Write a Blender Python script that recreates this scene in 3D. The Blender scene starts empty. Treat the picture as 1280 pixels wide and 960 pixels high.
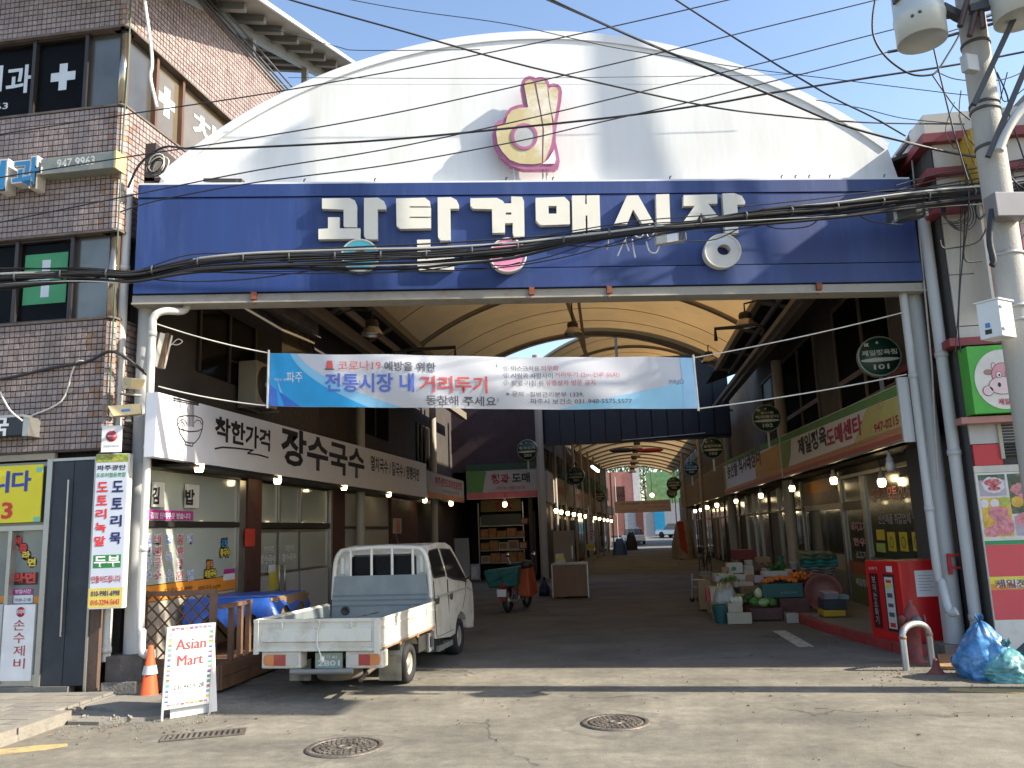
import bpy, bmesh, math, random
from mathutils import Vector, Matrix, Euler, geometry
R = math.radians
random.seed(7)
sc = bpy.context.scene
COL = sc.collection

# ------------------------------------------------------------------ camera
FPX, CH = 1030.0, 1.8
def _cam_axes():
    yc = Vector((777-640, 659-480, FPX)).normalized()
    uc = Vector((420-640, -5500-480, FPX)); uc = (uc - yc*uc.dot(yc)).normalized()
    xc = yc.cross(uc)
    if xc.x < 0: xc = -xc
    return xc, yc, uc
CX, CY, CU = _cam_axes()
def ray(px, py):
    c = Vector(((px-640)/FPX, (py-480)/FPX, 1.0))
    return Vector((CX.dot(c), CY.dot(c), CU.dot(c)))
EYE = Vector((0, 0, CH))
def on_plane(px, py, P, N):
    r = ray(px, py); return EYE + r*(N.dot(P-EYE)/N.dot(r))
def onx(px, py, x): r = ray(px, py); return EYE + r*(x/r.x)
def ony(px, py, y): r = ray(px, py); return EYE + r*(y/r.y)
def onz(px, py, z=0.0): r = ray(px, py); return EYE + r*((z-CH)/r.z)

cam = bpy.data.cameras.new('camera'); camo = bpy.data.objects.new('camera', cam); COL.objects.link(camo)
right = Vector((CX.x, CY.x, CU.x)); up = -Vector((CX.y, CY.y, CU.y)); back = -Vector((CX.z, CY.z, CU.z))
m = Matrix((right, up, back)).transposed().to_4x4(); m.translation = EYE
camo.matrix_world = m
cam.sensor_width = 36; cam.lens = FPX/1280*36; cam.clip_end = 600; cam.clip_start = 0.05
sc.camera = camo

# ------------------------------------------------------------------ sky, sun, exposure
SUN = Vector((-0.997, 0.077, -0.70)).normalized()      # direction the light travels
w = bpy.data.worlds.new('World'); sc.world = w; w.use_nodes = True
nt = w.node_tree; bg = nt.nodes['Background']
sky = nt.nodes.new('ShaderNodeTexSky'); sky.sky_type = 'NISHITA'; sky.sun_disc = False
toS = -SUN
sky.sun_elevation = math.asin(toS.z); sky.sun_rotation = math.atan2(toS.x, toS.y)
sky.air_density = 1.0; sky.dust_density = 1.2; sky.ozone_density = 1.2
nt.links.new(sky.outputs[0], bg.inputs[0]); bg.inputs[1].default_value = 0.15
sl = bpy.data.lights.new('sun', 'SUN'); sl.energy = 5.0; sl.angle = R(0.55); sl.color = (1.0, 0.91, 0.76)
so = bpy.data.objects.new('sun', sl); COL.objects.link(so)
so.rotation_euler = SUN.to_track_quat('-Z', 'Y').to_euler(); so.location = (20, -5, 20)
sc.view_settings.view_transform = 'Standard'; sc.view_settings.look = 'None'
sc.view_settings.exposure = 1.08; sc.view_settings.gamma = 1.0
sc.render.engine = 'CYCLES'
sc.cycles.use_denoising = True; sc.cycles.max_bounces = 6; sc.cycles.diffuse_bounces = 4
sc.cycles.sample_clamp_indirect = 4.0; sc.cycles.transparent_max_bounces = 8
sc.cycles.caustics_reflective = False; sc.cycles.caustics_refractive = False

# ------------------------------------------------------------------ materials
MATS = {}
def mat(name, col, rough=0.6, metal=0.0, var=0.12, vs=3.0, bump=0.0, bs=60.0, dirt=None, ds=1.2, da=0.5, streak=False, emit=0.0, trans=0.0, spec=0.5, coat=0.0):
    """procedural paint / stone / metal: base colour broken by noise, optional second (wear) colour, optional relief"""
    if name in MATS: return MATS[name]
    M = bpy.data.materials.new(name); M.use_nodes = True; t = M.node_tree; N = t.nodes; L = t.links
    p = N['Principled BSDF']; p.inputs['Roughness'].default_value = rough; p.inputs['Metallic'].default_value = metal
    p.inputs['Specular IOR Level'].default_value = spec
    if coat: p.inputs['Coat Weight'].default_value = coat
    tc = N.new('ShaderNodeTexCoord'); mp = N.new('ShaderNodeMapping'); L.new(tc.outputs['Object'], mp.inputs[0])
    if streak: mp.inputs['Scale'].default_value = (1, 1, 0.12)
    nz = N.new('ShaderNodeTexNoise'); nz.inputs['Scale'].default_value = vs; nz.inputs['Detail'].default_value = 6; nz.inputs['Roughness'].default_value = 0.62
    L.new(mp.outputs[0], nz.inputs['Vector'])
    c = Vector(col)
    rp = N.new('ShaderNodeValToRGB'); L.new(nz.outputs['Fac'], rp.inputs[0])
    rp.color_ramp.elements[0].position = 0.3; rp.color_ramp.elements[1].position = 0.7
    rp.color_ramp.elements[0].color = (*[max(0, x*(1-var)) for x in c], 1); rp.color_ramp.elements[1].color = (*[min(1, x*(1+var)) for x in c], 1)
    out = rp.outputs[0]
    if dirt is not None:
        n2 = N.new('ShaderNodeTexNoise'); n2.inputs['Scale'].default_value = ds; n2.inputs['Detail'].default_value = 8; n2.inputs['Roughness'].default_value = 0.7
        L.new(mp.outputs[0], n2.inputs['Vector'])
        r2 = N.new('ShaderNodeValToRGB'); r2.color_ramp.elements[0].position = 0.5; r2.color_ramp.elements[1].position = 0.72
        r2.color_ramp.elements[1].color = (da, da, da, 1); L.new(n2.outputs['Fac'], r2.inputs[0])
        mx = N.new('ShaderNodeMix'); mx.data_type = 'RGBA'; L.new(r2.outputs[0], mx.inputs[0]); L.new(out, mx.inputs[6]); mx.inputs[7].default_value = (*dirt, 1)
        out = mx.outputs[2]
    L.new(out, p.inputs['Base Color'])
    if bump:
        n3 = N.new('ShaderNodeTexNoise'); n3.inputs['Scale'].default_value = bs; n3.inputs['Detail'].default_value = 4
        L.new(tc.outputs['Object'], n3.inputs['Vector'])
        b = N.new('ShaderNodeBump'); b.inputs['Strength'].default_value = bump; b.inputs['Distance'].default_value = 0.02
        L.new(n3.outputs['Fac'], b.inputs['Height']); L.new(b.outputs[0], p.inputs['Normal'])
    if emit: L.new(out, p.inputs['Emission Color']); p.inputs['Emission Strength'].default_value = emit
    if trans:
        tr = N.new('ShaderNodeBsdfTranslucent'); L.new(out, tr.inputs[0]); ms = N.new('ShaderNodeMixShader'); ms.inputs[0].default_value = trans
        L.new(p.outputs[0], ms.inputs[1]); L.new(tr.outputs[0], ms.inputs[2]); L.new(ms.outputs[0], N['Material Output'].inputs[0])
    MATS[name] = M; return M
def glass(name, tint, rough=0.06, alpha=0.35):
    """window glass: mirror-like coat over a tinted see-through sheet"""
    if name in MATS: return MATS[name]
    M = bpy.data.materials.new(name); M.use_nodes = True; t = M.node_tree; N = t.nodes; L = t.links
    p = N['Principled BSDF']; p.inputs['Base Color'].default_value = (*tint, 1); p.inputs['Roughness'].default_value = rough
    p.inputs['Specular IOR Level'].default_value = 0.8
    tr = N.new('ShaderNodeBsdfTransparent'); tr.inputs[0].default_value = (*[0.6+0.4*x for x in tint], 1)
    ms = N.new('ShaderNodeMixShader'); ms.inputs[0].default_value = 1-alpha
    L.new(tr.outputs[0], ms.inputs[1]); L.new(p.outputs[0], ms.inputs[2]); L.new(ms.outputs[0], N['Material Output'].inputs[0])
    MATS[name] = M; return M

# ------------------------------------------------------------------ frames and mesh builder
class Fr:
    """a flat working frame: origin, U (along), V (up), N (outward)"""
    def __init__(s, O, U, V=(0, 0, 1)):
        s.O = Vector(O); s.U = Vector(U).normalized(); s.V = Vector(V).normalized(); s.N = s.U.cross(s.V).normalized()
    def p(s, u, v, n=0.0): return s.O + s.U*u + s.V*v + s.N*n
    def uv(s, px, py, n=0.0):
        q = on_plane(px, py, s.O + s.N*n, s.N) - s.O
        return q.dot(s.U), q.dot(s.V)
    def off(s, n): return Fr(s.O + s.N*n, s.U, s.V)
class MB:
    def __init__(s): s.v = []; s.f = []; s.m = []; s.sm = []
    def add(s, vs, fs, mi=0, smooth=False):
        b = len(s.v); s.v += [tuple(x) for x in vs]
        for f in fs: s.f.append([b+i for i in f]); s.m.append(mi); s.sm.append(smooth)
        return s
    def box8(s, c, mi=0): return s.add(c, [(0,3,2,1),(4,5,6,7),(0,1,5,4),(1,2,6,5),(2,3,7,6),(3,0,4,7)], mi)
    def box(s, x0, x1, y0, y1, z0, z1, mi=0):
        return s.box8([(x0,y0,z0),(x1,y0,z0),(x1,y1,z0),(x0,y1,z0),(x0,y0,z1),(x1,y0,z1),(x1,y1,z1),(x0,y1,z1)], mi)
    def boxf(s, fr, u0, u1, v0, v1, n0, n1, mi=0):
        return s.box8([fr.p(u0,v0,n0),fr.p(u1,v0,n0),fr.p(u1,v1,n0),fr.p(u0,v1,n0),fr.p(u0,v0,n1),fr.p(u1,v0,n1),fr.p(u1,v1,n1),fr.p(u0,v1,n1)], mi)
    def boxm(s, M, sx, sy, sz, mi=0):
        return s.box8([M @ Vector((x*sx/2, y*sy/2, z*sz/2)) for x,y,z in ((-1,-1,-1),(1,-1,-1),(1,1,-1),(-1,1,-1),(-1,-1,1),(1,-1,1),(1,1,1),(-1,1,1))], mi)
    def bar(s, a, b, wd, ht, mi=0, upv=(0,0,1)):
        a = Vector(a); b = Vector(b); d = (b-a).normalized(); u = Vector(upv)
        if abs(d.dot(u)) > 0.98: u = Vector((0, 1, 0))
        x = d.cross(u).normalized()*wd/2; y = x.cross(d).normalized()*ht/2
        return s.box8([a-x-y, a+x-y, a+x+y, a-x+y, b-x-y, b+x-y, b+x+y, b-x+y], mi)
    def tube(s, pts, r, n=8, mi=0, caps=True):
        pts = [Vector(p) for p in pts]; k = len(pts); rs = r if isinstance(r, (list, tuple)) else [r]*k
        vs = []; prev = None
        for i, p in enumerate(pts):
            d = (pts[min(i+1, k-1)] - pts[max(i-1, 0)]).normalized()
            if prev is None: a = d.orthogonal().normalized()
            else:
                a = prev - d*prev.dot(d); a = a.normalized() if a.length > 1e-6 else d.orthogonal().normalized()
            prev = a; b = d.cross(a)
            for j in range(n):
                t = 2*math.pi*j/n; vs.append(p + (a*math.cos(t) + b*math.sin(t))*rs[i])
        fs = [(i*n+j, i*n+(j+1)%n, (i+1)*n+(j+1)%n, (i+1)*n+j) for i in range(k-1) for j in range(n)]
        s.add(vs, fs, mi, True)
        if caps: s.add(vs[:n], [tuple(reversed(range(n)))], mi); s.add(vs[-n:], [tuple(range(n))], mi)
        return s
    def lathe(s, O, axis, prof, n=16, mi=0, smooth=True, a0=0, a1=2*math.pi):
        O = Vector(O); ax = Vector(axis).normalized(); a = ax.orthogonal().normalized(); b = ax.cross(a)
        full = abs(a1-a0-2*math.pi) < 1e-6; m_ = n if full else n+1
        vs = [O + ax*h + (a*math.cos(a0+(a1-a0)*j/n) + b*math.sin(a0+(a1-a0)*j/n))*max(r, 1e-4) for r, h in prof for j in range(m_)]
        fs = []
        for i in range(len(prof)-1):
            for j in range(n):
                j2 = (j+1) % m_ if full else j+1
                fs.append((i*m_+j, i*m_+j2, (i+1)*m_+j2, (i+1)*m_+j))
        return s.add(vs, fs, mi, smooth)
    def prism(s, fr, poly, n0, n1, holes=(), mi=0, mis=None):
        """polygon given in (u, v) of the frame, with holes, given real thickness n0..n1"""
        loops = [list(poly)] + [list(h) for h in holes]
        tris = geometry.tessellate_polygon([[Vector((u, v, 0)) for u, v in lp] for lp in loops])
        flat = [q for lp in loops for q in lp]; k = len(flat)
        vs = [fr.p(u, v, n1) for u, v in flat] + [fr.p(u, v, n0) for u, v in flat]
        fs = []
        for t in tris:
            a, b, c = [flat[i] for i in t]
            ccw = (b[0]-a[0])*(c[1]-a[1]) - (b[1]-a[1])*(c[0]-a[0]) > 0
            t = tuple(t) if ccw else tuple(reversed(t))
            fs.append(t); fs.append(tuple(k+i for i in reversed(t)))
        s.add(vs, fs, mi)
        side = []; b0 = 0
        for li, lp in enumerate(loops):
            ar = sum(lp[i][0]*lp[(i+1)%len(lp)][1]-lp[(i+1)%len(lp)][0]*lp[i][1] for i in range(len(lp)))
            for i in range(len(lp)):
                p, q = b0+i, b0+(i+1) % len(lp)
                f = (k+p, k+q, q, p)
                if (ar > 0) == (li > 0): f = tuple(reversed(f))
                side.append(f)
            b0 += len(lp)
        s.add(vs, side, mi if mis is None else mis)
        return s
    def sphere(s, c, r, nu=12, nv=8, sq=(1,1,1), mi=0):
        c = Vector(c); vs = [c+Vector((0,0,-r*sq[2]))]
        for i in range(1, nv):
            t = math.pi*i/nv - math.pi/2
            for j in range(nu):
                a = 2*math.pi*j/nu; vs.append(c + Vector((math.cos(t)*math.cos(a)*r*sq[0], math.cos(t)*math.sin(a)*r*sq[1], math.sin(t)*r*sq[2])))
        vs.append(c+Vector((0,0,r*sq[2]))); fs = []
        for j in range(nu): fs.append((0, 1+(j+1)%nu, 1+j)); fs.append((len(vs)-1, 1+(nv-2)*nu+j, 1+(nv-2)*nu+(j+1)%nu))
        for i in range(nv-2):
            for j in range(nu): fs.append((1+i*nu+j, 1+i*nu+(j+1)%nu, 1+(i+1)*nu+(j+1)%nu, 1+(i+1)*nu+j))
        return s.add(vs, fs, mi, True)
    def mesh(s, name, mats):
        me = bpy.data.meshes.new(name); me.from_pydata(s.v, [], s.f)
        for q in (mats if isinstance(mats, (list, tuple)) else [mats]): me.materials.append(q)
        me.polygons.foreach_set('material_index', s.m); me.polygons.foreach_set('use_smooth', s.sm)
        me.update(); return me
def woff(parent):
    o = Vector((0, 0, 0))
    while parent is not None: o += parent.location; parent = parent.parent
    return o
def obj(name, mb, mats, parent=None, label=None, kind=None, bevel=0.0):
    """link a mesh built in world coordinates, as a child it stays where it was drawn"""
    o = bpy.data.objects.new(name, mb.mesh(name, mats)); COL.objects.link(o)
    if parent is not None: o.parent = parent; o.location = -woff(parent)
    if label: o['label'] = label
    if kind: o['kind'] = kind
    if bevel:
        b = o.modifiers.new('edge', 'BEVEL'); b.width = bevel; b.segments = 2; b.limit_method = 'ANGLE'; b.angle_limit = R(40)
    return o
def piece(name, mesh, parent, loc, rot=None, scale=None):
    o = bpy.data.objects.new(name, mesh); COL.objects.link(o); o.parent = parent; o.location = Vector(loc) - woff(parent)
    if rot: o.rotation_euler = rot
    if scale: o.scale = scale
    return o
def thing(name, label, cat, loc=(0,0,0), group=None):
    o = bpy.data.objects.new(name, None); COL.objects.link(o); o.location = loc; o.empty_display_size = 0.2
    o['label'] = label; o['category'] = cat
    if group: o['group'] = group
    return o
def tag(o, label, cat, group=None):
    o['label'] = label; o['category'] = cat
    if group: o['group'] = group
    return o
def copy_tree(o, parent=None):
    c = o.copy(); COL.objects.link(c); c.parent = parent
    for ch in list(o.children): copy_tree(ch, c)
    return c
TEXTS = []
def text(s, fr, u0, v0, u1, v1, M, parent, n=0.004, ext=0.0015, bold=0.0, name='lettering', space=1.0, line=1.0, shear=0.0, label=None):
    """flat print fitted to a rectangle of a frame"""
    c = bpy.data.curves.new(name, 'FONT'); c.body = s; c.size = 1.0; c.extrude = 0.0; c.offset = bold; c.space_character = space; c.space_line = line
    c.resolution_u = 2; c.extrude = ext if ext > 0.01 else 0.0; c.align_x = 'CENTER'; c.shear = shear
    o = bpy.data.objects.new(name, c); COL.objects.link(o)
    TEXTS.append((o, fr, u0, v0, u1, v1, M, parent, n, ext, name, label))
def vtext(s, *a, **k):
    k.setdefault('line', 0.95); text('\n'.join(s), *a, **k)
def flush_texts():
    bpy.context.view_layer.update(); dg = bpy.context.evaluated_depsgraph_get()
    mes = [bpy.data.meshes.new_from_object(T[0].evaluated_get(dg)) for T in TEXTS]
    bpy.data.batch_remove([T[0].data for T in TEXTS] + [T[0] for T in TEXTS])
    for (o, fr, u0, v0, u1, v1, M, parent, n, ext, name, label), me in zip(TEXTS, mes):
        if not me.vertices: continue
        k = len(me.vertices); co = [0.0]*(3*k); me.vertices.foreach_get('co', co)
        xs = co[0::3]; ys = co[1::3]; zs = co[2::3]; a, b, cc, d = min(xs), max(xs), min(ys), max(ys)
        sx = (u1-u0)/max(b-a, 1e-6); sy = (v1-v0)/max(d-cc, 1e-6); w0 = woff(parent) if parent else Vector((0,0,0))
        out = []
        for x, y, z in zip(xs, ys, zs): out.extend(fr.p(u0+(x-a)*sx, v0+(y-cc)*sy, n+z) - w0)
        me.vertices.foreach_set('co', out)
        me.materials.clear(); me.materials.append(M); me.name = name; me.update()
        q = bpy.data.objects.new(name, me); COL.objects.link(q)
        if parent: q.parent = parent
        if label: q['label'] = label
def catenary(a, b, sag, k=14):
    a = Vector(a); b = Vector(b); return [a.lerp(b, i/k) - Vector((0,0,sag*4*(i/k)*(1-i/k))) for i in range(k+1)]
def smooth_path(pts, k=6):
    pts = [Vector(p) for p in pts]; out = []
    for i in range(len(pts)-1):
        p0 = pts[max(i-1,0)]; p1 = pts[i]; p2 = pts[i+1]; p3 = pts[min(i+2, len(pts)-1)]
        for j in range(k):
            t = j/k; out.append(0.5*((2*p1)+(p2-p0)*t+(2*p0-5*p1+4*p2-p3)*t*t+(3*p1-p0-3*p2+p3)*t**3))
    out.append(pts[-1]); return out

# frames of the place
FAC = Fr((-6.1, 9.6, 0), (10.42, 2.02, 0))           # gate facade, N towards the street
LW = Fr((-5.6, 0, 0), (0, 1, 0))                     # left shop row, N = +X, u = world Y
RW = Fr((4.0, 0, 0), (0, -1, 0))                     # right shop row, N = -X, u = -Y
BF = Fr((-6.3, 9.5, 0), (1, -0.012, 0))                   # front of the tiled building
BS = Fr((-6.3, 9.5, 0), (0.06, 1, 0))                # its alley side, N = +X
RB = Fr((4.57, 11.4, 0), (1, 0, 0))                  # front of the building right of the gate
LI = Fr((-2.6, 0, 0), (0, 1, 0))                     # inner alley, left row

# ================================================================== GROUND
def ground_mat():
    M = bpy.data.materials.new('worn_asphalt'); M.use_nodes = True; t = M.node_tree; N = t.nodes; L = t.links
    p = N['Principled BSDF']; p.inputs['Roughness'].default_value = 0.9
    tc = N.new('ShaderNodeTexCoord')
    def noise(s, d=6, rgh=0.6, vec=None, dist=0.0):
        n = N.new('ShaderNodeTexNoise'); n.inputs['Scale'].default_value = s; n.inputs['Detail'].default_value = d; n.inputs['Roughness'].default_value = rgh; n.inputs['Distortion'].default_value = dist
        L.new(vec or tc.outputs['Object'], n.inputs['Vector']); return n.outputs['Fac']
    def ramp(x, a, b, ca, cb):
        r = N.new('ShaderNodeValToRGB'); r.color_ramp.elements[0].position = a; r.color_ramp.elements[1].position = b
        r.color_ramp.elements[0].color = (*ca, 1); r.color_ramp.elements[1].color = (*cb, 1); L.new(x, r.inputs[0]); return r.outputs[0]
    def mix(f, a, b, mode='MIX'):
        m = N.new('ShaderNodeMix'); m.data_type = 'RGBA'; m.blend_type = mode
        for s_, v in ((0, f), (6, a), (7, b)):
            if isinstance(v, (float, int)): m.inputs[s_].default_value = v
            elif isinstance(v, tuple): m.inputs[s_].default_value = (*v, 1)
            else: L.new(v, m.inputs[s_])
        return m.outputs[2]
    base = ramp(noise(0.9, 8, 0.65), 0.36, 0.66, (0.150, 0.140, 0.117), (0.270, 0.252, 0.208))
    speck = ramp(noise(95, 3, 0.8), 0.38, 0.66, (0.66, 0.66, 0.66), (1.25, 1.22, 1.16))
    c = mix(1.0, base, speck, 'MULTIPLY')
    # dark tar / damp stains stretched along the traffic
    mp = N.new('ShaderNodeMapping'); mp.inputs['Scale'].default_value = (0.16, 0.75, 1); mp.inputs['Rotation'].default_value = (0, 0, 0.12); L.new(tc.outputs['Object'], mp.inputs[0])
    st = ramp(noise(1.1, 7, 0.6, mp.outputs[0], 0.8), 0.50, 0.70, (0, 0, 0), (0.80, 0.80, 0.80))
    c = mix(st, c, (0.095, 0.088, 0.076))
    c = mix(1.0, c, ramp(noise(7.0, 6, 0.75), 0.36, 0.64, (0.80, 0.80, 0.80), (1.16, 1.15, 1.12)), 'MULTIPLY')
    # darker, greyer concrete-like floor under the arcade, with a noise-broken edge
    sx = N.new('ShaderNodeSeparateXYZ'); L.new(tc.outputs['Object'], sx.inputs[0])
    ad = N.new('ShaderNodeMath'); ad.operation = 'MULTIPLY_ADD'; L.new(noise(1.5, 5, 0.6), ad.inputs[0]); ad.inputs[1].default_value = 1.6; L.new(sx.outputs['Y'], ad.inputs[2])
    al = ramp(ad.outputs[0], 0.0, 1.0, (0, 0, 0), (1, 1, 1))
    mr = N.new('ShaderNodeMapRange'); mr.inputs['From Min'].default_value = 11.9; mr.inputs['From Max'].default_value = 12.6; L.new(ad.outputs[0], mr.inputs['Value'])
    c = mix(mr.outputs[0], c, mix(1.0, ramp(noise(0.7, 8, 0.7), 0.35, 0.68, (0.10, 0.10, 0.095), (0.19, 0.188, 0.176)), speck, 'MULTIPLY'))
    # dark worn rings and tar smears round the two manholes
    for cx, cy, sd in ((-2.49, 7.34, 0.0), (-0.16, 8.19, 3.0)):
        sb_ = N.new('ShaderNodeVectorMath'); sb_.operation = 'DISTANCE'; L.new(tc.outputs['Object'], sb_.inputs[0]); sb_.inputs[1].default_value = (cx, cy, 0)
        aa = N.new('ShaderNodeMath'); aa.operation = 'MULTIPLY_ADD'; L.new(noise(2.2, 6, 0.7), aa.inputs[0]); aa.inputs[1].default_value = 0.9; L.new(sb_.outputs['Value'], aa.inputs[2])
        rr = N.new('ShaderNodeValToRGB'); L.new(aa.outputs[0], rr.inputs[0]); e = rr.color_ramp.elements; e[0].position = 0.86; e[0].color = (0, 0, 0, 1); e[1].position = 0.93; e[1].color = (0.6, 0.6, 0.6, 1); e2 = rr.color_ramp.elements.new(0.99); e2.color = (0.25, 0.25, 0.25, 1); e3 = rr.color_ramp.elements.new(1.0); e3.color = (0, 0, 0, 1)
        c = mix(rr.outputs[0], c, (0.10, 0.092, 0.08))
    # cracks
    dv = N.new('ShaderNodeVectorMath'); dv.operation = 'ADD'; nv = N.new('ShaderNodeTexNoise'); nv.inputs['Scale'].default_value = 1.6; nv.inputs['Detail'].default_value = 5
    L.new(tc.outputs['Object'], nv.inputs['Vector']); L.new(tc.outputs['Object'], dv.inputs[0]); L.new(nv.outputs['Color'], dv.inputs[1])
    vo = N.new('ShaderNodeTexVoronoi'); vo.feature = 'DISTANCE_TO_EDGE'; vo.inputs['Scale'].default_value = 0.42; L.new(dv.outputs[0], vo.inputs['Vector'])
    ck = ramp(vo.outputs['Distance'], 0.0, 0.012, (1, 1, 1), (0, 0, 0)); ck2 = mix(1.0, ck, ramp(noise(0.5, 3), 0.50, 0.56, (0, 0, 0), (0.9, 0.9, 0.9)), 'MULTIPLY')
    c = mix(ck2, c, (0.05, 0.045, 0.04))
    L.new(c, p.inputs['Base Color'])
    b = N.new('ShaderNodeBump'); b.inputs['Strength'].default_value = 0.55; b.inputs['Distance'].default_value = 0.012
    b0 = N.new('ShaderNodeMath'); b0.operation = 'ADD'; L.new(noise(70, 4, 0.7), b0.inputs[0]); L.new(noise(6, 4, 0.6), b0.inputs[1])
    L.new(b0.outputs[0], b.inputs['Height']); L.new(b.outputs[0], p.inputs['Normal'])
    return M
def gz(x, y):
    r = max(0.0, y-72); return r*0.035 if r < 60 else 60*0.035 + (r-60)*0.05
mb = MB(); xs = [-140, -80, -40, -20, -10, -6, -3, 0, 3, 6, 10, 20, 40, 80, 140]; ys = [-90, -40, -20, -10, 0, 4, 8, 12, 20, 30, 45, 60, 72, 80, 95, 110, 132, 200, 320]
mb.add([(x, y, gz(x, y)) for y in ys for x in xs], [(j*len(xs)+i, j*len(xs)+i+1, (j+1)*len(xs)+i+1, (j+1)*len(xs)+i) for j in range(len(ys)-1) for i in range(len(xs)-1)])
obj('road', mb, ground_mat(), kind='structure')

concrete = mat('concrete', (0.22, 0.205, 0.175), 0.9, var=0.2, vs=5, bump=0.5, bs=40, dirt=(0.10, 0.09, 0.075), ds=2.5)
kerbm = mat('kerb_concrete', (0.23, 0.21, 0.175), 0.9, var=0.2, vs=4, bump=0.5, bs=30, dirt=(0.12, 0.10, 0.08), ds=3)
redk = mat('red_kerb_paint', (0.30, 0.035, 0.035), 0.7, var=0.25, vs=6, bump=0.3, bs=30, dirt=(0.12, 0.07, 0.06), ds=4)
paver = [mat('paver_%s' % n_, c_, 0.9, var=0.15, vs=9, bump=0.4, bs=60, dirt=(0.14, 0.12, 0.1), ds=2) for n_, c_ in (('buff', (0.22, 0.20, 0.165)), ('grey', (0.195, 0.18, 0.155)), ('dusty', (0.245, 0.225, 0.19)))]
ylw = mat('yellow_road_paint', (0.42, 0.32, 0.14), 0.8, var=0.25, vs=9, dirt=(0.2, 0.18, 0.14), ds=4, da=0.9)
whp = mat('white_road_paint', (0.46, 0.46, 0.43), 0.8, var=0.2, vs=9, dirt=(0.16, 0.15, 0.13), ds=5, da=0.9)

# left pavement: base slab, single pavers, kerb stones
mb = MB(); mb.box(-13.0, -5.98, 5.2, 9.46, 0.0, 0.085); sw = obj('sidewalk', mb, concrete, kind='structure')
pm = []
for k in range(3):
    q = MB(); q.box(-0.148, 0.148, -0.098, 0.098, 0, 0.03); pm.append(q.mesh('paver', paver[k]))
k = 0
for j in range(15):
    for i in range(20):
        x = -6.16 - i*0.306 - (0.15 if j % 2 else 0); y = 9.34 - j*0.206
        if i == 0 and j % 2: piece('paver', pm[j % 3], sw, (-6.085, y, 0.086), scale=(0.49, 1, 1))
        o = piece('paver', pm[random.choice((0, 0, 1, 2))], sw, (x, y, 0.086 + random.uniform(-0.002, 0.002)), rot=(random.uniform(-.006, .006), random.uniform(-.006, .006), 0))
mb = MB(); mb.box(-5.985, -5.80, 5.2, 8.40, -0.05, 0.06); kb = obj('kerb', mb, kerbm, kind='structure')
q = MB(); q.box(-0.09, 0.09, -0.39, 0.39, 0, 0.125); km = q.mesh('kerb_stone', kerbm)
for j in range(4): piece('kerb_stone', km, kb, (-5.89, 8.0 - j*0.8, 0.003 + random.uniform(-.006, .006)), rot=(0, 0, random.uniform(-.02, .02)))
# broken concrete apron round the gate's left foot
ap = [(-6.75, 9.2), (-6.3, 9.5), (-5.95, 9.7), (-5.3, 9.5), (-4.75, 9.15), (-4.72, 8.75), (-4.95, 8.45), (-5.4, 8.25), (-5.76, 8.28), (-6.0, 8.55), (-6.35, 8.8)]
mb = MB(); mb.prism(Fr((0,0,0), (1,0,0), (0,1,0)), ap, -0.02, 0.035)
mb.prism(Fr((0,0,0), (1,0,0), (0,1,0)), [(-6.2, 9.45), (-5.7, 9.55), (-5.15, 9.35), (-5.05, 8.95), (-5.5, 8.7), (-5.95, 8.85)], 0.03, 0.075)
for _ in range(40):
    a = random.uniform(0, 6.28); r_ = random.uniform(0.6, 0.95); cx, cy = -5.45 + math.cos(a)*r_*0.9, 8.95 + math.sin(a)*r_*0.72
    s_ = random.uniform(0.008, 0.028); mb.boxm(Matrix.Translation((cx, cy, 0.05)) @ Euler((random.random()*3, random.random()*3, random.random()*3)).to_matrix().to_4x4(), s_*1.6, s_, s_*0.7)
obj('broken_concrete_apron', mb, concrete, kind='structure')
# raised right pavement with red kerb
kp = [(3.08, 16.3), (3.22, 14.6), (3.62, 12.25), (3.78, 11.75)]
mb = MB(); mb.prism(Fr((0,0,0), (1,0,0), (0,1,0)), [(3.9, 11.9), (4.9, 11.9), (4.9, 30), (3.3, 30), (3.2, 16.3), (3.34, 14.65), (3.74, 12.3)], -0.02, 0.10); obj('sidewalk', mb, concrete, kind='structure')
mb = MB(); rk = None
for (a, b) in zip(kp, kp[1:]):
    L_ = math.dist(a, b); n_ = max(1, round(L_/0.8))
    for i in range(n_):
        p0 = Vector((*a, 0.06)).lerp(Vector((*b, 0.06)), i/n_); p1 = Vector((*a, 0.06)).lerp(Vector((*b, 0.06)), (i+1)/n_)
        d_ = (p1-p0).normalized()*0.006; q = MB(); q.bar(p0+d_, p1-d_, 0.14, 0.13)
        if rk is None: rk = obj('kerb', q, redk, kind='structure')
        else: obj('kerb_stone', q, redk, rk)
# paint on the road
mb = MB(); mb.prism(Fr((0,0,0.004), (1,0,0), (0,1,0)), [(2.40, 14.75), (2.62, 14.75), (2.66, 12.85), (2.44, 12.85)], -0.002, 0.001); obj('road_marking', mb, whp, kind='structure')
mb = MB(); mb.prism(Fr((0,0,0.004), (1,0,0), (0,1,0)), [tuple(onz(*p)[:2]) for p in ((-60, 945), (0, 944), (55, 938), (85, 933), (84, 930), (50, 932), (0, 937), (-60, 939))], -0.002, 0.001); obj('road_marking', mb, ylw, kind='structure')
mb = MB(); mb.prism(Fr((0,0,0.004), (1,0,0), (0,1,0)), [tuple(onz(*p)[:2]) for p in ((1185, 864), (1290, 868), (1500, 873), (1500, 866), (1290, 862), (1188, 860))], -0.002, 0.001); obj('road_marking', mb, ylw, kind='structure')

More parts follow.
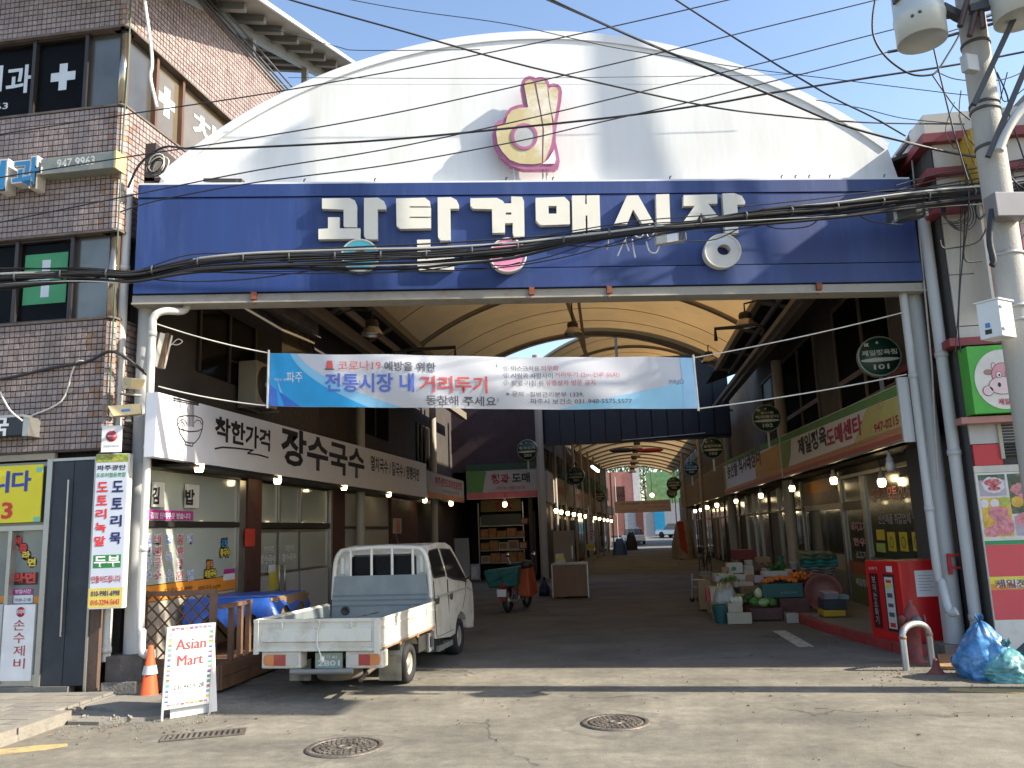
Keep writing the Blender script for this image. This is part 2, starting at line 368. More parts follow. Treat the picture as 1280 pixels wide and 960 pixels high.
# grit, small stones and dry leaves gathered along the kerbs and the gate line
rnd = random.Random(21); q = MB(); q2 = MB()
def litter(x, y):
    s_ = rnd.uniform(.004, .013); M4 = Matrix.Translation((x, y, s_*.5)) @ Euler((rnd.random()*6, rnd.random()*6, rnd.random()*6)).to_matrix().to_4x4(); q.boxm(M4, s_*1.5, s_, s_*.8)
    if rnd.random() < .16:
        a = rnd.random()*6.28; l_ = rnd.uniform(.012, .03); c_, d_ = math.cos(a)*l_, math.sin(a)*l_; z = .006; q2.add([(x-c_, y-d_, z), (x+d_*.4, y-c_*.4, z+.012), (x+c_, y+d_, z+.002), (x-d_*.4, y+c_*.4, z+.008)], [(0, 1, 2, 3)])
for _ in range(900):
    k_ = rnd.random()
    if k_ < .35: litter(rnd.uniform(-5.7, -4.2), rnd.gauss(8.5, .45))
    elif k_ < .6: litter(rnd.uniform(2.6, 4.6), rnd.gauss(10.4, .45))
    elif k_ < .8: litter(rnd.uniform(-4.8, 3.5), rnd.gauss(9.2, 1.4))
    else: litter(rnd.uniform(2.2, 3.3), rnd.uniform(12, 17))
obj('road_grit', q, mat('grit', (0.20, 0.18, 0.15), 0.9, var=0.4, vs=30), kind='stuff'); obj('dry_leaves', q2, mat('dry_leaf', (0.22, 0.13, 0.05), 0.8, var=0.4, vs=9), kind='stuff')
# manhole covers and the storm drain
iron = mat('cast_iron', (0.15, 0.13, 0.11), 0.6, 0.5, var=0.3, vs=14, dirt=(0.26, 0.23, 0.18), ds=6, da=0.8, bump=0.3)
def manhole(cx, cy, r, label):
    t = thing('manhole_cover', label, 'manhole cover', (cx, cy, 0.005))
    mb = MB(); mb.lathe((cx, cy, 0.004), (0,0,1), [(r*0.86, 0), (r*0.86, 0.012), (r, 0.012), (r*1.02, 0)], 40); obj('rim', mb, iron, t)
    mb = MB(); mb.lathe((cx, cy, 0.004), (0,0,1), [(0, 0.004), (r*0.84, 0.004), (r*0.84, 0)], 40)
    for rr, cnt, w_ in ((0.93, 34, 0.028), (0.72, 30, 0.03), (0.56, 22, 0.035), (0.40, 16, 0.035)):
        for i in range(cnt):
            a = 2*math.pi*i/cnt + rr*5
            mb.boxm(Matrix.Translation((cx+math.cos(a)*r*rr, cy+math.sin(a)*r*rr, 0.014)) @ Matrix.Rotation(a, 4, 'Z'), r*0.11, w_, 0.010)
    mb.lathe((cx, cy, 0.004), (0,0,1), [(r*0.14, 0), (r*0.14, 0.012), (r*0.2, 0.012), (r*0.2, 0)], 20); obj('lid', mb, iron, t)
manhole(-2.49, 7.34, 0.335, 'larger round iron manhole cover in the street, nearest the camera')
manhole(-0.16, 8.19, 0.315, 'smaller looking round iron manhole cover in the street before the arcade opening')
t = thing('storm_drain', 'rusty rectangular drain grate in the road beside the sandwich board', 'drain grate', (-4.02, 7.78, 0))
fr = Fr((-4.33, 7.55, 0.004), (0.66, 0.26, 0), (-0.26, 0.66, 0))
mb = MB(); mb.prism(fr, [(0, 0), (0.75, 0), (0.75, 0.26), (0, 0.26)], 0, 0.010, holes=[[(0.03, 0.03), (0.72, 0.03), (0.72, 0.23), (0.03, 0.23)]]); obj('frame', mb, iron, t)
for i in range(14): mb = MB(); mb.boxf(fr, 0.045+i*0.05, 0.07+i*0.05, 0.03, 0.23, 0, 0.009); obj('bar', mb, iron, t)
mb = MB(); mb.boxf(fr, 0.03, 0.72, 0.03, 0.23, -0.002, 0.001); obj('pit', mb, mat('black_void', (0.01, 0.01, 0.01), 0.9), t)

# ================================================================== MARKET GATE
white_sheet = mat('white_arch_panel', (0.70, 0.71, 0.70), 0.45, var=0.04, vs=2, streak=True, dirt=(0.56, 0.55, 0.50), ds=1.6, da=0.7)
bluep = mat('navy_sign_panel', (0.017, 0.042, 0.165), 0.5, var=0.16, vs=2.5, streak=True, dirt=(0.06, 0.10, 0.25), ds=3.2, da=0.5)
groove = mat('shadow_gap', (0.01, 0.012, 0.02), 0.9)
cream = mat('cream_letter_face', (0.70, 0.67, 0.58), 0.4, var=0.05, vs=2, dirt=(0.5, 0.47, 0.38), ds=2, da=0.4)
letter_side = mat('letter_edge', (0.60, 0.58, 0.52), 0.4, var=0.06)
greyp = mat('grey_steel_paint', (0.46, 0.48, 0.49), 0.5, var=0.08, vs=3, streak=True, dirt=(0.25, 0.22, 0.18), ds=2.5, da=0.45)
beamp = mat('beige_gutter_paint', (0.36, 0.34, 0.30), 0.6, var=0.1, vs=3, dirt=(0.16, 0.10, 0.06), ds=3, da=0.6)
pipem = mat('pvc_pipe', (0.56, 0.56, 0.53), 0.45, var=0.06, vs=3, streak=True, dirt=(0.35, 0.31, 0.25), ds=2, da=0.5)
rust = mat('rust', (0.22, 0.07, 0.035), 0.85, var=0.3, vs=20, bump=0.3)
gate = thing('market_gate', 'arched market gate with white arch, long navy sign and grey steel columns', 'market gate', (-0.9, 10.6, 0))
CU0, CV0, CR0 = 5.57, 1.16, 7.73
arc = []
for i in range(61):
    a = R(137) - (R(137)-R(49)) * i/60
    u, v = CU0+CR0*math.cos(a), CV0+CR0*math.sin(a)
    if 0.12 <= u <= 10.64: arc.append((u, v))
poly = [(0.12, 6.45)] + arc + [(10.64, 6.45)]
mb = MB(); mb.prism(FAC, list(reversed(poly)), -0.36, -0.26); obj('arch_panel', mb, white_sheet, gate)
# rim of the arch
rim = MB(); ro = [(CU0+(u-CU0)*1.006, CV0+(v-CV0)*1.006) for u, v in arc]; ri = [(CU0+(u-CU0)*0.990, CV0+(v-CV0)*0.990) for u, v in arc]
for i in range(len(arc)-1):
    rim.box8([FAC.p(*ri[i], -0.40), FAC.p(*ri[i+1], -0.40), FAC.p(*ro[i+1], -0.40), FAC.p(*ro[i], -0.40), FAC.p(*ri[i], -0.235), FAC.p(*ri[i+1], -0.235), FAC.p(*ro[i+1], -0.235), FAC.p(*ro[i], -0.235)])
obj('arch_rim', rim, mat('rim_white', (0.68, 0.69, 0.70), 0.4, var=0.03), gate)
mb = MB(); mb.boxf(FAC, 1.7, 9.5, 8.105, 8.109, -0.262, -0.2585)
obj('panel_seam', mb, mat('seam_grey', (0.45, 0.45, 0.44), 0.7), gate)
# back of the arch and steel inside
mb = MB(); mb.boxf(FAC, 0.1, 10.5, 5.0, 6.45, -0.42, -0.37); obj('back_panel', mb, beamp, gate)
# sign: three bands with open joints
for nm, v0, v1, n1 in (('sign_top_band', 6.325, 6.50, 0.0), ('sign_face', 5.285, 6.31, -0.012), ('sign_bottom_band', 5.0, 5.265, 0.012)):
    mb = MB(); mb.boxf(FAC, 0, 10.62, v0, v1, -0.30, n1); obj(nm, mb, bluep, gate)
mb = MB(); mb.boxf(FAC, 0.01, 10.61, 5.02, 6.48, -0.295, -0.05); obj('sign_core', mb, groove, gate)
mb = MB(); mb.boxf(FAC, 0.0, 10.62, 6.502, 6.535, -0.30, -0.02); obj('sign_cap', mb, mat('rim_white', (0.78, 0.79, 0.80)), gate)
for u in (1.25, 2.15, 3.1, 4.9, 5.55, 7.2, 8.8, 9.0, 9.2, 9.5, 10.3):
    mb = MB(); mb.tube([FAC.p(u, 6.53, -0.1), FAC.p(u, 6.60, -0.1), FAC.p(u+0.02, 6.615, -0.1)], 0.010, 5); obj('sign_hook', mb, mat('dark_steel', (0.08, 0.08, 0.085), 0.6, 0.3), gate)
# gutter beam
mb = MB(); mb.boxf(FAC, -0.02, 10.66, 4.885, 4.985, -0.32, -0.03); mb.boxf(FAC, -0.02, 10.66, 4.86, 4.882, -0.30, -0.00); obj('gutter_beam', mb, beamp, gate)
for u in (1.5, 5.15, 6.2, 9.1):
    mb = MB(); mb.boxf(FAC, u, u+0.07, 4.90, 5.0, -0.03, 0.015); mb.boxf(FAC, u+0.01, u+0.06, 4.84, 4.90, -0.03, -0.005); obj('bracket', mb, rust, gate)

# the sign's letters, cut as boxes of their own
def L6(x, y): return 320+x/4, 220+y/4
def L7(x, y): return 640+x/4, 220+y/4
def glyph(pts, f, holes=()):
    n_ = 0.085
    mb = MB(); mb.prism(FAC, [FAC.uv(*f(*p), n_) for p in pts], 0.0, n_, holes=[[FAC.uv(*f(*p), n_) for p in h] for h in holes], mi=0, mis=1); return mb
G = []
G.append(('gwang_giyeok', [(330,112),(330,163),(438,168),(438,252),(446,256),(505,256),(505,148),(494,122),(468,110)], L6))
G.append(('o', [(360,206),(360,262),(312,265),(312,316),(522,314),(522,261),(418,262),(418,206)], L6))
G.append(('a', [(540,110),(540,300),(552,316),(608,316),(608,167),(650,167),(650,148),(640,126),(610,108)], L6))
G.append(('t', [(700,112),(703,250),(722,264),(875,261),(875,210),(768,210),(768,203),(875,203),(875,158),(768,158),(768,151),(873,151),(870,127),(845,108)], L6))
G.append(('a', [(908,107),(910,305),(924,322),(974,322),(972,163),(1015,163),(1015,145),(1003,120),(975,105)], L6))
G.append(('n', [(805,319),(808,460),(818,471),(990,469),(992,406),(872,406),(872,317)], L6))
G.append(('g', [(1072,111),(1072,148),(1086,163),(1180,166),(1182,284),(1245,283),(1245,236),(1284,234),(1284,284),(1290,302),(1343,301),(1340,126),(1330,104),(1276,102),(1277,136),(1242,137),(1234,124),(1205,109)], L6, [[(1249,182),(1249,193),(1277,193),(1277,182)]]))
G.append(('m', [(118,109),(120,222),(136,240),(150,246),(290,241),(288,130),(262,104)], L7, [[(183,149),(183,188),(223,188),(223,149)]]))
G.append(('ae', [(300,98),(303,288),(369,288),(368,197),(377,197),(379,287),(443,285),(437,96),(374,97),(374,140),(366,140),(366,97)], L7))
G.append(('s', [(575,98),(512,238),(576,240),(606,166),(650,238),(708,232),(631,96)], L7))
G.append(('i', [(720,92),(724,243),(792,241),(786,90)], L7))
G.append(('j', [(858,96),(858,150),(914,149),(857,229),(920,227),(946,184),(978,222),(1038,211),(981,139),(1027,138),(1026,91)], L7))
G.append(('a', [(1052,87),(1066,287),(1133,285),(1127,143),(1165,142),(1166,128),(1150,100),(1110,85)], L7))
for g in G:
    fixed = g[1]
    mbg = glyph(list(reversed(fixed)), g[2], [list(h) for h in (g[3] if len(g) > 3 else [])])
    o = obj('letter_stroke', mbg, [cream, letter_side], gate, bevel=0.006)
# tick of the third syllable
def ring(f, cx, cy, rx, ry, hx, hy, hrx, hry, face, label, out=0.12):
    P_ = [FAC.uv(*f(cx+rx*math.cos(2*math.pi*i/40), cy-ry*math.sin(2*math.pi*i/40)), out) for i in range(40)]
    H_ = [FAC.uv(*f(hx+hrx*math.cos(-2*math.pi*i/24), hy-hry*math.sin(-2*math.pi*i/24)), out) for i in range(24)]
    mb = MB(); mb.prism(FAC, P_, 0.0, out, holes=[H_], mi=0, mis=1); o = obj('letter_ring', mb, [face, cream], gate, label=label, bevel=0.008)
    cu = sum(p[0] for p in P_)/40; cv = sum(p[1] for p in P_)/40
    rim2 = MB(); rim2.tube([FAC.p(cu+(u-cu)*0.985, cv+(v-cv)*0.985, out) for u, v in P_]+[FAC.p(cu+(P_[0][0]-cu)*0.985, cv+(P_[0][1]-cv)*0.985, out)], 0.014, 6)
    obj('ring_edge', rim2, cream, o)
ring(L6, 519, 397, 92, 79, 521, 392, 32, 27, mat('teal_letter_face', (0.10, 0.52, 0.60), 0.35, var=0.1), 'teal ring')
ring(L6, 1259, 396, 91, 84, 1261, 392, 35, 29, mat('pink_letter_face', (0.80, 0.28, 0.42), 0.35, var=0.1), 'pink ring')
ring(L7, 1053, 375, 90, 83, 1060, 368, 33, 27, mat('silver_letter_face', (0.62, 0.62, 0.60), 0.35, var=0.05), 'silver white ring')

# hand emblem above the sign
mag = mat('emblem_magenta', (0.36, 0.11, 0.23), 0.5, var=0.15, vs=3, dirt=(0.5, 0.3, 0.4), ds=3, da=0.4)
tanc = mat('emblem_tan', (0.50, 0.42, 0.22), 0.5, var=0.08, vs=3, dirt=(0.75, 0.74, 0.68), ds=2.2, da=0.9)
def E7(x, y): return 600+x/6.4, 80+y/6.4
def ep(pts, n): return [FAC.uv(*E7(*p), n) for p in reversed(pts)]
hand = thing('hand_emblem', 'faded magenta and tan hand emblem making an OK gesture above the navy sign', 'hand emblem', tuple(FAC.p(4.95, 6.5, 0)))
mb = MB(); mb.prism(FAC, ep([(325,170),(335,130),(358,103),(395,88),(432,97),(446,108),(465,98),(500,97),(535,110),(553,140),(556,156),(590,147),(625,155),(650,180),(658,215),(652,290),(625,430),(608,540),(607,615),(625,690),(640,770),(632,815),(600,838),(350,838),(250,808),(165,735),(112,640),(98,540),(115,480),(150,448),(190,436),(200,392),(240,345),(300,322),(350,315)], 0.0), -0.12, -0.02)
obj('emblem_base', mb, [mag], hand, bevel=0.006)
white_e = mat('emblem_white', (0.72, 0.72, 0.70), 0.5, var=0.05)
for nm, pts, mm in (('finger', [(355,175),(362,140),(395,120),(425,135),(440,190),(478,380),(500,520),(495,790),(430,800),(320,795),(240,765),(180,700),(140,630),(130,550),(140,490),(205,470),(220,410),(255,370),(310,350),(386,345)], tanc),
                    ('finger', [(448,145),(480,125),(515,130),(535,170),(552,300),(575,430),(582,560),(570,640),(520,770),(505,785),(512,520),(490,380),(458,210)], tanc),
                    ('finger', [(548,200),(575,180),(610,185),(628,215),(620,300),(600,420),(590,455),(572,380),(556,280)], tanc),
                    ('thumb_base', [(595,680),(608,760),(598,795),(500,798),(545,760)], white_e)):
    mb = MB(); mb.prism(FAC, ep(pts, 0.0), -0.03, -0.006); obj(nm, mb, mm, hand)
P_ = [(355+107*math.cos(2*math.pi*i/32), 580-107*math.sin(2*math.pi*i/32)) for i in range(32)]; Q_ = [(355+82*math.cos(2*math.pi*i/32), 580-82*math.sin(2*math.pi*i/32)) for i in range(32)]
mb = MB(); mb.prism(FAC, ep(list(reversed(P_)), 0), -0.02, 0.004, holes=[ep(Q_, 0)]); obj('ring_of_fingers', mb, mag, hand)
mb = MB(); mb.prism(FAC, ep(list(reversed(Q_)), 0), -0.02, -0.002); obj('ring_centre', mb, mat('emblem_grey', (0.42, 0.42, 0.42), 0.5), hand)
for x in (270, 500, 532):
    a = FAC.uv(*E7(x, 830), -0.08); mb = MB(); mb.tube([FAC.p(a[0], a[1], -0.08), FAC.p(a[0], 6.5, -0.08)], 0.014, 6); obj('post', mb, greyp, hand)

# gate columns on their pedestals
def fp(px, py, n): u, v = FAC.uv(px, py, n); return FAC.p(u, v, n)
Lc = FAC.p(0.07, 0, -0.30); Rc = FAC.p(10.62, 0, -0.32)
mb = MB(); mb.tube([Lc+Vector((0,0,0.46)), Lc+Vector((0,0,4.9))], 0.105, 20); obj('column', mb, greyp, gate)
mb = MB(); mb.boxm(Matrix.Translation(Lc+Vector((0.0,0,0.33))) @ Matrix.Rotation(R(8), 4, 'Z'), 0.44, 0.44, 0.30); obj('pedestal', mb, mat('dark_stone', (0.10, 0.085, 0.075), 0.7, var=0.25, vs=8, bump=0.3), gate, bevel=0.008)
mb = MB(); mb.boxm(Matrix.Translation(Lc+Vector((-0.02,-0.08,0.09))) @ Matrix.Rotation(R(8), 4, 'Z'), 0.42, 0.40, 0.19); obj('footing', mb, concrete, gate, bevel=0.01)
mb = MB(); mb.tube([Rc+Vector((0,0,0.15)), Rc+Vector((0,0,4.9))], 0.135, 20); obj('column', mb, greyp, gate)
mb = MB(); mb.boxm(Matrix.Translation(Rc+Vector((0,0,0.07))), 0.42, 0.42, 0.16); obj('footing', mb, concrete, gate, bevel=0.01)
# red clamp on the right column
mb = MB(); c_ = fp(1187, 705, -0.16); mb.boxm(Matrix.Translation(c_) @ Matrix.Rotation(R(11), 4, 'Z'), 0.05, 0.02, 0.27); mb.boxm(Matrix.Translation(c_+Vector((0.06,0,0.115))) @ Matrix.Rotation(R(11), 4, 'Z'), 0.15, 0.02, 0.03); mb.boxm(Matrix.Translation(c_+Vector((0.06,0,-0.05))) @ Matrix.Rotation(R(11), 4, 'Z'), 0.15, 0.02, 0.03)
obj('clamp', mb, mat('red_clamp', (0.45, 0.03, 0.03), 0.5), gate)
# downpipes
def pipe(pts, r, label, bands=(), mat_=pipem):
    mb = MB(); mb.tube(smooth_path(pts, 4) if len(pts) > 2 else pts, r, 14); 
    t = thing('drainpipe', label, 'drainpipe', tuple(pts[-1])); obj('pipe', mb, mat_, t)
    for q, ax in bands:
        mb = MB(); mb.lathe(Vector(q)-Vector(ax).normalized()*0.035, ax, [(r, 0), (r*1.14, 0), (r*1.14, 0.07), (r, 0.07)], 14); obj('collar', mb, mat_, t)
    return t
A = fp(160, 245, -0.15); A2 = fp(150, 790, -0.15); A2.x = A.x; A2.y = A.y
pipe([A + Vector((0,0,0.3)), Vector((A.x, A.y, 0.42))], 0.062, 'straight grey drainpipe between the tiled wall and the left gate column', [((A.x, A.y, z), (0,0,1)) for z in (0.55, 2.4, 4.2, 5.4)])
B = fp(190, 430, 0.04)
pts = [fp(235, 366, -0.20), fp(235, 380, -0.15), fp(228, 389, -0.1), fp(205, 389, 0.0), fp(192, 397, 0.04), Vector((B.x, B.y, 4.4)), Vector((B.x, B.y, 2.6)), Vector((B.x, B.y, 0.95)), Vector((B.x+0.03, B.y, 0.78)), fp(178, 816, 0.05), fp(194, 817, 0.05)]
pipe(pts, 0.048, 'white downpipe with a crooked top and open bottom elbow on the left gate column', [((B.x, B.y, z), (0,0,1)) for z in (4.45, 3.0, 1.75)] + [(fp(187, 817, 0.05), (1, 0.19, 0))])
C_ = fp(1155, 275, 0.02); zb = 0.30
pipe([Vector((C_.x, C_.y, 6.0)), Vector((C_.x, C_.y, 3.0)), Vector((C_.x, C_.y, 0.42)), Vector((C_.x-0.01, C_.y, 0.30)), Vector((C_.x-0.09, C_.y-0.03, 0.24)), Vector((C_.x-0.15, C_.y-0.04, 0.235))], 0.078, 'thick grey drainpipe right of the gate column ending in a bent foot', [((C_.x, C_.y, z), (0,0,1)) for z in (0.5, 2.62, 3.95)], greyp)
D_ = fp(1128, 362, -0.16)
pipe([Vector((D_.x, D_.y, 4.88)), Vector((D_.x, D_.y, 3.0)), Vector((D_.x, D_.y, 1.15)), Vector((D_.x+0.03, D_.y-0.02, 0.95)), fp(1186, 763, 0.0), fp(1196, 764, 0.08)], 0.055, 'slim grey pipe left of the right gate column with an open spout', [((D_.x, D_.y, z), (0,0,1)) for z in (3.7, 1.9)], greyp)
mb = MB(); mb.tube([fp(1140, 200, -0.2), fp(1150, 300, 0.0), fp(1165, 460, 0.0), fp(1172, 600, 0.0)], 0.012, 6); tag(obj('cable', mb, mat('old_cable', (0.35, 0.32, 0.28), 0.7)), 'thin pale cable running down between column and drainpipe on the right', 'cable')
mb = MB(); mb.tube(smooth_path([fp(1122, 195, -0.36), fp(1135, 178, -0.3), fp(1140, 165, -0.3), fp(1150, 161, -0.5)], 5), 0.035, 8); tag(obj('conduit', mb, mat('dark_conduit', (0.10, 0.10, 0.11), 0.5)), 'bent dark conduit rising beside the right end of the white arch', 'conduit')

# ================================================================== TILED CORNER BUILDING (left)
tile_m = [mat('tile_%s' % n_, c_, 0.55, var=0.16, vs=25, bump=0.35, bs=90, dirt=(0.13, 0.09, 0.08), ds=1.6, da=0.55) for n_, c_ in (('mauve', (0.29, 0.23, 0.215)), ('grey_rose', (0.31, 0.25, 0.235)), ('umber', (0.26, 0.20, 0.185)), ('pale_rose', (0.335, 0.27, 0.25)), ('rusty', (0.28, 0.165, 0.105)))]
mortar = mat('dark_mortar', (0.085, 0.07, 0.065), 0.95, var=0.2, vs=10, bump=0.4)
dframe = mat('bronze_window_frame', (0.06, 0.05, 0.045), 0.4, 0.5, var=0.1)
alu = mat('aluminium_frame', (0.42, 0.41, 0.38), 0.35, 0.7, var=0.1, vs=4, dirt=(0.2, 0.18, 0.15), ds=4)
dglass = glass('dark_window_glass', (0.030, 0.034, 0.042), 0.05, 0.93)
tb = thing('tiled_building', 'corner building clad in small brownish pink square tiles with bands of dark windows', 'building', (-6.3, 9.5, 0))
Z1a, Z1b, Z2a, Z2b, Z3a, Z3b = 2.98, 4.68, 5.86, 7.63, 8.80, 10.35
FX = -5.2; SY = 6.4
mb = MB()
for a, b in ((Z1a, Z1b), (Z2a, Z2b), (Z3a, Z3b)):
    mb.box8([BF.p(FX, a, -0.02), BF.p(-0.02, a, -0.02), BS.p(SY, a, -0.02), (-11.5, 16.0, a), BF.p(FX, b, -0.02), BF.p(-0.02, b, -0.02), BS.p(SY, b, -0.02), (-11.5, 16.0, b)])
obj('wall', mb, mortar, tb)
mb = MB()
for a, b in ((0.0, Z1a), (Z1b, Z2a), (Z2b, Z3a)):
    mb.box8([BF.p(FX, a, -0.25), BF.p(-0.25, a, -0.25), BS.p(SY, a, -0.25), (-11.5, 16.0, a), BF.p(FX, b, -0.25), BF.p(-0.25, b, -0.25), BS.p(SY, b, -0.25), (-11.5, 16.0, b)])
obj('inner_wall', mb, mat('dim_interior', (0.05, 0.045, 0.04), 0.9), tb)
PU, PV, TW, TH = 0.0735, 0.0775, 0.0655, 0.0695
tmesh = []
for k in range(5):
    q = MB(); q.box8([(-TW/2, 0.0, -TH/2), (TW/2, 0.0, -TH/2), (TW/2, 0.0, TH/2), (-TW/2, 0.0, TH/2), (-TW/2+.003, -0.012, -TH/2+.003), (TW/2-.003, -0.012, -TH/2+.003), (TW/2-.003, -0.012, TH/2-.003), (-TW/2+.003, -0.012, TH/2-.003)])
    tmesh.append(q.mesh('tile', tile_m[k]))
def pick(u, v, corner):
    if corner and random.random() < 0.35 - 0.5*abs(u)/0.6: return 4
    return random.choices((0, 1, 2, 3), (4, 4, 3, 2))[0]
field = [MB() for _ in range(5)]
cnt = 0
def tiles(fr, u0, u1, v0, v1, single, front):
    global cnt
    nu = int((u1-u0)/PU+0.5); nv = int((v1-v0)/PV+0.5)
    for j in range(nv):
        for i in range(nu):
            u = u0 + (i+0.5)*(u1-u0)/nu; v = v0 + (j+0.5)*(v1-v0)/nv
            d = min(abs(u), 9); k = pick(u, v, d < 0.35); jn = random.uniform(-0.002, 0.002)
            if single and u > -0.98 and cnt < 299:
                cnt += 1; piece('tile', tmesh[k], tb, fr.p(u, v, -0.012+jn), rot=(random.uniform(-.01,.01), 0, random.uniform(-.012,.012))); continue
            w_, h_ = TW/2, TH/2
            field[k].box8([fr.p(u-w_, v-h_, -0.015), fr.p(u+w_, v-h_, -0.015), fr.p(u+w_, v+h_, -0.015), fr.p(u-w_, v+h_, -0.015),
                           fr.p(u-w_+.003, v-h_+.003, jn), fr.p(u+w_-.003, v-h_+.003, jn), fr.p(u+w_-.003, v+h_-.003, jn), fr.p(u-w_+.003, v+h_-.003, jn)])
for a, b in ((Z1a, Z1b), (Z2a, Z2b), (Z3a, Z3b)):
    tiles(BF, -4.6, -0.06, a+0.02, b-0.02, a == Z1a, True)
    tiles(BS, 0.06, 6.3 if a > 5 else 1.0, a+0.02, b-0.02, False, False)
    for j in range(int((b-a-0.04)/PV+0.5)):           # rounded corner tiles
        v = a+0.02+(j+0.5)*PV
        if v > b-0.03: break
        for t in (0.25, 0.75):
            an = -math.pi/2 + t*math.pi/2; c_ = Vector((-6.36, 9.56, v)); nrm = Vector((math.cos(an), math.sin(an), 0)); f2 = Fr(c_ + nrm*0.06, (-nrm.y, nrm.x, 0))
            field[random.choice((0, 1, 3, 4))].boxf(f2, -0.042, 0.042, -TH/2, TH/2, -0.02, 0.0)
mm = MB()
for k in range(5):
    b0 = len(mm.v); mm.v += field[k].v; mm.f += [[i+b0 for i in f] for f in field[k].f]; mm.m += [k]*len(field[k].f); mm.sm += field[k].sm
obj('tile_field', mm, tile_m, tb, kind='stuff')
# soffit lips over and under the window bands
mb = MB()
for z in (Z1b, Z2a, Z2b, Z3a):
    s_ = 0.03
    mb.boxf(BF, FX, -0.05, z-0.015, z+0.015, -0.25, 0.012); mb.boxf(BS, 0.05, SY, z-0.015, z+0.015, -0.25, 0.012)
    mb.lathe((-6.36, 9.56, z), (0,0,1), [(0.0, -0.015), (0.075, -0.015), (0.075, 0.015), (0.0, 0.015)], 16)
obj('window_lip', mb, mat('stained_lip', (0.14, 0.11, 0.095), 0.85, var=0.3, vs=6, bump=0.3), tb)
# window bands
def bfu(px, py): return BF.uv(px, py, -0.1)
panel_m = mat('smoked_metal_panel', (0.20, 0.185, 0.16), 0.22, 0.75, var=0.12, vs=1.5, dirt=(0.10, 0.09, 0.08), ds=2)
def band(za, zb, cuts, py, side_cuts, tag_):
    us = [bfu(c, py)[0] for c in cuts]
    edges = [FX] + us + [-0.10]
    for i in range(len(edges)-1):
        a, b = edges[i], edges[i+1]
        wn = MB(); last = i == len(edges)-2
        wn.boxf(BF, a+0.004, b-0.004, za+0.02, zb-0.02, -0.125, -0.115)
        wo = obj('window_pane' if not last else 'metal_panel', wn, dglass if not last else panel_m, tb)
        mb = MB(); mb.boxf(BF, a-0.025, a+0.025, za+0.016, zb-0.016, -0.12, -0.045)
        if not last:
            mb.boxf(BF, a+0.03, b-0.03, za+0.016, za+0.05, -0.12, -0.06); mb.boxf(BF, a+0.03, b-0.03, zb-0.05, zb-0.016, -0.12, -0.06)
        obj('window_frame', mb, dframe, tb)
    mb = MB(); mb.lathe((-6.40, 9.60, za+0.016), (0,0,1), [(0.0, 0), (0.055, 0), (0.055, zb-za-0.032), (0.0, zb-za-0.032)], 18); obj('corner_panel', mb, mat('polished_corner', (0.42, 0.37, 0.30), 0.16, 0.9, var=0.1), tb)
    e2 = [0.10] + side_cuts + [SY]
    for i in range(len(e2)-1):
        a, b = e2[i], e2[i+1]; mb = MB(); mb.boxf(BS, a+0.02, b-0.02, za+0.02, zb-0.02, -0.125, -0.115)
        obj('window_pane' if i else 'metal_panel', mb, mat('brown_tint_glass', (0.14, 0.115, 0.075), 0.08, 0.0, var=0.25, vs=1.2, coat=1.0) if i else panel_m, tb)
        mb = MB(); mb.boxf(BS, a-0.025, a+0.03, za+0.016, zb-0.016, -0.12, -0.04); obj('window_frame', mb, mat('copper_frame', (0.20, 0.11, 0.07), 0.4, 0.5), tb)
sc1 = [BS.uv(193, 90, -0.1)[0], BS.uv(225, 130, -0.1)[0], BS.uv(330, 200, -0.1)[0]]
band(Z2b, Z3a, [-60, 45, 110], 90, sc1, '3')
band(Z1b, Z2a, [-80, 23, 92], 340, [2.5], '2')
wfilm = mat('white_window_film', (0.60, 0.64, 0.68), 0.6, var=0.06)
gfl = BF.off(-0.112)
def pt(s_, fr, px0, px1, pt_, pb, M, parent, **k):
    """print fitted between pixel columns px0..px1, its height read at px0"""
    um, _ = fr.uv(px0, (pt_+pb)/2); un, _ = fr.uv(px1, (pt_+pb)/2); _, vt = fr.uv(px0, pt_); _, vb = fr.uv(px0, pb)
    text(s_, fr, um, vb, un, vt, M, parent, **k)
ca = gfl.uv(60, 99); cb = gfl.uv(98, 93); mb = MB(); uc = (ca[0]+cb[0])/2; vc = gfl.uv(79, 96)[1]
mb.prism(gfl, [(uc-0.06, vc-0.2), (uc+0.06, vc-0.2), (uc+0.06, vc-0.06), (uc+0.185, vc-0.06), (uc+0.185, vc+0.07), (uc+0.06, vc+0.07), (uc+0.06, vc+0.2), (uc-0.06, vc+0.2), (uc-0.06, vc+0.07), (uc-0.185, vc+0.07), (uc-0.185, vc-0.06), (uc-0.06, vc-0.06)], 0, 0.003)
obj('cross_decal', mb, wfilm, tb)
pt('치', gfl, -30, 3, 86, 118, wfilm, tb, bold=0.03)
pt('과', gfl, 8, 40, 84, 119, wfilm, tb, bold=0.02)
pt('9963', gfl, -24, 10, 132, 140, wfilm, tb, bold=0.01)
sfl = BS.off(-0.112)
mb = MB(); a = sfl.uv(199, 118); b = sfl.uv(218, 130); cu, cv = (a[0]+b[0])/2, a[1]-0.02
mb.prism(sfl, [(cu-0.07, cv-0.24), (cu+0.07, cv-0.24), (cu+0.07, cv-0.07), (cu+0.2, cv-0.07), (cu+0.2, cv+0.08), (cu+0.07, cv+0.08), (cu+0.07, cv+0.22), (cu-0.07, cv+0.22), (cu-0.07, cv+0.08), (cu-0.2, cv+0.08), (cu-0.2, cv-0.07), (cu-0.07, cv-0.07)], 0, 0.003); obj('cross_decal', mb, wfilm, tb)
pt('치', sfl, 241, 270, 135, 168, wfilm, tb, bold=0.02)
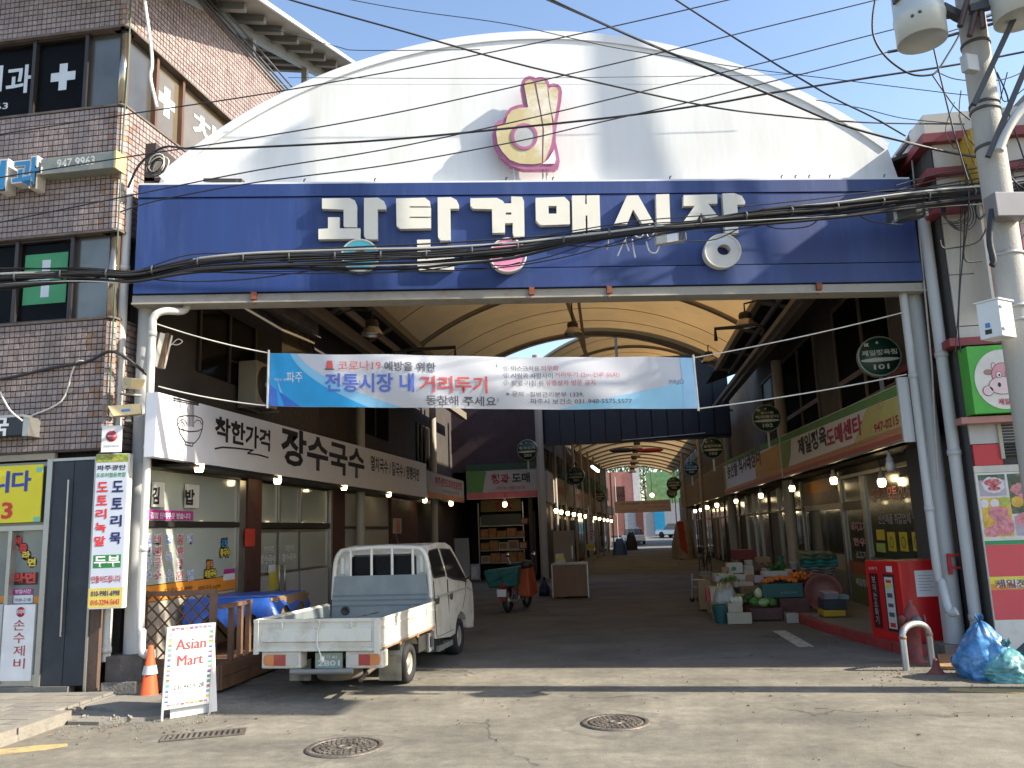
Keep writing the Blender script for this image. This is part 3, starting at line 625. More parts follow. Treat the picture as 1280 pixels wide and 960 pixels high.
# green poster with white cross on the lower window
pa = BF.uv(32, 322, -0.108); pb2 = BF.uv(82, 374, -0.108)
grp = Fr(BF.p(0,0,-0.110), BF.U); mb = MB(); mb.boxf(grp, pa[0], pb2[0], pb2[1]-0.04, pa[1]+0.03, 0, 0.004); obj('green_poster', mb, mat('poster_green', (0.05, 0.28, 0.11), 0.5, var=0.1), tb)
um = (pa[0]+pb2[0])/2; mb = MB(); mb.boxf(grp, um-0.055, um+0.065, pb2[1]+0.05, pa[1]-0.06, 0.0045, 0.006); mb.boxf(grp, pa[0]+0.07, pb2[0]-0.05, (pa[1]+pb2[1])/2-0.02, (pa[1]+pb2[1])/2+0.03, 0.0045, 0.006); obj('cross_decal', mb, wfilm, tb)
# roof edge: parapet cap, conduits and the metal canopy on the roof
mb = MB(); mb.boxf(BF, FX, 0.0, Z3b, Z3b+0.06, -0.3, 0.01); mb.boxf(BS, 0.0, SY, Z3b, Z3b+0.06, -0.3, 0.01); obj('parapet_cap', mb, concrete, tb)
for k, (dn, dz) in enumerate(((0.05, 0.02), (0.05, -0.06), (0.05, 0.11), (0.10, 0.19))):
    mb = MB(); mb.tube([BS.p(0.1, Z3b+dz, dn), BS.p(2.2, Z3b+dz-0.02, dn), BS.p(SY, Z3b+dz, dn)], 0.018, 6); obj('conduit', mb, mat('dark_conduit', (0.10, 0.10, 0.11), 0.5), tb)
rc = thing('roof_canopy', 'grey steel canopy roof standing on top of the tiled building', 'roof canopy', (-6.5, 12.5, 10.4))
e0, e1 = ony(296, -20, 10.6), ony(436, 75, 16.2)
ed = (e1-e0); lf = Vector((-3.4, 0, 0.55)); e0b, e1b = e0 - ed*0.3, e1 + ed*0.25
mb = MB(); mb.box8([e0b+lf, e0b, e1b, e1b+lf, e0b+lf+Vector((0,0,.05)), e0b+Vector((0,0,.05)), e1b+Vector((0,0,.05)), e1b+lf+Vector((0,0,.05))]); obj('roof_sheet', mb, mat('canopy_sheet', (0.30, 0.31, 0.29), 0.6, var=0.12, vs=2), rc)
mb = MB(); mb.bar(e0b+Vector((0.02,0,0)), e1b+Vector((0.02,0,0)), 0.04, 0.07); obj('fascia', mb, mat('rim_white', (0.78, 0.79, 0.80)), rc)
cs = mat('canopy_steel', (0.33, 0.36, 0.37), 0.5, 0.2, var=0.1)
for i in range(11):
    p = e0b.lerp(e1b, (i+0.5)/11); mb = MB(); mb.bar(p+Vector((-0.35,0,-0.02)), p+lf+Vector((0,0,-0.08)), 0.10, 0.14); obj('purlin', mb, cs, rc)
for f_ in (0.28, 0.75):
    mb = MB(); mb.bar(e0b+lf*f_+Vector((0,0,-0.2)), e1b+lf*f_+Vector((0,0,-0.2)), 0.13, 0.18); obj('beam', mb, cs, rc)
for t in (0.18, 0.5, 0.82):
    p = e0b.lerp(e1b, t)+lf*0.28; mb = MB(); mb.bar(p+Vector((0,0,-0.25)), Vector((p.x, p.y, 10.3)), 0.12, 0.12); obj('post', mb, greyp, rc)
rl = thing('roof_railing', 'thin rusty railing with mesh at the roof edge under the grey canopy', 'railing', (-6.7, 10.5, 10.4))
for h in (0.25, 0.45, 0.65):
    mb = MB(); mb.tube([(-6.45, 9.8, 10.4+h), (-6.30, 12.3, 10.4+h)], 0.013, 6); obj('rail', mb, mat('rail_beige', (0.42, 0.36, 0.30), 0.5), rl)
for i in range(6):
    p = Vector((-6.45, 9.8, 10.4)).lerp(Vector((-6.30, 12.3, 10.4)), i/5); mb = MB(); mb.tube([p, p+Vector((0,0,0.68))], 0.018, 6); obj('post', mb, mat('rail_beige', (0.42, 0.36, 0.30), 0.5), rl)

# box sign with phone number and channel letters on the front
CHF = BF.off(0.22)
sg = thing('clinic_letters', 'blue faced white edged channel letters of a clinic, cut by the left picture edge', 'sign letters', tuple(BF.p(-1.9, 6.7, 0.1)))
blf = mat('letter_blue', (0.03, 0.22, 0.45), 0.4, var=0.12); wht = mat('white_plastic', (0.66, 0.64, 0.58), 0.5, var=0.06, dirt=(0.4, 0.36, 0.28), ds=4)
for ch, X0, X1 in (('과', 14, 51), ('치', -34, 9)):
    a = CHF.uv(X0, 215); b = CHF.uv(X1, 215); z0_, z1_ = CHF.uv(30, 236)[1], CHF.uv(30, 196)[1]
    text(ch, CHF, a[0], z0_, b[0], z1_, wht, sg, n=-0.09, ext=0.09, bold=0.065, name='letter_box'); text(ch, CHF, a[0]+0.022, z0_+0.022, b[0]-0.022, z1_-0.022, blf, sg, n=0.004, bold=0.03, name='letter_face')
bx = thing('phone_number_box', 'long grey box sign reading 947 9963 on the tiled wall', 'box sign', tuple(BF.p(-1.0, 6.7, 0.15)))
a = BF.uv(50, 215, 0.2); b = BF.uv(143, 196, 0.2); v1 = BF.uv(143, 189, 0.2)[1]; v0 = BF.uv(143, 209, 0.2)[1]
mb = MB(); mb.boxf(BF, a[0], b[0], v0, v1, 0.0, 0.2); obj('box', mb, mat('grey_green_box', (0.24, 0.26, 0.23), 0.5, var=0.1, vs=3, dirt=(0.35, 0.32, 0.2), ds=3), bx, bevel=0.006)
mb = MB(); mb.boxf(BF, b[0], b[0]+0.03, v0-0.01, v1+0.01, -0.01, 0.21); obj('end_cap', mb, mat('yellowed_cap', (0.50, 0.44, 0.18), 0.5, var=0.15), bx)
u0 = BF.uv(71, 208, 0.2)[0]; u1 = BF.uv(119, 202, 0.2)[0]; text('947 9963', BF.off(0.2), u0, v0+0.06, u1, v1-0.03, wht, bx, bold=0.03, n=0.006)

# cables and hoses on the corner
mb = MB(); mb.tube(smooth_path([BF.p(0.04, 10.3, 0.05), fp(189, 60, 0.3), fp(188, 95, 0.3), fp(193, 120, 0.3), fp(196, 134, 0.3)], 5), 0.022, 8)
tag(obj('hose', mb, wht), 'off white hose hanging down the corner of the tiled building', 'hose')
mb = MB(); mb.tube([BF.p(0.06, 10.3, 0.06), BF.p(0.06, 8.2, 0.04), BF.p(0.04, 7.0, 0.05), BF.p(0.05, 5.0, 0.06), BF.p(0.04, 3.4, 0.05)], 0.010, 6)
tag(obj('cable', mb, mat('green_cable', (0.04, 0.10, 0.06), 0.5)), 'thin dark green cable running down the tiled building corner', 'cable')
c_ = BS.p(0.55, 6.30, 0.2); sp = thing('cable_coil', 'coil of black and white cable hung beside the left end of the arch', 'cable coil', tuple(c_))
for k in range(9):
    mb = MB(); n_ = Vector((random.uniform(-.3,.3), random.uniform(-.4,.1)-0.9, random.uniform(-.2,.2))); cc = fp(197, 207, 0.12)+Vector((random.uniform(-.03,.03), random.uniform(-.06,.06), random.uniform(-.03,.03)))
    ax = n_.normalized(); a_ = ax.orthogonal().normalized(); b_ = ax.cross(a_)
    mb.tube([cc+(a_*math.cos(t*math.pi/8)*0.13+b_*math.sin(t*math.pi/8)*0.10)*random.uniform(0.95, 1.05) for t in range(17)], 0.008, 5); obj('loop', mb, mat('black_cable', (0.02, 0.02, 0.022), 0.5) if k % 3 else wht, sp)

# ---- ground floor of the tiled building
gf = BF.off(-0.04)
def boxpx(fr, x0, x1, yt, yb, n0, n1, mt, nm, parent, **k):
    ym = (yt+yb)/2; u0, u1 = fr.uv(x0, ym)[0], fr.uv(x1, ym)[0]; v1, v0 = fr.uv((x0+x1)/2, yt)[1], fr.uv((x0+x1)/2, yb)[1]
    mb = MB(); mb.boxf(fr, u0, u1, v0, v1, n0, n1); return obj(nm, mb, mt, parent, **k)
blackp = mat('black_door_panel', (0.022, 0.028, 0.040), 0.5, var=0.2, vs=3, dirt=(0.06, 0.06, 0.06), ds=2)
u51, u60, u118, u128 = [gf.uv(x, 700)[0] for x in (53, 60, 113, 126)]
for a, b in ((u60, (u60+u118)/2-0.004), ((u60+u118)/2+0.004, u118)):
    mb = MB(); mb.boxf(gf, a, b, 0.17, 2.86, -0.06, 0.0); obj('door', mb, blackp, tb)
mb = MB(); mb.tube([gf.p(*gf.uv(89, 600), 0.05), gf.p(*gf.uv(79, 795), 0.05)], 0.012, 8); obj('door_handle', mb, alu, tb)
mb = MB(); mb.boxf(gf, u51, u60-0.005, 0.1, 2.9, -0.06, 0.02); mb.boxf(gf, u118+0.003, u118+0.03, 0.1, 2.9, -0.06, 0.02); mb.boxf(gf, u60, u118, 2.865, 2.9, -0.06, 0.02); obj('door_frame', mb, alu, tb)
mb = MB(); mb.boxf(gf, u118+0.035, -0.0, 0.1, 2.97, -0.07, 0.0); obj('stained_pier', mb, mat('stained_brown_pier', (0.12, 0.075, 0.055), 0.8, var=0.4, vs=5, streak=True, dirt=(0.03, 0.025, 0.02), ds=2, da=0.8, bump=0.3), tb)
mb = MB(); mb.boxf(gf, FX, -0.35, 0.0, 0.165, -0.1, 0.03); obj('base_course', mb, mat('base_stone', (0.17, 0.16, 0.14), 0.8, var=0.2, bump=0.3), tb)
for i in range(6): mb = MB(); mb.boxf(gf, FX, u60, 2.90+i*0.013, 2.911+i*0.013, -0.06, 0.0); obj('slat', mb, mat('beige_slat', (0.38, 0.33, 0.25), 0.6), tb)
# window bay left of the black doors
mb = MB(); mb.boxf(gf, FX, u51-0.01, 0.2, 2.88, -0.11, -0.10); obj('shop_window', mb, mat('hazy_glass', (0.16, 0.19, 0.19), 0.12, var=0.2, vs=1.5, coat=1.0), tb)
v655 = gf.uv(30, 655)[1]; mb = MB(); mb.boxf(gf, FX, u51-0.01, v655-0.08, v655-0.02, -0.10, 0.0); u10 = gf.uv(11, 700)[0]; mb.boxf(gf, u10-0.03, u10+0.02, 0.2, v655-0.081, -0.10, 0.0)
mb.boxf(gf, FX, u51-0.01, 0.17, 0.30, -0.10, 0.0); obj('window_frame', mb, alu, tb)
yb = thing('yellow_banner', 'bright yellow shop banner with blue lettering and a red 3', 'banner', tuple(gf.p(-2.0, 2.4, 0.02)))
boxpx(gf, -45, 53, 583, 654, 0.005, 0.02, mat('banner_yellow', (0.72, 0.62, 0.02), 0.5, var=0.05), 'sheet', yb)
gfy = gf.off(0.021); blu = mat('print_blue', (0.03, 0.05, 0.35), 0.5); red = mat('print_red', (0.60, 0.03, 0.03), 0.5); blk = mat('print_black', (0.012, 0.012, 0.014), 0.5); whi = mat('print_white', (0.72, 0.72, 0.72), 0.5)
pt('합', gfy, -40, -14, 588, 618, blu, yb, bold=0.03); pt('니', gfy, -12, 12, 590, 617, blu, yb, bold=0.03); pt('다', gfy, 15, 39, 589, 615, blu, yb, bold=0.03); pt('3', gfy, 2, 16, 628, 649, red, yb, bold=0.03)
for (x, y) in ((50, 587), (46, 649)):
    boxpx(gfy, x-4, x+3, y-3, y+3, 0.0, 0.003, mat('teal_print', (0.15, 0.5, 0.45), 0.5), 'corner_pattern', yb)
st = gf.off(-0.095)
for (cx, cy, s_, colr) in ((22, 676, '매', (0.62, 0.06, 0.05)), (29, 685, '콤', (0.62, 0.06, 0.05)), (33, 694, '라', (0.75, 0.55, 0.05)), (40, 703, '면', (0.75, 0.55, 0.05))):
    mb = MB(); u, v = st.uv(cx, cy); mb.lathe(st.p(u, v, 0), st.N, [(0, 0.003), (0.065, 0.003), (0.065, 0)], 12); obj('sticker_back', mb, blk, tb)
    pt(s_, st, cx-5, cx+5, cy-5, cy+5, mat('sticker_%d' % cx, colr, 0.5), tb, bold=0.05, n=0.006)
boxpx(st, 14, 47, 716, 731, 0, 0.003, blk, 'sticker_back', tb); pt('라면', st, 16, 45, 716, 730, mat('sticker_22', (0.62, 0.06, 0.05)), tb, bold=0.05, n=0.006)
boxpx(st, 17, 41, 736, 743, 0, 0.003, mat('magenta_print', (0.42, 0.03, 0.22), 0.5), 'sticker_back', tb); pt('영업시간', st, 19, 39, 737, 742, whi, tb, n=0.006, bold=0.02)
boxpx(st, 17, 41, 744, 754, 0, 0.003, whi, 'sticker_back', tb); pt('10:00~21:00', st, 19, 39, 748, 752, blk, tb, n=0.006)
boxpx(st, -45, 16, 745, 754, 0, 0.002, mat('orange_strip', (0.70, 0.25, 0.03), 0.5), 'orange_strip', tb); boxpx(st, 42, 50, 745, 754, 0, 0.002, mat('orange_strip', (0.7, 0.25, 0.03)), 'orange_strip', tb)
sj = thing('noodle_board', 'tall white board reading 손수제비 in dark red beside the black doors', 'sign board', tuple(gf.p(-2.0, 0.5, 0.0)))
boxpx(gf, 3, 42, 756, 851, -0.08, 0.012, whi, 'board', sj); g2 = gf.off(0.013)
u, v = g2.uv(26, 765); mb = MB(); mb.lathe(g2.p(u, v, 0), g2.N, [(0, 0.003), (0.06, 0.003), (0.06, 0)], 18); obj('red_dot', mb, mat('print_darkred', (0.38, 0.02, 0.03), 0.5), sj); pt('바지락', g2, 20, 32, 762, 768, whi, sj, n=0.005, bold=0.02)
for i, ch in enumerate('손수제비'): pt(ch, g2, 17, 31, 775+i*16, 788+i*16, mat('print_darkred', (0.38, 0.02, 0.03)), sj)
boxpx(gf, -50, 1, 756, 851, -0.08, 0.012, mat('grey_lower_panel', (0.4, 0.42, 0.42), 0.5), 'lower_panel', tb)
# black sign on the lower left
bs_ = thing('black_box_sign', 'black box sign with silver edge under the tiles at the left picture edge', 'box sign', tuple(BF.p(-1.9, 3.2, 0.15)))
boxpx(BF.off(0.0), -60, 43, 527, 548, 0.0, 0.2, blackp, 'box', bs_); boxpx(BF.off(0.0), 43.3, 50, 524, 547, 0.0, 0.21, alu, 'end_cap', bs_); boxpx(BF.off(0.0), -60, 43, 523.5, 526.5, 0.0, 0.21, alu, 'top_edge', bs_)
text('국', BF.off(0.205), *BF.off(.205).uv(-14, 546), *BF.off(.205).uv(12, 521), whi, bs_, bold=0.03)
mb = MB(); mb.tube(smooth_path([fp(0, 490, 0.45), fp(12, 512, 0.45), fp(28, 526, 0.45)], 5), 0.011, 6); tag(obj('cord', mb, wht), 'white cord drooping to the top of the black box sign', 'cord')
mb = MB(); mb.tube(smooth_path([BF.p(-1.05, 3.45, .03), BF.p(-.62, 3.62, .04), BF.p(-.5, 4.0, .03), BF.p(-.42, 4.12, .04), BF.p(-.3, 4.10, .03)], 5), 0.011, 6); tag(obj('cord', mb, wht), 'white cord curving up across the tiles to the black wall cable', 'cord')
mb = MB(); mb.tube(smooth_path([BF.p(-3, 3.86, .05), BF.p(-1.5, 3.95, .05), BF.p(-0.8, 4.05, .05), BF.p(-.3, 4.10, .05), BF.p(0.1, 4.2, .08), fp(186, 470, -.1)], 5), 0.020, 6); tag(obj('cable', mb, mat('black_cable', (0.02, 0.02, 0.022))), 'thick black cable strung along the tiled wall to the gate column', 'cable')

# boards at the corner
cb_ = thing('tofu_board', 'tall white board advertising acorn jelly and tofu beside the left gate column', 'sign board', tuple(fp(140, 660, 0.25)))
tf = Fr(fp(140, 660, 0.22), FAC.U)
def tfu(px, py): return tf.uv(px, py)
x0, y0_ = tfu(115, 660)[0], 0; x1 = tfu(157, 660)[0]; ytop = tfu(138, 567)[1]; ybot = tfu(138, 761)[1]
mb = MB(); mb.boxf(tf, x0, x1, ybot, ytop, -0.14, -0.02); obj('box', mb, wht, cb_, bevel=0.004)
xe = tfu(150, 660)[0]-0.01; face = tf.off(-0.02)
mb = MB(); mb.boxf(face, x0+0.005, xe+0.06, ybot+0.005, ytop-0.005, 0, 0.004); obj('print_sheet', mb, mat('board_paleblue', (0.50, 0.54, 0.62), 0.5, var=0.03), cb_)
def bt(s_, fu0, fu1, fv0, fv1, M, bold=0.02, back=None):
    W = xe+0.06-x0; Hh = ytop-ybot; U0, U1 = x0+W*fu0, x0+W*fu1; V1, V0 = ytop-Hh*fv0, ytop-Hh*fv1
    if back:
        mb = MB(); mb.boxf(face, U0-0.01, U1+0.01, V0-0.012, V1+0.012, 0.0045, 0.0055); obj('print_field', mb, back, cb_)
    if s_: text(s_, face, U0, V0, U1, V1, M, cb_, n=0.008, bold=bold)
bt('', 0.02, 0.98, 0.01, 0.05, None, back=mat('sign_patterned_green', (0.22, 0.30, 0.05), 0.6, var=0.6, vs=30, dirt=(0.6, 0.2, 0.05), ds=25, da=0.9))
bt('파주광탄', 0.05, 0.95, 0.075, 0.11, blk); bt('도토리협동조합', 0.04, 0.96, 0.125, 0.155, mat('print_green', (0.02, 0.22, 0.06), 0.5))
for i, ch in enumerate('도토리녹말'): bt(ch, 0.08, 0.42, 0.185+i*0.088, 0.25+i*0.088, red, 0.03)
for i, ch in enumerate('도토리묵'): bt(ch, 0.55, 0.90, 0.18+i*0.112, 0.255+i*0.112, mat('print_navy', (0.015, 0.015, 0.10), 0.5), 0.03)
bt('두부', 0.10, 0.90, 0.665, 0.735, whi, 0.03, back=mat('sign_green', (0.02, 0.20, 0.04), 0.5))
bt('만들어드립니다', 0.05, 0.95, 0.79, 0.835, mat('print_darkred', (0.38, 0.02, 0.03)))
bt('', 0.01, 0.99, 0.875, 0.985, None, back=mat('sign_ochre', (0.55, 0.45, 0.10), 0.5)); bt('010-9981-6998', 0.06, 0.94, 0.885, 0.92, mat('print_navy', (0.015, 0.015, 0.10))); bt('010-3294-5643', 0.06, 0.94, 0.94, 0.975, red)
ns = thing('notice_plate', 'small white plate with a red round seal above the tofu board', 'notice plate', tuple(fp(140, 548, 0.2)))
f3 = Fr(fp(140, 548, 0.24), FAC.U); a = f3.uv(127, 548)[0]; b = f3.uv(152, 548)[0]; c0 = f3.uv(140, 565)[1]; c1 = f3.uv(140, 532)[1]
mb = MB(); mb.boxf(f3, a, b, c0, c1, -0.015, 0); obj('plate', mb, whi, ns); mb = MB(); mb.lathe(f3.p((a+b)/2, c0+(c1-c0)*0.6, 0), f3.N, [(0, 0.003), (0.068, 0.003), (0.068, 0)], 24); obj('seal', mb, mat('seal_red', (0.45, 0.05, 0.07), 0.5), ns)
text('백년가게', f3, (a+b)/2-0.045, c0+(c1-c0)*0.56, (a+b)/2+0.045, c0+(c1-c0)*0.64, whi, ns, n=0.006, bold=0.02); text('소상공인시장진흥', f3, a+0.03, c0+0.06, b-0.03, c0+0.085, blk, ns, n=0.003)

# surveillance cameras on the left column
def cctv(c, d, lab, tilt=0.0):
    c = Vector(c); d = Vector(d).normalized(); side = d.cross(Vector((0,0,1))).normalized(); up_ = side.cross(d)
    t = thing('security_camera', lab, 'security camera', tuple(c)); M4 = Matrix((side, d, up_)).transposed().to_4x4(); M4.translation = c
    q = MB(); q.box8([M4 @ Vector(p) for p in ((-.075,-.17,-.06),(.075,-.17,-.06),(.075,.15,-.06),(-.075,.15,-.06),(-.075,-.17,.07),(.075,-.17,.07),(.085,.2,.075),(-.085,.2,.075))])
    obj('housing', q, mat('yellowed_housing', (0.62, 0.50, 0.28), 0.45, var=0.1, dirt=(0.45, 0.33, 0.15), ds=4), t, bevel=0.008)
    q = MB(); q.boxm(M4 @ Matrix.Translation((0, 0.152, 0.0)), 0.12, 0.006, 0.09); obj('lens_glass', q, mat('lens_black', (0.05, 0.04, 0.03), 0.2), t)
    q = MB(); q.boxm(M4 @ Matrix.Translation((0.0765, 0.0, 0.0)), 0.004, 0.10, 0.03); q.boxm(M4 @ Matrix.Translation((-0.0765, 0.0, 0.0)), 0.004, 0.10, 0.03); obj('label', q, mat('label_blue', (0.05, 0.2, 0.5), 0.5), t)
    q = MB(); q.bar(M4 @ Vector((0,-0.02,-0.06)), M4 @ Vector((0,-0.02,-0.13)), 0.05, 0.03); q.bar(M4 @ Vector((-0.12,-0.02,-0.135)), M4 @ Vector((0.12,-0.02,-0.135)), 0.06, 0.02); obj('mount', q, mat('mount_grey', (0.25, 0.24, 0.22), 0.5, 0.4), t)
cctv(fp(166, 480, 0.22), (0.9, -0.75, -0.25), 'cream security camera housing pointing right, upper one on the left column')
cctv(fp(158, 514, 0.22), (-0.9, -0.45, -0.12), 'cream security camera housing pointing left, lower one above the notice plate')
# floodlight hanging behind the white downpipe
fl = thing('floodlight', 'long tilted metal floodlight hanging beside the white downpipe', 'floodlight', tuple(fp(200, 440, -0.2)))
a = fp(207, 418, -0.25); b = fp(197, 460, -0.25); mb = MB(); mb.bar(a, b, 0.17, 0.12, upv=(0.7, -0.7, 0)); obj('housing', mb, alu, fl, bevel=0.006)
mb = MB(); mb.bar(a+Vector((0.06, -0.03, 0)), b+Vector((0.06, -0.03, 0)), 0.05, 0.06); obj('side_plate', mb, mat('bronze_plate', (0.22, 0.13, 0.08), 0.4, 0.5), fl)
mb = MB(); mb.tube(smooth_path([fp(213, 432, -0.25), fp(222, 424, -0.25), fp(228, 427, -0.25), fp(222, 431, -0.25), fp(214, 430, -0.25)], 4), 0.008, 5); obj('wire_loop', mb, wht, fl)

# ================================================================== LEFT SHOP ROW
LG = Fr((-6.05, 0, 0), (0, 1, 0)); LF = LW
film = mat('frosted_green_film', (0.40, 0.43, 0.37), 0.12, var=0.06, vs=1.2, coat=0.6)
brownw = mat('dark_brown_wood', (0.075, 0.03, 0.022), 0.6, var=0.25, vs=4, bump=0.25)
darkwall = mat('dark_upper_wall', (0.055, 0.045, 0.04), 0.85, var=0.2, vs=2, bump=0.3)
greyd = mat('door_grey_panel', (0.40, 0.41, 0.40), 0.45, var=0.05)
steelf = mat('satin_steel_frame', (0.40, 0.38, 0.34), 0.35, 0.8, var=0.1)
blackf = mat('black_frame', (0.025, 0.022, 0.02), 0.45, var=0.1)
ls = thing('noodle_shop', 'noodle restaurant front left under the arcade with frosted glass, brown pillars and grey doors', 'shop', (-6.05, 14, 0))
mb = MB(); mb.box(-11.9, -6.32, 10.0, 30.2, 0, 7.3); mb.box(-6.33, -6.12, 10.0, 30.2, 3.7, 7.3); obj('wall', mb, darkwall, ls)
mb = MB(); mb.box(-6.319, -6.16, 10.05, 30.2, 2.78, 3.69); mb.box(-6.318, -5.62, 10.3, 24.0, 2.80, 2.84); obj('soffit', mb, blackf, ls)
def lw_box(y0, y1, z0, z1, n0, n1, mt, nm, parent=None, **k):
    mb = MB(); mb.boxf(LG, y0, y1, z0, z1, n0, n1); return obj(nm, mb, mt, parent or ls, **k)
# bay A
lw_box(9.95, 12.62, 2.10, 2.76, -0.03, -0.02, film, 'window_pane'); lw_box(9.95, 12.62, 1.28, 2.01, -0.03, -0.02, film, 'window_pane'); lw_box(9.95, 12.62, 0.0, 1.06, -0.04, -0.02, mat('cream_low_wall', (0.42, 0.38, 0.30), 0.7), 'low_wall')
lw_box(9.95, 12.62, 1.07, 1.27, -0.04, -0.012, mat('orange_strip', (0.70, 0.25, 0.03)), 'orange_strip')
lw_box(9.9, 12.66, 2.02, 2.09, -0.05, 0.02, blackf, 'window_frame'); lw_box(9.9, 12.66, 2.765, 2.80, -0.05, 0.02, blackf, 'window_frame'); lw_box(12.63, 12.86, 0.2, 2.76, -0.05, 0.02, steelf, 'window_frame')
lw_box(12.87, 13.40, 0.15, 2.8, -0.1, 0.05, brownw, 'pillar')
# doors
def u_l(px, py=700): return LG.uv(px, py)[0]
cuts = [u_l(322), u_l(348), u_l(375), u_l(411)]
for i, (a, b) in enumerate(zip(cuts, cuts[1:])):
    lw_box(a+0.05, b-0.05, 2.10, 2.76, -0.03, -0.02, film, 'window_pane')
    d = lw_box(a+0.01, b-0.01, 0.2, 1.98, -0.04, -0.02, steelf, 'door' if i < 2 else 'door_panel')
    mb = MB(); mb.boxf(LG, a+0.07, b-0.07, 1.25, 1.92, -0.019, -0.012); obj('glass', mb, film, d)
    mb = MB(); mb.boxf(LG, a+0.06, b-0.06, 0.25, 1.20, -0.019, 0.004); obj('lower_panel', mb, greyd, d)
    if i < 2:
        s_ = b-0.12 if i == 0 else a+0.12
        mb = MB(); mb.tube([LG.p(s_, 0.85, 0.0), LG.p(s_, 0.85, 0.07), LG.p(s_, 1.35, 0.07), LG.p(s_, 1.35, 0.0)], 0.02, 8); obj('handle', mb, steelf, d)
        pt_ = LG.off(-0.009); um = (a+b)/2
        text('장수국수', pt_, um-0.33, 1.40, um+0.33, 1.55, mat('decal_white', (0.6, 0.6, 0.58), 0.6), d, bold=0.04); text('착한가격', pt_, um-0.18, 1.58, um+0.22, 1.70, mat('decal_white', (0.6, 0.6, 0.58)), d, bold=0.03)
lw_box(cuts[0], cuts[3], 2.0, 2.09, -0.05, 0.03, blackf, 'door_head'); lw_box(cuts[3], cuts[3]+0.1, 0.2, 2.78, -0.05, 0.05, steelf, 'door_frame')
for c_ in cuts[1:3]: lw_box(c_-0.03, c_+0.03, 2.1, 2.76, -0.04, 0.02, steelf, 'window_frame')
yn = LG.off(0.006)
boxpx(yn, 336, 348, 708, 738, 0, 0.003, mat('notice_yellow', (0.65, 0.55, 0.08), 0.5), 'notice', ls); boxpx(yn, 335, 344, 706, 716, 0.003, 0.006, whi, 'notice', ls)
lw_box(u_l(413), u_l(428), 0.1, 2.8, -0.1, 0.06, brownw, 'pillar')
lw_box(u_l(429), u_l(487), 0.1, 2.76, -0.06, -0.02, mat('pale_panel', (0.36, 0.34, 0.29), 0.5, var=0.05), 'wall_panel'); lw_box(u_l(429), u_l(487), 1.98, 2.04, -0.05, 0.01, blackf, 'window_frame'); lw_box(u_l(429)+1.45, u_l(429)+1.50, 0.1, 1.97, -0.05, 0.01, steelf, 'window_frame')
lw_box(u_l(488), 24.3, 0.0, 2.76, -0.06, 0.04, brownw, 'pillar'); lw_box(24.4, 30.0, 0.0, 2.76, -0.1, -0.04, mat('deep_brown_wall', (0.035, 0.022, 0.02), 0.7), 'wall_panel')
bsn = LG.off(0.045); boxpx(bsn, 491, 501, 648, 667, 0, 0.02, mat('cream_print', (0.5, 0.42, 0.3), 0.5), 'hanging_notice', ls); vtext('도토리', bsn.off(0.021), *bsn.uv(494, 666), *bsn.uv(499, 650), red, ls, bold=0.02)
# lettering on the glass of bay A
gl = LG.off(-0.015)
for cx, words, M in ((184, '멸치국수', mat('decal_bluewhite', (0.28, 0.33, 0.55), 0.6)), (197, '비빔국수', mat('decal_redwhite', (0.55, 0.16, 0.16), 0.6)), (211, '칼국수', mat('decal_bluewhite', (0.28, 0.33, 0.55))), (225, '짬뽕라면', mat('decal_redwhite', (0.55, 0.16, 0.16))), (238, '라면', mat('decal_bluewhite', (0.28, 0.33, 0.55)))):
    n_ = len(words)
    for i, ch in enumerate(words):
        y = 674 + i*(45.0/(n_-1) if n_ > 1 else 0)
        u, v = gl.uv(cx, y); w_ = 0.085
        for k_, (MM, bo, nn) in enumerate(((whi, 0.10, 0.003), (M, 0.02, 0.006))): text(ch, gl, u-w_-(0.01 if k_ == 0 else 0), v-0.065-(0.01 if k_ == 0 else 0), u+w_+(0.01 if k_ == 0 else 0), v+0.065+(0.01 if k_ == 0 else 0), MM, ls, n=nn, bold=bo)
for (x0, x1, yt, yb_, ch) in ((188, 201, 603, 634, '김'), (229, 245, 606, 635, '밥')):
    o = boxpx(gl, x0, x1, yt, yb_, 0.02, 0.05, wht, 'letter_card', ls); g_ = gl.off(0.052); pt(ch, g_, x0+2, x1-2, yt+5, yb_-4, blk, ls, bold=0.04)
boxpx(gl, 176, 241, 638, 650, 0.003, 0.008, mat('magenta_print', (0.42, 0.03, 0.22)), 'menu_strip', ls); pt('김밥 단체주문 받습니다', gl.off(0.009), 188, 238, 640, 648, whi, ls, bold=0.02)
for (cx, cy, s_, c1, sz) in ((280, 678, '김치', (0.05, 0.3, 0.6), 7), (281, 690, '콩국수', (0.75, 0.6, 0.05), 11), (262, 705, '한우', (0.7, 0.25, 0.05), 7), (263, 716, '비빔국수', (0.75, 0.6, 0.05), 12)):
    u, v = gl.uv(cx, cy); w_ = sz/16*0.26; text(s_, gl, u-w_, v-0.09, u+w_, v+0.07, blk, ls, n=0.003, bold=0.14); text(s_, gl, u-w_+0.02, v-0.07, u+w_-0.02, v+0.05, mat('sticker_c%d' % cy, c1, 0.5), ls, n=0.006, bold=0.04)
boxpx(gl, 279, 293, 711, 725, 0.003, 0.006, whi, 'notice', ls); boxpx(gl, 279, 293, 711, 717, 0.007, 0.008, mat('magenta_print', (0.42, 0.03, 0.22)), 'notice', ls)
pt('비빔국수 6,000', LG.off(-0.008), 248, 275, 733, 739, blk, ls); pt('칼국수 5,000', LG.off(-0.008), 205, 240, 736, 742, blk, ls)
boxpx(LG.off(0.052), 306, 318, 661, 683, 0, 0.01, mat('red_notice', (0.55, 0.05, 0.03), 0.5), 'notice', ls)

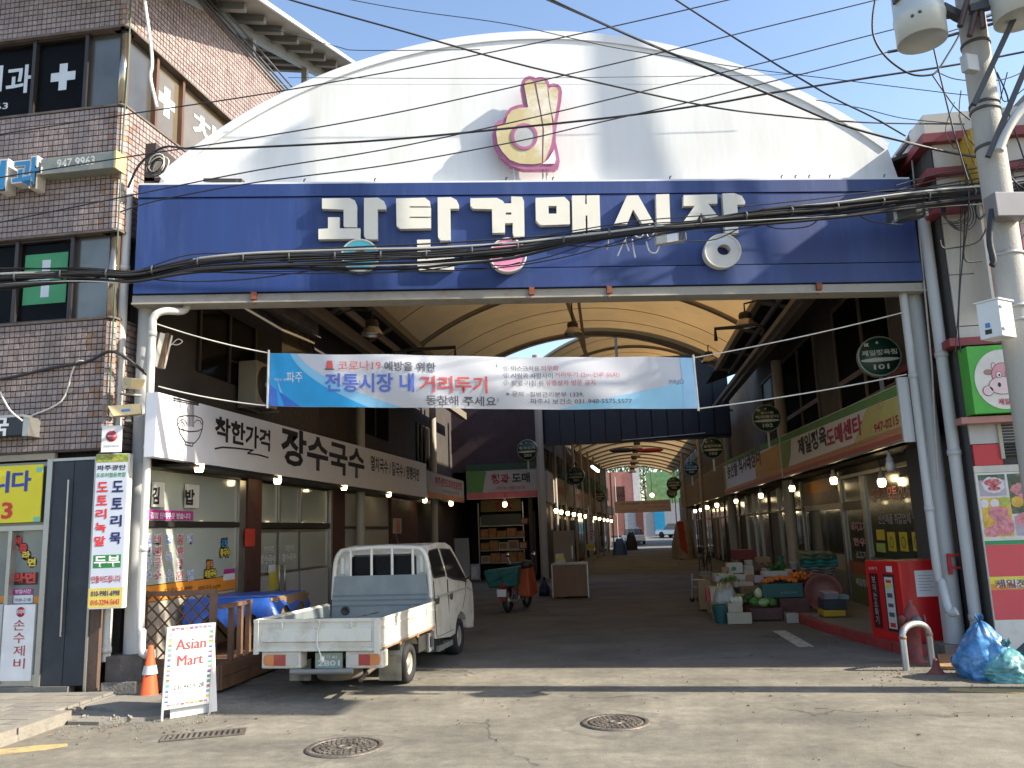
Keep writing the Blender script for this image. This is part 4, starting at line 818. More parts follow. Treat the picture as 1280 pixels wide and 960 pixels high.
# fascia signs
def sign_box(name, label, fr, u0, u1, v0, v1, d, M, group=None, face=None):
    t = thing(name, label, 'shop sign', tuple(fr.p((u0+u1)/2, v0, 0)), group); mb = MB(); mb.boxf(fr, u0, u1, v0, v1, -d, -0.01); obj('box', mb, alu, t, bevel=0.005)
    mb = MB(); mb.boxf(fr, u0+0.02, u1-0.02, v0+0.02, v1-0.02, -0.011, 0.0); obj('face', mb, M, t); return t
wf = mat('white_sign_face', (0.80, 0.79, 0.82), 0.35, var=0.03)
s1 = sign_box('shop_sign', 'long white noodle restaurant sign with bowl drawing and heavy black lettering', LF, 9.42, 23.75, 2.86, 3.64, 0.13, wf)
mb = MB(); mb.prism(LF, [(9.405, 2.852), (23.765, 2.852), (23.765, 3.84), (9.405, 3.65)], -0.137, 0.003); obj('raised_face', mb, wf, s1)
def s1t(s_, px0, px1, ya, yb, bold):
    a, b = LF.uv(px0, 540)[0], LF.uv(px1, 560)[0]; text(s_, LF, a, LF.uv(px0, yb)[1], b, LF.uv(px0, ya)[1], blk, s1, n=0.007, bold=bold)
s1t('착한가격', 268, 337, 519, 550, 0.03); s1t('장수국수', 351, 455, 531, 580, 0.03); s1t('멸치국수 / 칼국수 / 짬뽕라면', 463, 523, 569, 588, 0.02)
bw = MB(); P = lambda px, py, n=0.004: LF.p(*LF.uv(px, py), n)
def stroke(pts, r=0.008): bw.tube([P(*p) for p in pts], r, 5)
def z2(x, y): return (180+x/5.333, 460+y/5.333)
ar = [(218+85*(1-math.cos(math.pi*i/12)), 350+175*0+0) for i in range(0)]
stroke([z2(192, 200), z2(360, 238)], 0.012); stroke([z2(192, 215), z2(360, 248)], 0.008)
for i in range(6): stroke([z2(284+i*9, 235+i*2), z2(284+i*9, 385+i*2)], 0.0055)
stroke([z2(220, 345), z2(232, 325), z2(270, 318), z2(340, 320), z2(378, 335), z2(390, 360)]); stroke([z2(220, 345), z2(222, 385), z2(235, 405), z2(300, 425), z2(360, 420), z2(385, 405), z2(390, 360)])
stroke([z2(220, 375), z2(240, 440), z2(270, 490), z2(300, 500), z2(335, 500), z2(365, 465), z2(385, 410)]); stroke([z2(270, 495), z2(272, 512), z2(320, 522), z2(325, 500)])
for a in ((225, 375, 255, 345), (255, 345, 280, 370), (335, 365, 360, 350), (360, 350, 382, 375), (245, 360, 270, 385)): stroke([z2(a[0], a[1]), z2((a[0]+a[2])/2, (a[1]+a[3])/2-12), z2(a[2], a[3])], 0.006)
stroke([z2(470, 538), z2(520, 528), z2(600, 533), z2(725, 548), z2(685, 568), z2(760, 578), z2(825, 597)], 0.014)
obj('bowl_drawing', bw, blk, s1)
s2 = sign_box('shop_sign', 'acorn cooperative shop sign with dark red lettering and orange lower band on the left row', LF, 23.85, 29.7, 2.86, 3.66, 0.3, mat('beige_sign_face', (0.42, 0.38, 0.34), 0.5))
text('파주광탄도토리협동조합', LF, 24.9, 3.28, 29.3, 3.56, mat('print_darkred', (0.38, 0.02, 0.03)), s2, bold=0.02); text('도토리묵 도토리전문점', LF, 26, 3.10, 28.6, 3.2, mat('print_brown', (0.2, 0.08, 0.05), 0.5), s2)
mb = MB(); mb.boxf(LF, 23.88, 29.66, 2.88, 3.04, 0.001, 0.006); obj('orange_band', mb, mat('orange_band', (0.55, 0.22, 0.08), 0.5), s2)
F30 = Fr((0, 29.9, 0), (1, 0, 0))
s3 = sign_box('shop_sign', 'fruit wholesale sign reading 청과도매 facing the camera with pink lower band and green left end', F30, -5.55, -2.78, 2.98, 4.02, 0.25, mat('beige_sign_face', (0.42, 0.38, 0.34)))
mb = MB(); mb.boxf(F30, -5.53, -2.80, 3.0, 3.22, 0.001, 0.006); obj('pink_band', mb, mat('pink_band', (0.55, 0.13, 0.13), 0.5), s3)
mb = MB(); mb.prism(F30, [(-5.53, 3.225), (-4.95, 3.225), (-4.8, 4.0), (-5.53, 4.0)], 0.001, 0.006); obj('green_field', mb, mat('green_field', (0.10, 0.22, 0.05), 0.5), s3)
mb = MB(); mb.boxf(F30, -5.55, -2.78, 4.025, 4.25, -0.2, 0.02); obj('green_awning_edge', mb, mat('dark_green_strip', (0.02, 0.07, 0.04), 0.5), s3)
text('청과', F30, -4.62, 3.52, -3.95, 3.88, mat('print_darkred', (0.38, 0.02, 0.03)), s3, n=.008, bold=0.03); text('도매', F30, -3.85, 3.52, -3.2, 3.88, blk, s3, n=.008, bold=0.03); text('대지농산물전문점', F30, -4.45, 3.30, -3.4, 3.42, red, s3, n=.008)
mb = MB(); mb.box(-6.2, -5.75, 10.4, 29.9, 3.60, 3.63); obj('rain_strip', mb, mat('dark_green_strip', (0.02, 0.07, 0.04)), ls)

# row end (fruit wholesaler) facing the camera, and its dark interior
fw = thing('fruit_wholesaler', 'dark open fronted fruit wholesale shop at the end of the left row', 'shop', (-4.2, 31, 0))
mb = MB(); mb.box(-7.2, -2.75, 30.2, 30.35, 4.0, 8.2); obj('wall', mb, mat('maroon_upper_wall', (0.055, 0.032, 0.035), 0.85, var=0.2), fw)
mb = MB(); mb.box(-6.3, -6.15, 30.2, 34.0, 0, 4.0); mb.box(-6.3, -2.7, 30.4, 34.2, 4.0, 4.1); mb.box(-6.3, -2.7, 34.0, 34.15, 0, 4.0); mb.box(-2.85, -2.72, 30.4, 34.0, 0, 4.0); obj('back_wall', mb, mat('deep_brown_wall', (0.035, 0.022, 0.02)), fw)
# shelves stacked with fruit gift boxes
for sx, wd in ((-4.55, 1.65), ):
    for k in range(4):
        mb = MB(); mb.box(sx-0.85, sx+0.85, 31.5, 32.1, 0.62+k*0.46, 0.65+k*0.46); obj('shelf', mb, alu, fw)
    for q in (-0.86, 0.86):
        mb = MB(); mb.box(sx+q-0.02, sx+q+0.02, 31.5, 31.55, 0, 2.9); obj('upright', mb, alu, fw)
mb = MB(); mb.box(-5.3, -3.75, 31.45, 31.55, 2.55, 3.0); o_ = obj('name_board', mb, mat('faded_ochre_board', (0.26, 0.19, 0.07), 0.6), fw); text('청과', Fr((0, 31.44, 0), (1, 0, 0)), -4.75, 2.62, -4.0, 2.93, mat('print_darkred', (0.38, 0.02, 0.03)), o_, bold=0.04)
mb = MB(); mb.box(-5.3, -3.75, 31.45, 31.5, 2.05, 2.45); obj('panel', mb, mat('grey_green_dim', (0.10, 0.12, 0.12), 0.6), fw)
bc = [mat('carton_red', (0.38, 0.05, 0.04), 0.7, var=0.4, vs=8), mat('carton_kraft', (0.30, 0.20, 0.11), 0.8, var=0.2, vs=8), mat('carton_pink', (0.45, 0.22, 0.18), 0.7, var=0.3, vs=8), mat('carton_white', (0.48, 0.46, 0.42), 0.7, var=0.15, vs=8), mat('carton_orange', (0.45, 0.20, 0.06), 0.7, var=0.3, vs=8)]
COLN = ['red', 'kraft', 'pink', 'white', 'orange']; k = 0
for lv in range(4):
    x = -5.35; nn = -1
    while x < -3.8:
        nn += 1
        w_ = random.uniform(0.28, 0.42); h_ = random.uniform(0.20, 0.38); ci = random.randrange(5); q = MB(); q.box(x+0.01, x+w_-0.01, 31.46, 31.95, 0.655+lv*0.46, 0.655+lv*0.46+h_)
        o = obj('fruit_carton', q, bc[ci]); q = MB(); q.box(x+0.05, x+w_-0.05, 31.455, 31.459, 0.70+lv*0.46, 0.62+lv*0.46+h_); obj('print', q, bc[(ci+3) % 5], o)
        tag(o, '%s fruit carton, %s from the left on the %s shelf of the dark fruit shop' % (COLN[ci], ('first', 'second', 'third', 'fourth', 'fifth', 'sixth', 'seventh')[min(6, nn)], ('lowest', 'second', 'third', 'top')[lv]), 'carton', 'cartons on the fruit shop shelves'); x += w_; k += 1
fr_ = thing('chest_freezer', 'white roll up sheet hung beside the fruit shelves behind the truck', 'hanging sheet', (-4.9, 27, 0)); fr_.name = 'hanging_sheet'
ca_ = ony(572, 673, 26.5); cb2 = ony(595, 755, 26.5); mb = MB(); 
vs_ = []; 
for i in range(9):
    t = i/8; z = ca_.z + (0.25-ca_.z)*t; vs_ += [(ca_.x-0.12+0.1*t, 26.5-0.3*t**3, z), (ca_.x+0.36+0.04*t, 26.5-0.3*t**3, z)]
mb.add(vs_, [(2*i, 2*i+1, 2*i+3, 2*i+2) for i in range(8)]); mb.add([(x, y+0.02, z) for x, y, z in vs_], [(2*i, 2*i+2, 2*i+3, 2*i+1) for i in range(8)])
obj('sheet', mb, mat('grey_white_sheet', (0.26, 0.27, 0.30), 0.5, var=0.05), fr_)

# columns of the arcade, left and right
def column(x, y, z1, r, label, flange=True, parent=None):
    t = thing('steel_column', label, 'column', (x, y, 0), 'round steel columns of the arcade'); mb = MB(); mb.tube([(x, y, 0), (x, y, z1)], r, 18); obj('shaft', mb, mat('cream_column_paint', (0.40, 0.37, 0.32), 0.5, var=0.08, vs=2, streak=True, dirt=(0.2, 0.16, 0.12), ds=2, da=0.4), t)
    mb = MB(); mb.tube([(x, y, 0.0), (x, y, 0.14)], r*1.35, 18); obj('base', mb, concrete, t); return t
column(-5.86, 18.35, 5.85, 0.105, 'cream round column behind the noodle sign above the truck')
column(-5.86, 25.9, 5.9, 0.11, 'cream round column at the joint of the noodle and acorn signs')
column(-2.75, 29.4, 8.1, 0.14, 'thicker cream column at the corner of the fruit wholesale sign')
column(4.42, 22.7, 6.1, 0.145, 'cream round column beside the folded blankets on the right')
column(4.42, 34.0, 7.6, 0.145, 'cream round column behind the vegetable boxes on the right')
column(3.95, 41.0, 6.2, 0.10, 'slim column further down the right row')
column(3.95, 52.0, 6.2, 0.10, 'slim column far down the right row by the red flag')

# air conditioners and upper windows on the left
def aircon(c, label, face=(1, 0, 0)):
    c = Vector(c); t = thing('air_conditioner', label, 'air conditioner', tuple(c)); n_ = Vector(face); fr = Fr(c, Vector((0,0,1)).cross(n_)*1.0)
    q = MB(); q.boxf(fr, -0.42, 0.42, 0, 0.72, -0.32, 0); obj('casing', q, mat('ac_beige', (0.30, 0.27, 0.22), 0.5, var=0.06), t, bevel=0.015)
    for rr in (0.30, 0.23, 0.16, 0.09):
        q = MB(); q.lathe(fr.p(-0.08, 0.36, 0.004), fr.N, [(rr, 0), (rr, 0.012), (rr-0.015, 0.012), (rr-0.015, 0)], 24); obj('grille_ring', q, blackf, t)
    q = MB(); q.lathe(fr.p(-0.08, 0.36, 0.001), fr.N, [(0, 0.003), (0.31, 0.003), (0.31, 0)], 24); obj('fan_opening', q, mat('fan_dark', (0.03, 0.03, 0.03), 0.6), t)
    q = MB(); q.lathe(fr.p(-0.08, 0.36, 0.012), fr.N, [(0, 0.012), (0.045, 0.01), (0.045, 0)], 16); obj('hub', q, alu, t)
    q = MB(); q.bar(fr.p(-0.4, -0.03, -0.3), fr.p(0.4, -0.03, -0.3), 0.04, 0.04); q.bar(fr.p(-0.35, -0.03, -0.35), fr.p(-0.35, -0.03, 0.05), 0.04, 0.04); q.bar(fr.p(0.35, -0.03, -0.35), fr.p(0.35, -0.03, 0.05), 0.04, 0.04); obj('bracket', q, mat('bracket_steel', (0.2, 0.19, 0.17), 0.6, 0.3), t)
    return t
q = LG.uv(322, 492, 0.35); aircon((-5.74, LG.uv(336, 470, 0.33)[0], 3.98), 'beige air conditioner above the noodle sign half hidden by the banner')
fz = LG.uv(550, 500)[0]; o = thing('window_grille', 'dim barred window high on the left wall near the second column', 'window', (-6.1, fz, 4.0))
mb = MB(); mb.box(-6.115, -6.08, 24.6, 27.4, 3.9, 5.2); obj('pane', mb, dglass, o)
for i in range(6): mb = MB(); mb.box(-6.08, -6.05, 24.7+i*0.5, 24.74+i*0.5, 3.9, 5.2); obj('bar', mb, steelf, o)
for i, (a, b) in enumerate(((11.3, 13.2), (19.0, 21.5))):
    o = thing('upper_window', 'dark sliding window above the noodle sign, %s' % ('nearest the gate' if i == 0 else 'farther along behind the banner'), 'window', (-6.1, a, 4.2)); mb = MB(); mb.box(-6.115, -6.09, a, b, 4.3, 5.4); obj('pane', mb, dglass, o)
    for c_ in (a, (a+b)/2, b): mb = MB(); mb.box(-6.09, -6.06, c_-0.03, c_+0.03, 4.3, 5.4); obj('frame', mb, dframe, o)

# ================================================================== RIGHT SHOP ROW
RG = Fr((4.7, 0, 0), (0, -1, 0))
rs = thing('butcher_shop', 'butcher shop front on the right under the arcade with dark lettered window', 'shop', (4.7, 15, 0))
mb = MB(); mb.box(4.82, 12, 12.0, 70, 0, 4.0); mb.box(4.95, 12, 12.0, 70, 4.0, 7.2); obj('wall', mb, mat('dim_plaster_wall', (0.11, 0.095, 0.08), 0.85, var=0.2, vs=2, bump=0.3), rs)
mb = MB(); mb.box(4.1, 4.82, 12.0, 56, 2.86, 2.9); obj('soffit', mb, blackf, rs)
def rw_box(y0, y1, z0, z1, n0, n1, mt, nm, parent=None, **k):
    mb = MB(); mb.boxf(RG, -y1, -y0, z0, z1, n0, n1); return obj(nm, mb, mt, parent or rs, **k)
shopglass = mat('shop_dark_glass', (0.040, 0.042, 0.032), 0.16, var=0.5, vs=1.5, coat=0.25, dirt=(0.10, 0.085, 0.05), ds=1.3, da=0.5)
olive = mat('olive_panel', (0.17, 0.19, 0.07), 0.5, var=0.06); 
rw_box(12.2, 16.85, 1.08, 2.62, -0.04, -0.02, shopglass, 'shop_window'); rw_box(12.2, 16.85, 0.1, 1.0, -0.05, -0.02, olive, 'low_panel'); rw_box(12.2, 16.9, 1.01, 1.07, -0.05, 0.02, steelf, 'window_frame'); rw_box(12.2, 18.6, 2.63, 2.70, -0.05, 0.02, steelf, 'window_frame')
rw_box(16.86, 17.02, 0.1, 2.62, -0.05, 0.03, steelf, 'window_frame')
rw_box(17.1, 18.45, 0.95, 1.98, -0.04, -0.02, shopglass, 'door_glass'); rw_box(17.1, 18.45, 0.1, 0.70, -0.04, -0.01, olive, 'door_panel'); rw_box(17.1, 18.45, 0.70, 0.94, -0.04, -0.008, mat('rust_orange_band', (0.33, 0.08, 0.03), 0.5), 'door_band'); rw_box(17.05, 18.5, 1.99, 2.15, -0.05, 0.0, mat('shutter_box', (0.16, 0.12, 0.08), 0.5), 'door_head'); rw_box(17.1, 18.45, 2.16, 2.62, -0.04, -0.02, shopglass, 'door_glass')
rw_box(18.5, 18.65, 0.1, 2.8, -0.05, 0.03, steelf, 'door_frame')
rw_box(18.7, 22.3, 0.1, 0.72, -0.04, 0.02, mat('two_tone_grey', (0.22, 0.22, 0.20), 0.6), 'low_wall'); rw_box(18.7, 22.3, 0.72, 1.05, -0.04, 0.021, mat('two_tone_cream', (0.40, 0.36, 0.27), 0.6), 'low_wall'); rw_box(18.7, 22.3, 1.06, 2.02, -0.04, -0.02, mat('dim_green_glass', (0.035, 0.055, 0.035), 0.1, var=0.3, coat=1), 'shop_window'); rw_box(18.7, 22.3, 2.03, 2.16, -0.04, 0.01, steelf, 'window_frame'); rw_box(18.7, 22.3, 2.17, 2.75, -0.04, -0.01, mat('warm_panel', (0.28, 0.20, 0.13), 0.6, var=0.1), 'transom_panel'); rw_box(18.9, 22.0, 2.45, 2.72, -0.009, 0.0, mat('orange_panel', (0.45, 0.20, 0.05), 0.6), 'transom_panel')
y = 22.5; k = 0
while y < 56:
    w_ = random.uniform(1.3, 2.1); rw_box(y+0.05, y+w_-0.04, 0.3 if k % 3 else 0.1, 2.05, -0.05, -0.02, random.choice((shopglass, mat('dim_green_glass', (0.035, 0.055, 0.035)), mat('dim_brown_panel', (0.10, 0.08, 0.06), 0.6, var=0.2))), 'shop_window'); rw_box(y+0.05, y+w_-0.04, 2.12, 2.75, -0.05, -0.02, shopglass, 'shop_window')
    rw_box(y-0.04, y+0.04, 0.1, 2.8, -0.05, 0.03, random.choice((steelf, alu, dframe)), 'window_frame'); y += w_; k += 1
rw_box(22.4, 56, 2.055, 2.115, -0.05, 0.015, dframe, 'window_frame')
rgl = RG.off(-0.015)
pt('정육의 모든것! 도·소매', rgl, 1090, 1158, 611, 628, mat('decal_red', (0.50, 0.10, 0.10), 0.5), rs, bold=0.0)
pt('신선제품 취급업체 한우·재래', rgl, 1098, 1166, 643, 655, mat('decal_silver', (0.42, 0.42, 0.45), 0.5), rs, bold=0.0)
for i, (cx, c1) in enumerate(((1100, 'hygiene'), (1115, 'meat'), (1130, 'smoke'), (1147, 'dog'))):
    cx = (1101, 1115, 1130, 1146)[i]; boxpx(rgl, cx-5, cx+5, 665 if i else 662, 689 if i else 675, 0.002, 0.005, mat('notice_yellow2', (0.62, 0.50, 0.03), 0.5), 'notice', rs)
    u, v = rgl.uv(cx, 678); mb = MB(); mb.lathe(rgl.p(u, v, 0.006), rgl.N, [(0.10, 0), (0.10, 0.002), (0.08, 0.002), (0.08, 0)], 16)
    if i: obj('notice_print', mb, blk, rs)
boxpx(rgl, 1096, 1107, 679, 690, 0.002, 0.005, mat('notice_green', (0.35, 0.5, 0.12), 0.5), 'notice', rs)
# pink writing on the door
dg_ = RG.off(-0.014); pt('돼지고기', dg_, 1064, 1082, 652, 664, mat('decal_pink', (0.55, 0.28, 0.28), 0.5), rs, bold=0.03); pt('한우', dg_, 1067, 1082, 672, 682, mat('decal_pink', (0.55, 0.28, 0.28)), rs, bold=0.04); pt('소고기', dg_, 1070, 1083, 688, 698, mat('decal_silver', (0.42, 0.42, 0.45)), rs, bold=0.03)
pt('제일정육', RG.off(-0.005), 1070, 1087, 722, 731, whi, rs, bold=0.03)
# upper windows of the right row
for i, (y0, y1) in enumerate(((13.6, 14.9), (15.0, 16.6), (16.7, 18.6), (20.6, 22.4), (22.5, 24.5), (25.0, 28.0))):
    o = thing('upper_window', 'dark window above the right hand shop signs, number %s from the gate' % ('one', 'two', 'three', 'four', 'five', 'six')[i], 'window', (4.95, y0, 4.6))
    o['label'] = ('dark upper window nearest the gate on the right wall', 'dark upper window second from the gate on the right wall', 'dark upper window third from the gate on the right wall', 'dark upper window just past the round column on the right', 'dark upper window fifth from the gate on the right wall', 'wide dark upper window deepest in the arcade on the right wall')[i]
    mb = MB(); mb.box(4.925, 4.945, y0, y1, 4.75, 6.3); obj('pane', mb, dglass, o); mb = MB(); mb.box(4.925, 4.945, y0, y1, 4.15, 4.62); obj('pane', mb, dglass, o)
    for (a, b, c_, d) in ((y0-0.06, y0, 4.1, 6.36), (y1, y1+0.06, 4.1, 6.36), (y0, y1, 4.63, 4.74), (y0, y1, 6.31, 6.37), (y0, y1, 4.09, 4.14)):
        mb = MB(); mb.box(4.89, 4.945, a, b, c_, d); obj('frame', mb, mat('dim_beige_frame', (0.20, 0.17, 0.13), 0.6), o)
# right signs
def rsign(name, label, y0, y1, base, v0=2.86, v1=3.63):
    return sign_box(name, label, RW, -y1, -y0, v0, v1, 0.28, base)
r1 = rsign('shop_sign', 'butcher wholesale centre sign with green top, red lower stripes and phone number', 11.85, 21.0, mat('white_butcher_face', (0.66, 0.66, 0.64), 0.4, var=0.04))
def rband(par, y0, y1, v0, v1, M, n=0.006): mb = MB(); mb.boxf(RW, -y1, -y0, v0, v1, 0.001, n); obj('colour_band', mb, M, par)
gst = mat('sign_green_stripe', (0.05, 0.20, 0.03), 0.5, var=0.08); gst2 = mat('sign_green_pale', (0.16, 0.36, 0.08), 0.5); orst = mat('sign_orange_stripe', (0.50, 0.26, 0.10), 0.5); rdst = mat('sign_red_stripe', (0.42, 0.10, 0.08), 0.5); lgreen = mat('sign_lime', (0.17, 0.27, 0.04), 0.5)
for par, y0, y1 in ((r1, 11.88, 20.97),):
    rband(par, y0, y1, 2.885, 2.965, rdst); rband(par, y0, y1, 2.968, 3.005, orst); rband(par, y0, y1, 3.01, 3.04, mat('sign_pink_stripe', (0.5, 0.2, 0.14), 0.5)); rband(par, y0, y1, 3.045, 3.065, orst)
    for q in range(8):
        o_ = 0.018*q; mb = MB(); mb.prism(RW, [(-y1, 3.71+o_), (-y0, 3.50+o_), (-y0, 3.513+o_), (-y1, 3.723+o_)], 0.001, 0.008); obj('green_stripe', mb, gst2 if q % 2 else gst, par)
    mb = MB(); mb.prism(RW, [(-y1, 3.40), (-y0, 3.40), (-y0, 3.652), (-y1, 3.862)], -0.1, 0.0005); obj('raised_face', mb, mat('white_butcher_face', (0.66, 0.66, 0.64)), par)
mb = MB(); mb.prism(RW, [(-20.97, 3.07), (-20.3, 3.07), (-19.9, 3.3), (-19.7, 3.66), (-20.97, 3.69)], 0.001, 0.006); obj('green_field', mb, lgreen, r1); 
mb = MB(); mb.prism(RW, [(-14.6, 3.07), (-11.88, 3.07), (-11.88, 3.49), (-13.7, 3.53), (-14.15, 3.3)], 0.001, 0.006); obj('yellow_field', mb, mat('sign_pale_yellow', (0.50, 0.46, 0.16), 0.5), r1)
def rtx(s_, px0, px1, ya, yb, M, par, bold=0.03): a, b = RW.uv(px0, 560)[0], RW.uv(px1, 540)[0]; text(s_, RW, a, RW.uv(px0, yb)[1], b, RW.uv(px0, ya)[1], M, par, n=0.009, bold=bold)
rtx('제일정육', 998, 1033, 548, 571, blk, r1); rtx('도매센타', 1035, 1079, 536, 560, mat('print_crimson', (0.40, 0.02, 0.06), 0.5), r1); rtx('947-0215', 1096, 1126, 529, 541, mat('print_crimson', (0.4, 0.02, 0.06)), r1, 0.03)
u, v = RW.uv(1102, 505); mb = MB()
for k in range(8):
    a = k*math.pi/4; mb.prism(RW, [(u+math.cos(a-.25)*0.06, v+math.sin(a-.25)*0.05), (u+math.cos(a)*0.24, v+math.sin(a)*0.10), (u+math.cos(a+.25)*0.06, v+math.sin(a+.25)*0.05)], 0.007, 0.009)
obj('flower_print', mb, mat('flower_pink', (0.5, 0.25, 0.2), 0.5), r1)
mb = MB(); mb.box(3.88, 4.03, 11.78, 11.845, 2.80, 3.70); obj('end_cap', mb, greyp, r1, bevel=0.006)
r2 = rsign('shop_sign', 'farm produce market sign with orange right end, second sign of the right row', 21.1, 32.6, mat('white_butcher_face', (0.52, 0.52, 0.50)))
rband(r2, 21.13, 32.57, 2.885, 2.98, rdst); rband(r2, 21.13, 32.57, 2.985, 3.06, orst); mb = MB(); mb.prism(RW, [(-32.57, 3.95), (-21.13, 3.71), (-21.13, 3.86), (-32.57, 4.11)], 0.001, 0.008); obj('green_stripe', mb, gst, r2); mb = MB(); mb.prism(RW, [(-32.57, 3.4), (-21.13, 3.4), (-21.13, 3.862), (-32.57, 4.112)], -0.1, 0.0005); obj('raised_face', mb, mat('white_butcher_face', (0.66, 0.66, 0.64)), r2); rband(r2, 21.13, 25.0, 3.07, 3.70, mat('sign_amber', (0.50, 0.28, 0.06), 0.5)); rband(r2, 32.0, 32.57, 3.07, 3.9, lgreen)
rtx('농산물 직거래장터', 907, 948, 581, 601, blk, r2); text('945-1200', RW, -24.6, 3.12, -21.4, 3.22, orst, r2, n=0.01)
r3 = rsign('shop_sign', 'plain brown fascia running down the right row after the market sign', 32.7, 44.0, mat('brown_fascia', (0.17, 0.12, 0.09), 0.6, var=0.1), v1=4.1); r4 = rsign('shop_sign', 'dim far end fascia of the right row near the red flag', 44.1, 56.0, mat('brown_fascia2', (0.20, 0.15, 0.12), 0.6, var=0.1), v1=4.1)
mb = MB(); mb.box(4.12, 4.3, 11.9, 33, 3.60, 3.63); obj('awning_edge', mb, gst, rs)

# round number signs
def round_sign(cx, y, cz, r, l1, l2, num, label):
    t = thing('round_sign', label, 'round sign', (cx, y, cz), 'dark green round shop number signs'); c = Vector((cx, y, cz)); f = Fr(c, (1, -0.12, 0))
    q = MB(); q.lathe(c - f.N*0.16, f.N, [(0, 0), (r*0.96, 0), (r, 0.02), (r, 0.155), (0, 0.155)], 36); obj('body', q, alu, t)
    q = MB(); q.lathe(c, f.N, [(0, 0.0), (r*0.93, 0.0), (r*0.93, 0.004)][::-1] + [], 36); 
    q = MB(); q.lathe(c, f.N, [(r*0.93, 0), (r*0.93, 0.006), (0, 0.006)], 36); obj('face', q, mat('round_sign_green', (0.012, 0.055, 0.04), 0.35, var=0.1), t)
    q = MB(); q.lathe(c, f.N, [(r*0.99, 0), (r*0.99, 0.010), (r*0.93, 0.010)], 36); obj('rim', q, mat('rim_sage', (0.25, 0.32, 0.27), 0.4), t)
    pw = mat('print_offwhite', (0.50, 0.52, 0.46), 0.5)
    q = MB(); q.prism(f, [(r*0.88*math.cos(2*math.pi*i/28), -r*0.18 + r*0.10*math.sin(2*math.pi*i/28)) for i in range(28)], 0.006, 0.009); obj('white_oval', q, pw, t)
    text(l1, f, -r*0.8, r*0.05 if not l2 else -r*0.02, r*0.8, r*0.32 if not l2 else r*0.22, pw, t, n=0.011, bold=0.03)
    if l2: text(l2, f, -r*0.4, r*0.30, r*0.5, r*0.48, pw, t, n=0.011, bold=0.02)
    text(num, f, -r*0.32, -r*0.66, r*0.38, -r*0.40, pw, t, n=0.011, bold=0.03)
    q = MB(); q.prism(f, [(-r*0.55+r*0.16*math.cos(a*math.pi/4)*(1 if a % 2 else .5), r*0.60+r*0.13*math.sin(a*math.pi/4)*(1 if a % 2 else .5)) for a in range(8)], 0.006, 0.009); q.lathe(f.p(-r*0.05, r*0.68, 0.006), f.N, [(r*0.07, 0), (r*0.07, 0.004), (0, 0.004)], 10); obj('small_mark', q, pw, t)
    q = MB(); q.bar(c-f.N*0.08+Vector((0, 0, -r)), c-f.N*0.08+Vector((0.0, 0, -r-0.35)), 0.05, 0.05); obj('bracket', q, alu, t)
round_sign(4.07, 13.0, 4.24, 0.315, '제일정육점', '', '101', 'dark green round sign numbered 101 beside the right gate column')
round_sign(3.47, 19.5, 4.16, 0.32, '직거래장터', '농산물', '102', 'dark green round sign numbered 102 before the blank right wall')
round_sign(2.70, 24.0, 3.93, 0.30, '밥앤커피점', '', '103', 'dim round sign third in the right hand line, beside a cream column')
round_sign(2.60, 30.2, 3.79, 0.26, '건강식품', '', '104', 'dim round sign fourth in the right hand line, near the arcade end')
round_sign(-3.05, 28.0, 4.52, 0.36, '청과도매', '', '201', 'dark round sign above the fruit wholesale sign on the left')
round_sign(-1.95, 38.0, 4.2, 0.40, '농산물', '', '202', 'black round sign over the pale inner fascia on the left')
round_sign(-1.35, 55.0, 3.9, 0.42, '반찬', '', '203', 'small round sign far down the inner alley on the left')
round_sign(3.35, 52.0, 4.3, 0.45, '건어물', '', '106', 'dark round sign far down the inner alley on the right, upper of two')
round_sign(3.55, 58.0, 4.0, 0.36, '식당', '', '107', 'dark round sign far down the inner alley on the right, lower and deeper')

# light bulbs
bulb_m = mat('lit_bulb', (1.0, 0.78, 0.42), 0.5, emit=7.0, var=0.0); dead = mat('unlit_bulb', (0.62, 0.62, 0.60), 0.3)
socket = mat('bulb_socket', (0.45, 0.43, 0.40), 0.5)
def bulb(p, label, lit=True, s_=1.0, drop=0.12):
    p = Vector(p); t = thing('hanging_bulb', label, 'light bulb', tuple(p), 'bulbs hung under the shop signs')
    q = MB(); q.lathe(p, (0,0,1), [(0.005, -0.075*s_), (0.045*s_, -0.07*s_), (0.058*s_, -0.02*s_), (0.058*s_, 0.02*s_), (0.045*s_, 0.045*s_)], 14); obj('bulb', q, bulb_m if lit else dead, t)
    q = MB(); q.lathe(p, (0,0,1), [(0.045*s_, 0.045*s_), (0.047*s_, 0.09*s_), (0.026*s_, 0.12*s_), (0.024*s_, 0.17*s_), (0.0, 0.175*s_)], 12); obj('socket', q, socket, t)
    q = MB(); q.tube([p+Vector((0,0,0.17*s_)), p+Vector((0.006,0,0.17*s_+drop))], 0.006, 5); obj('cord', q, blackf, t)
ORD = ['nearest', 'second', 'third', 'fourth', 'fifth', 'sixth', 'seventh', 'eighth', 'ninth', 'tenth', 'eleventh', 'twelfth']
for i, (px, py) in enumerate(((249, 583), (347, 599), (430, 608), (486, 617), (531, 625))): q = onx(px, py, -5.66); bulb(q, '%s glowing bulb under the white noodle sign' % ORD[i].replace('fifth', 'farthest'), s_=1.1)
q = onx(565, 629, -5.66); bulb((q.x, 27.6, 2.80), 'glowing bulb under the orange banded acorn sign', s_=1.2, drop=0.2)
q = ony(631, 630, 29.8); bulb(q, 'glowing bulb under the pink banded fruit wholesale sign', s_=1.4, drop=0.15)
q = onx(1113, 582, 4.12); bulb(q, 'unlit white bulb under the phone number end of the butcher sign', lit=False, s_=1.2, drop=0.2)
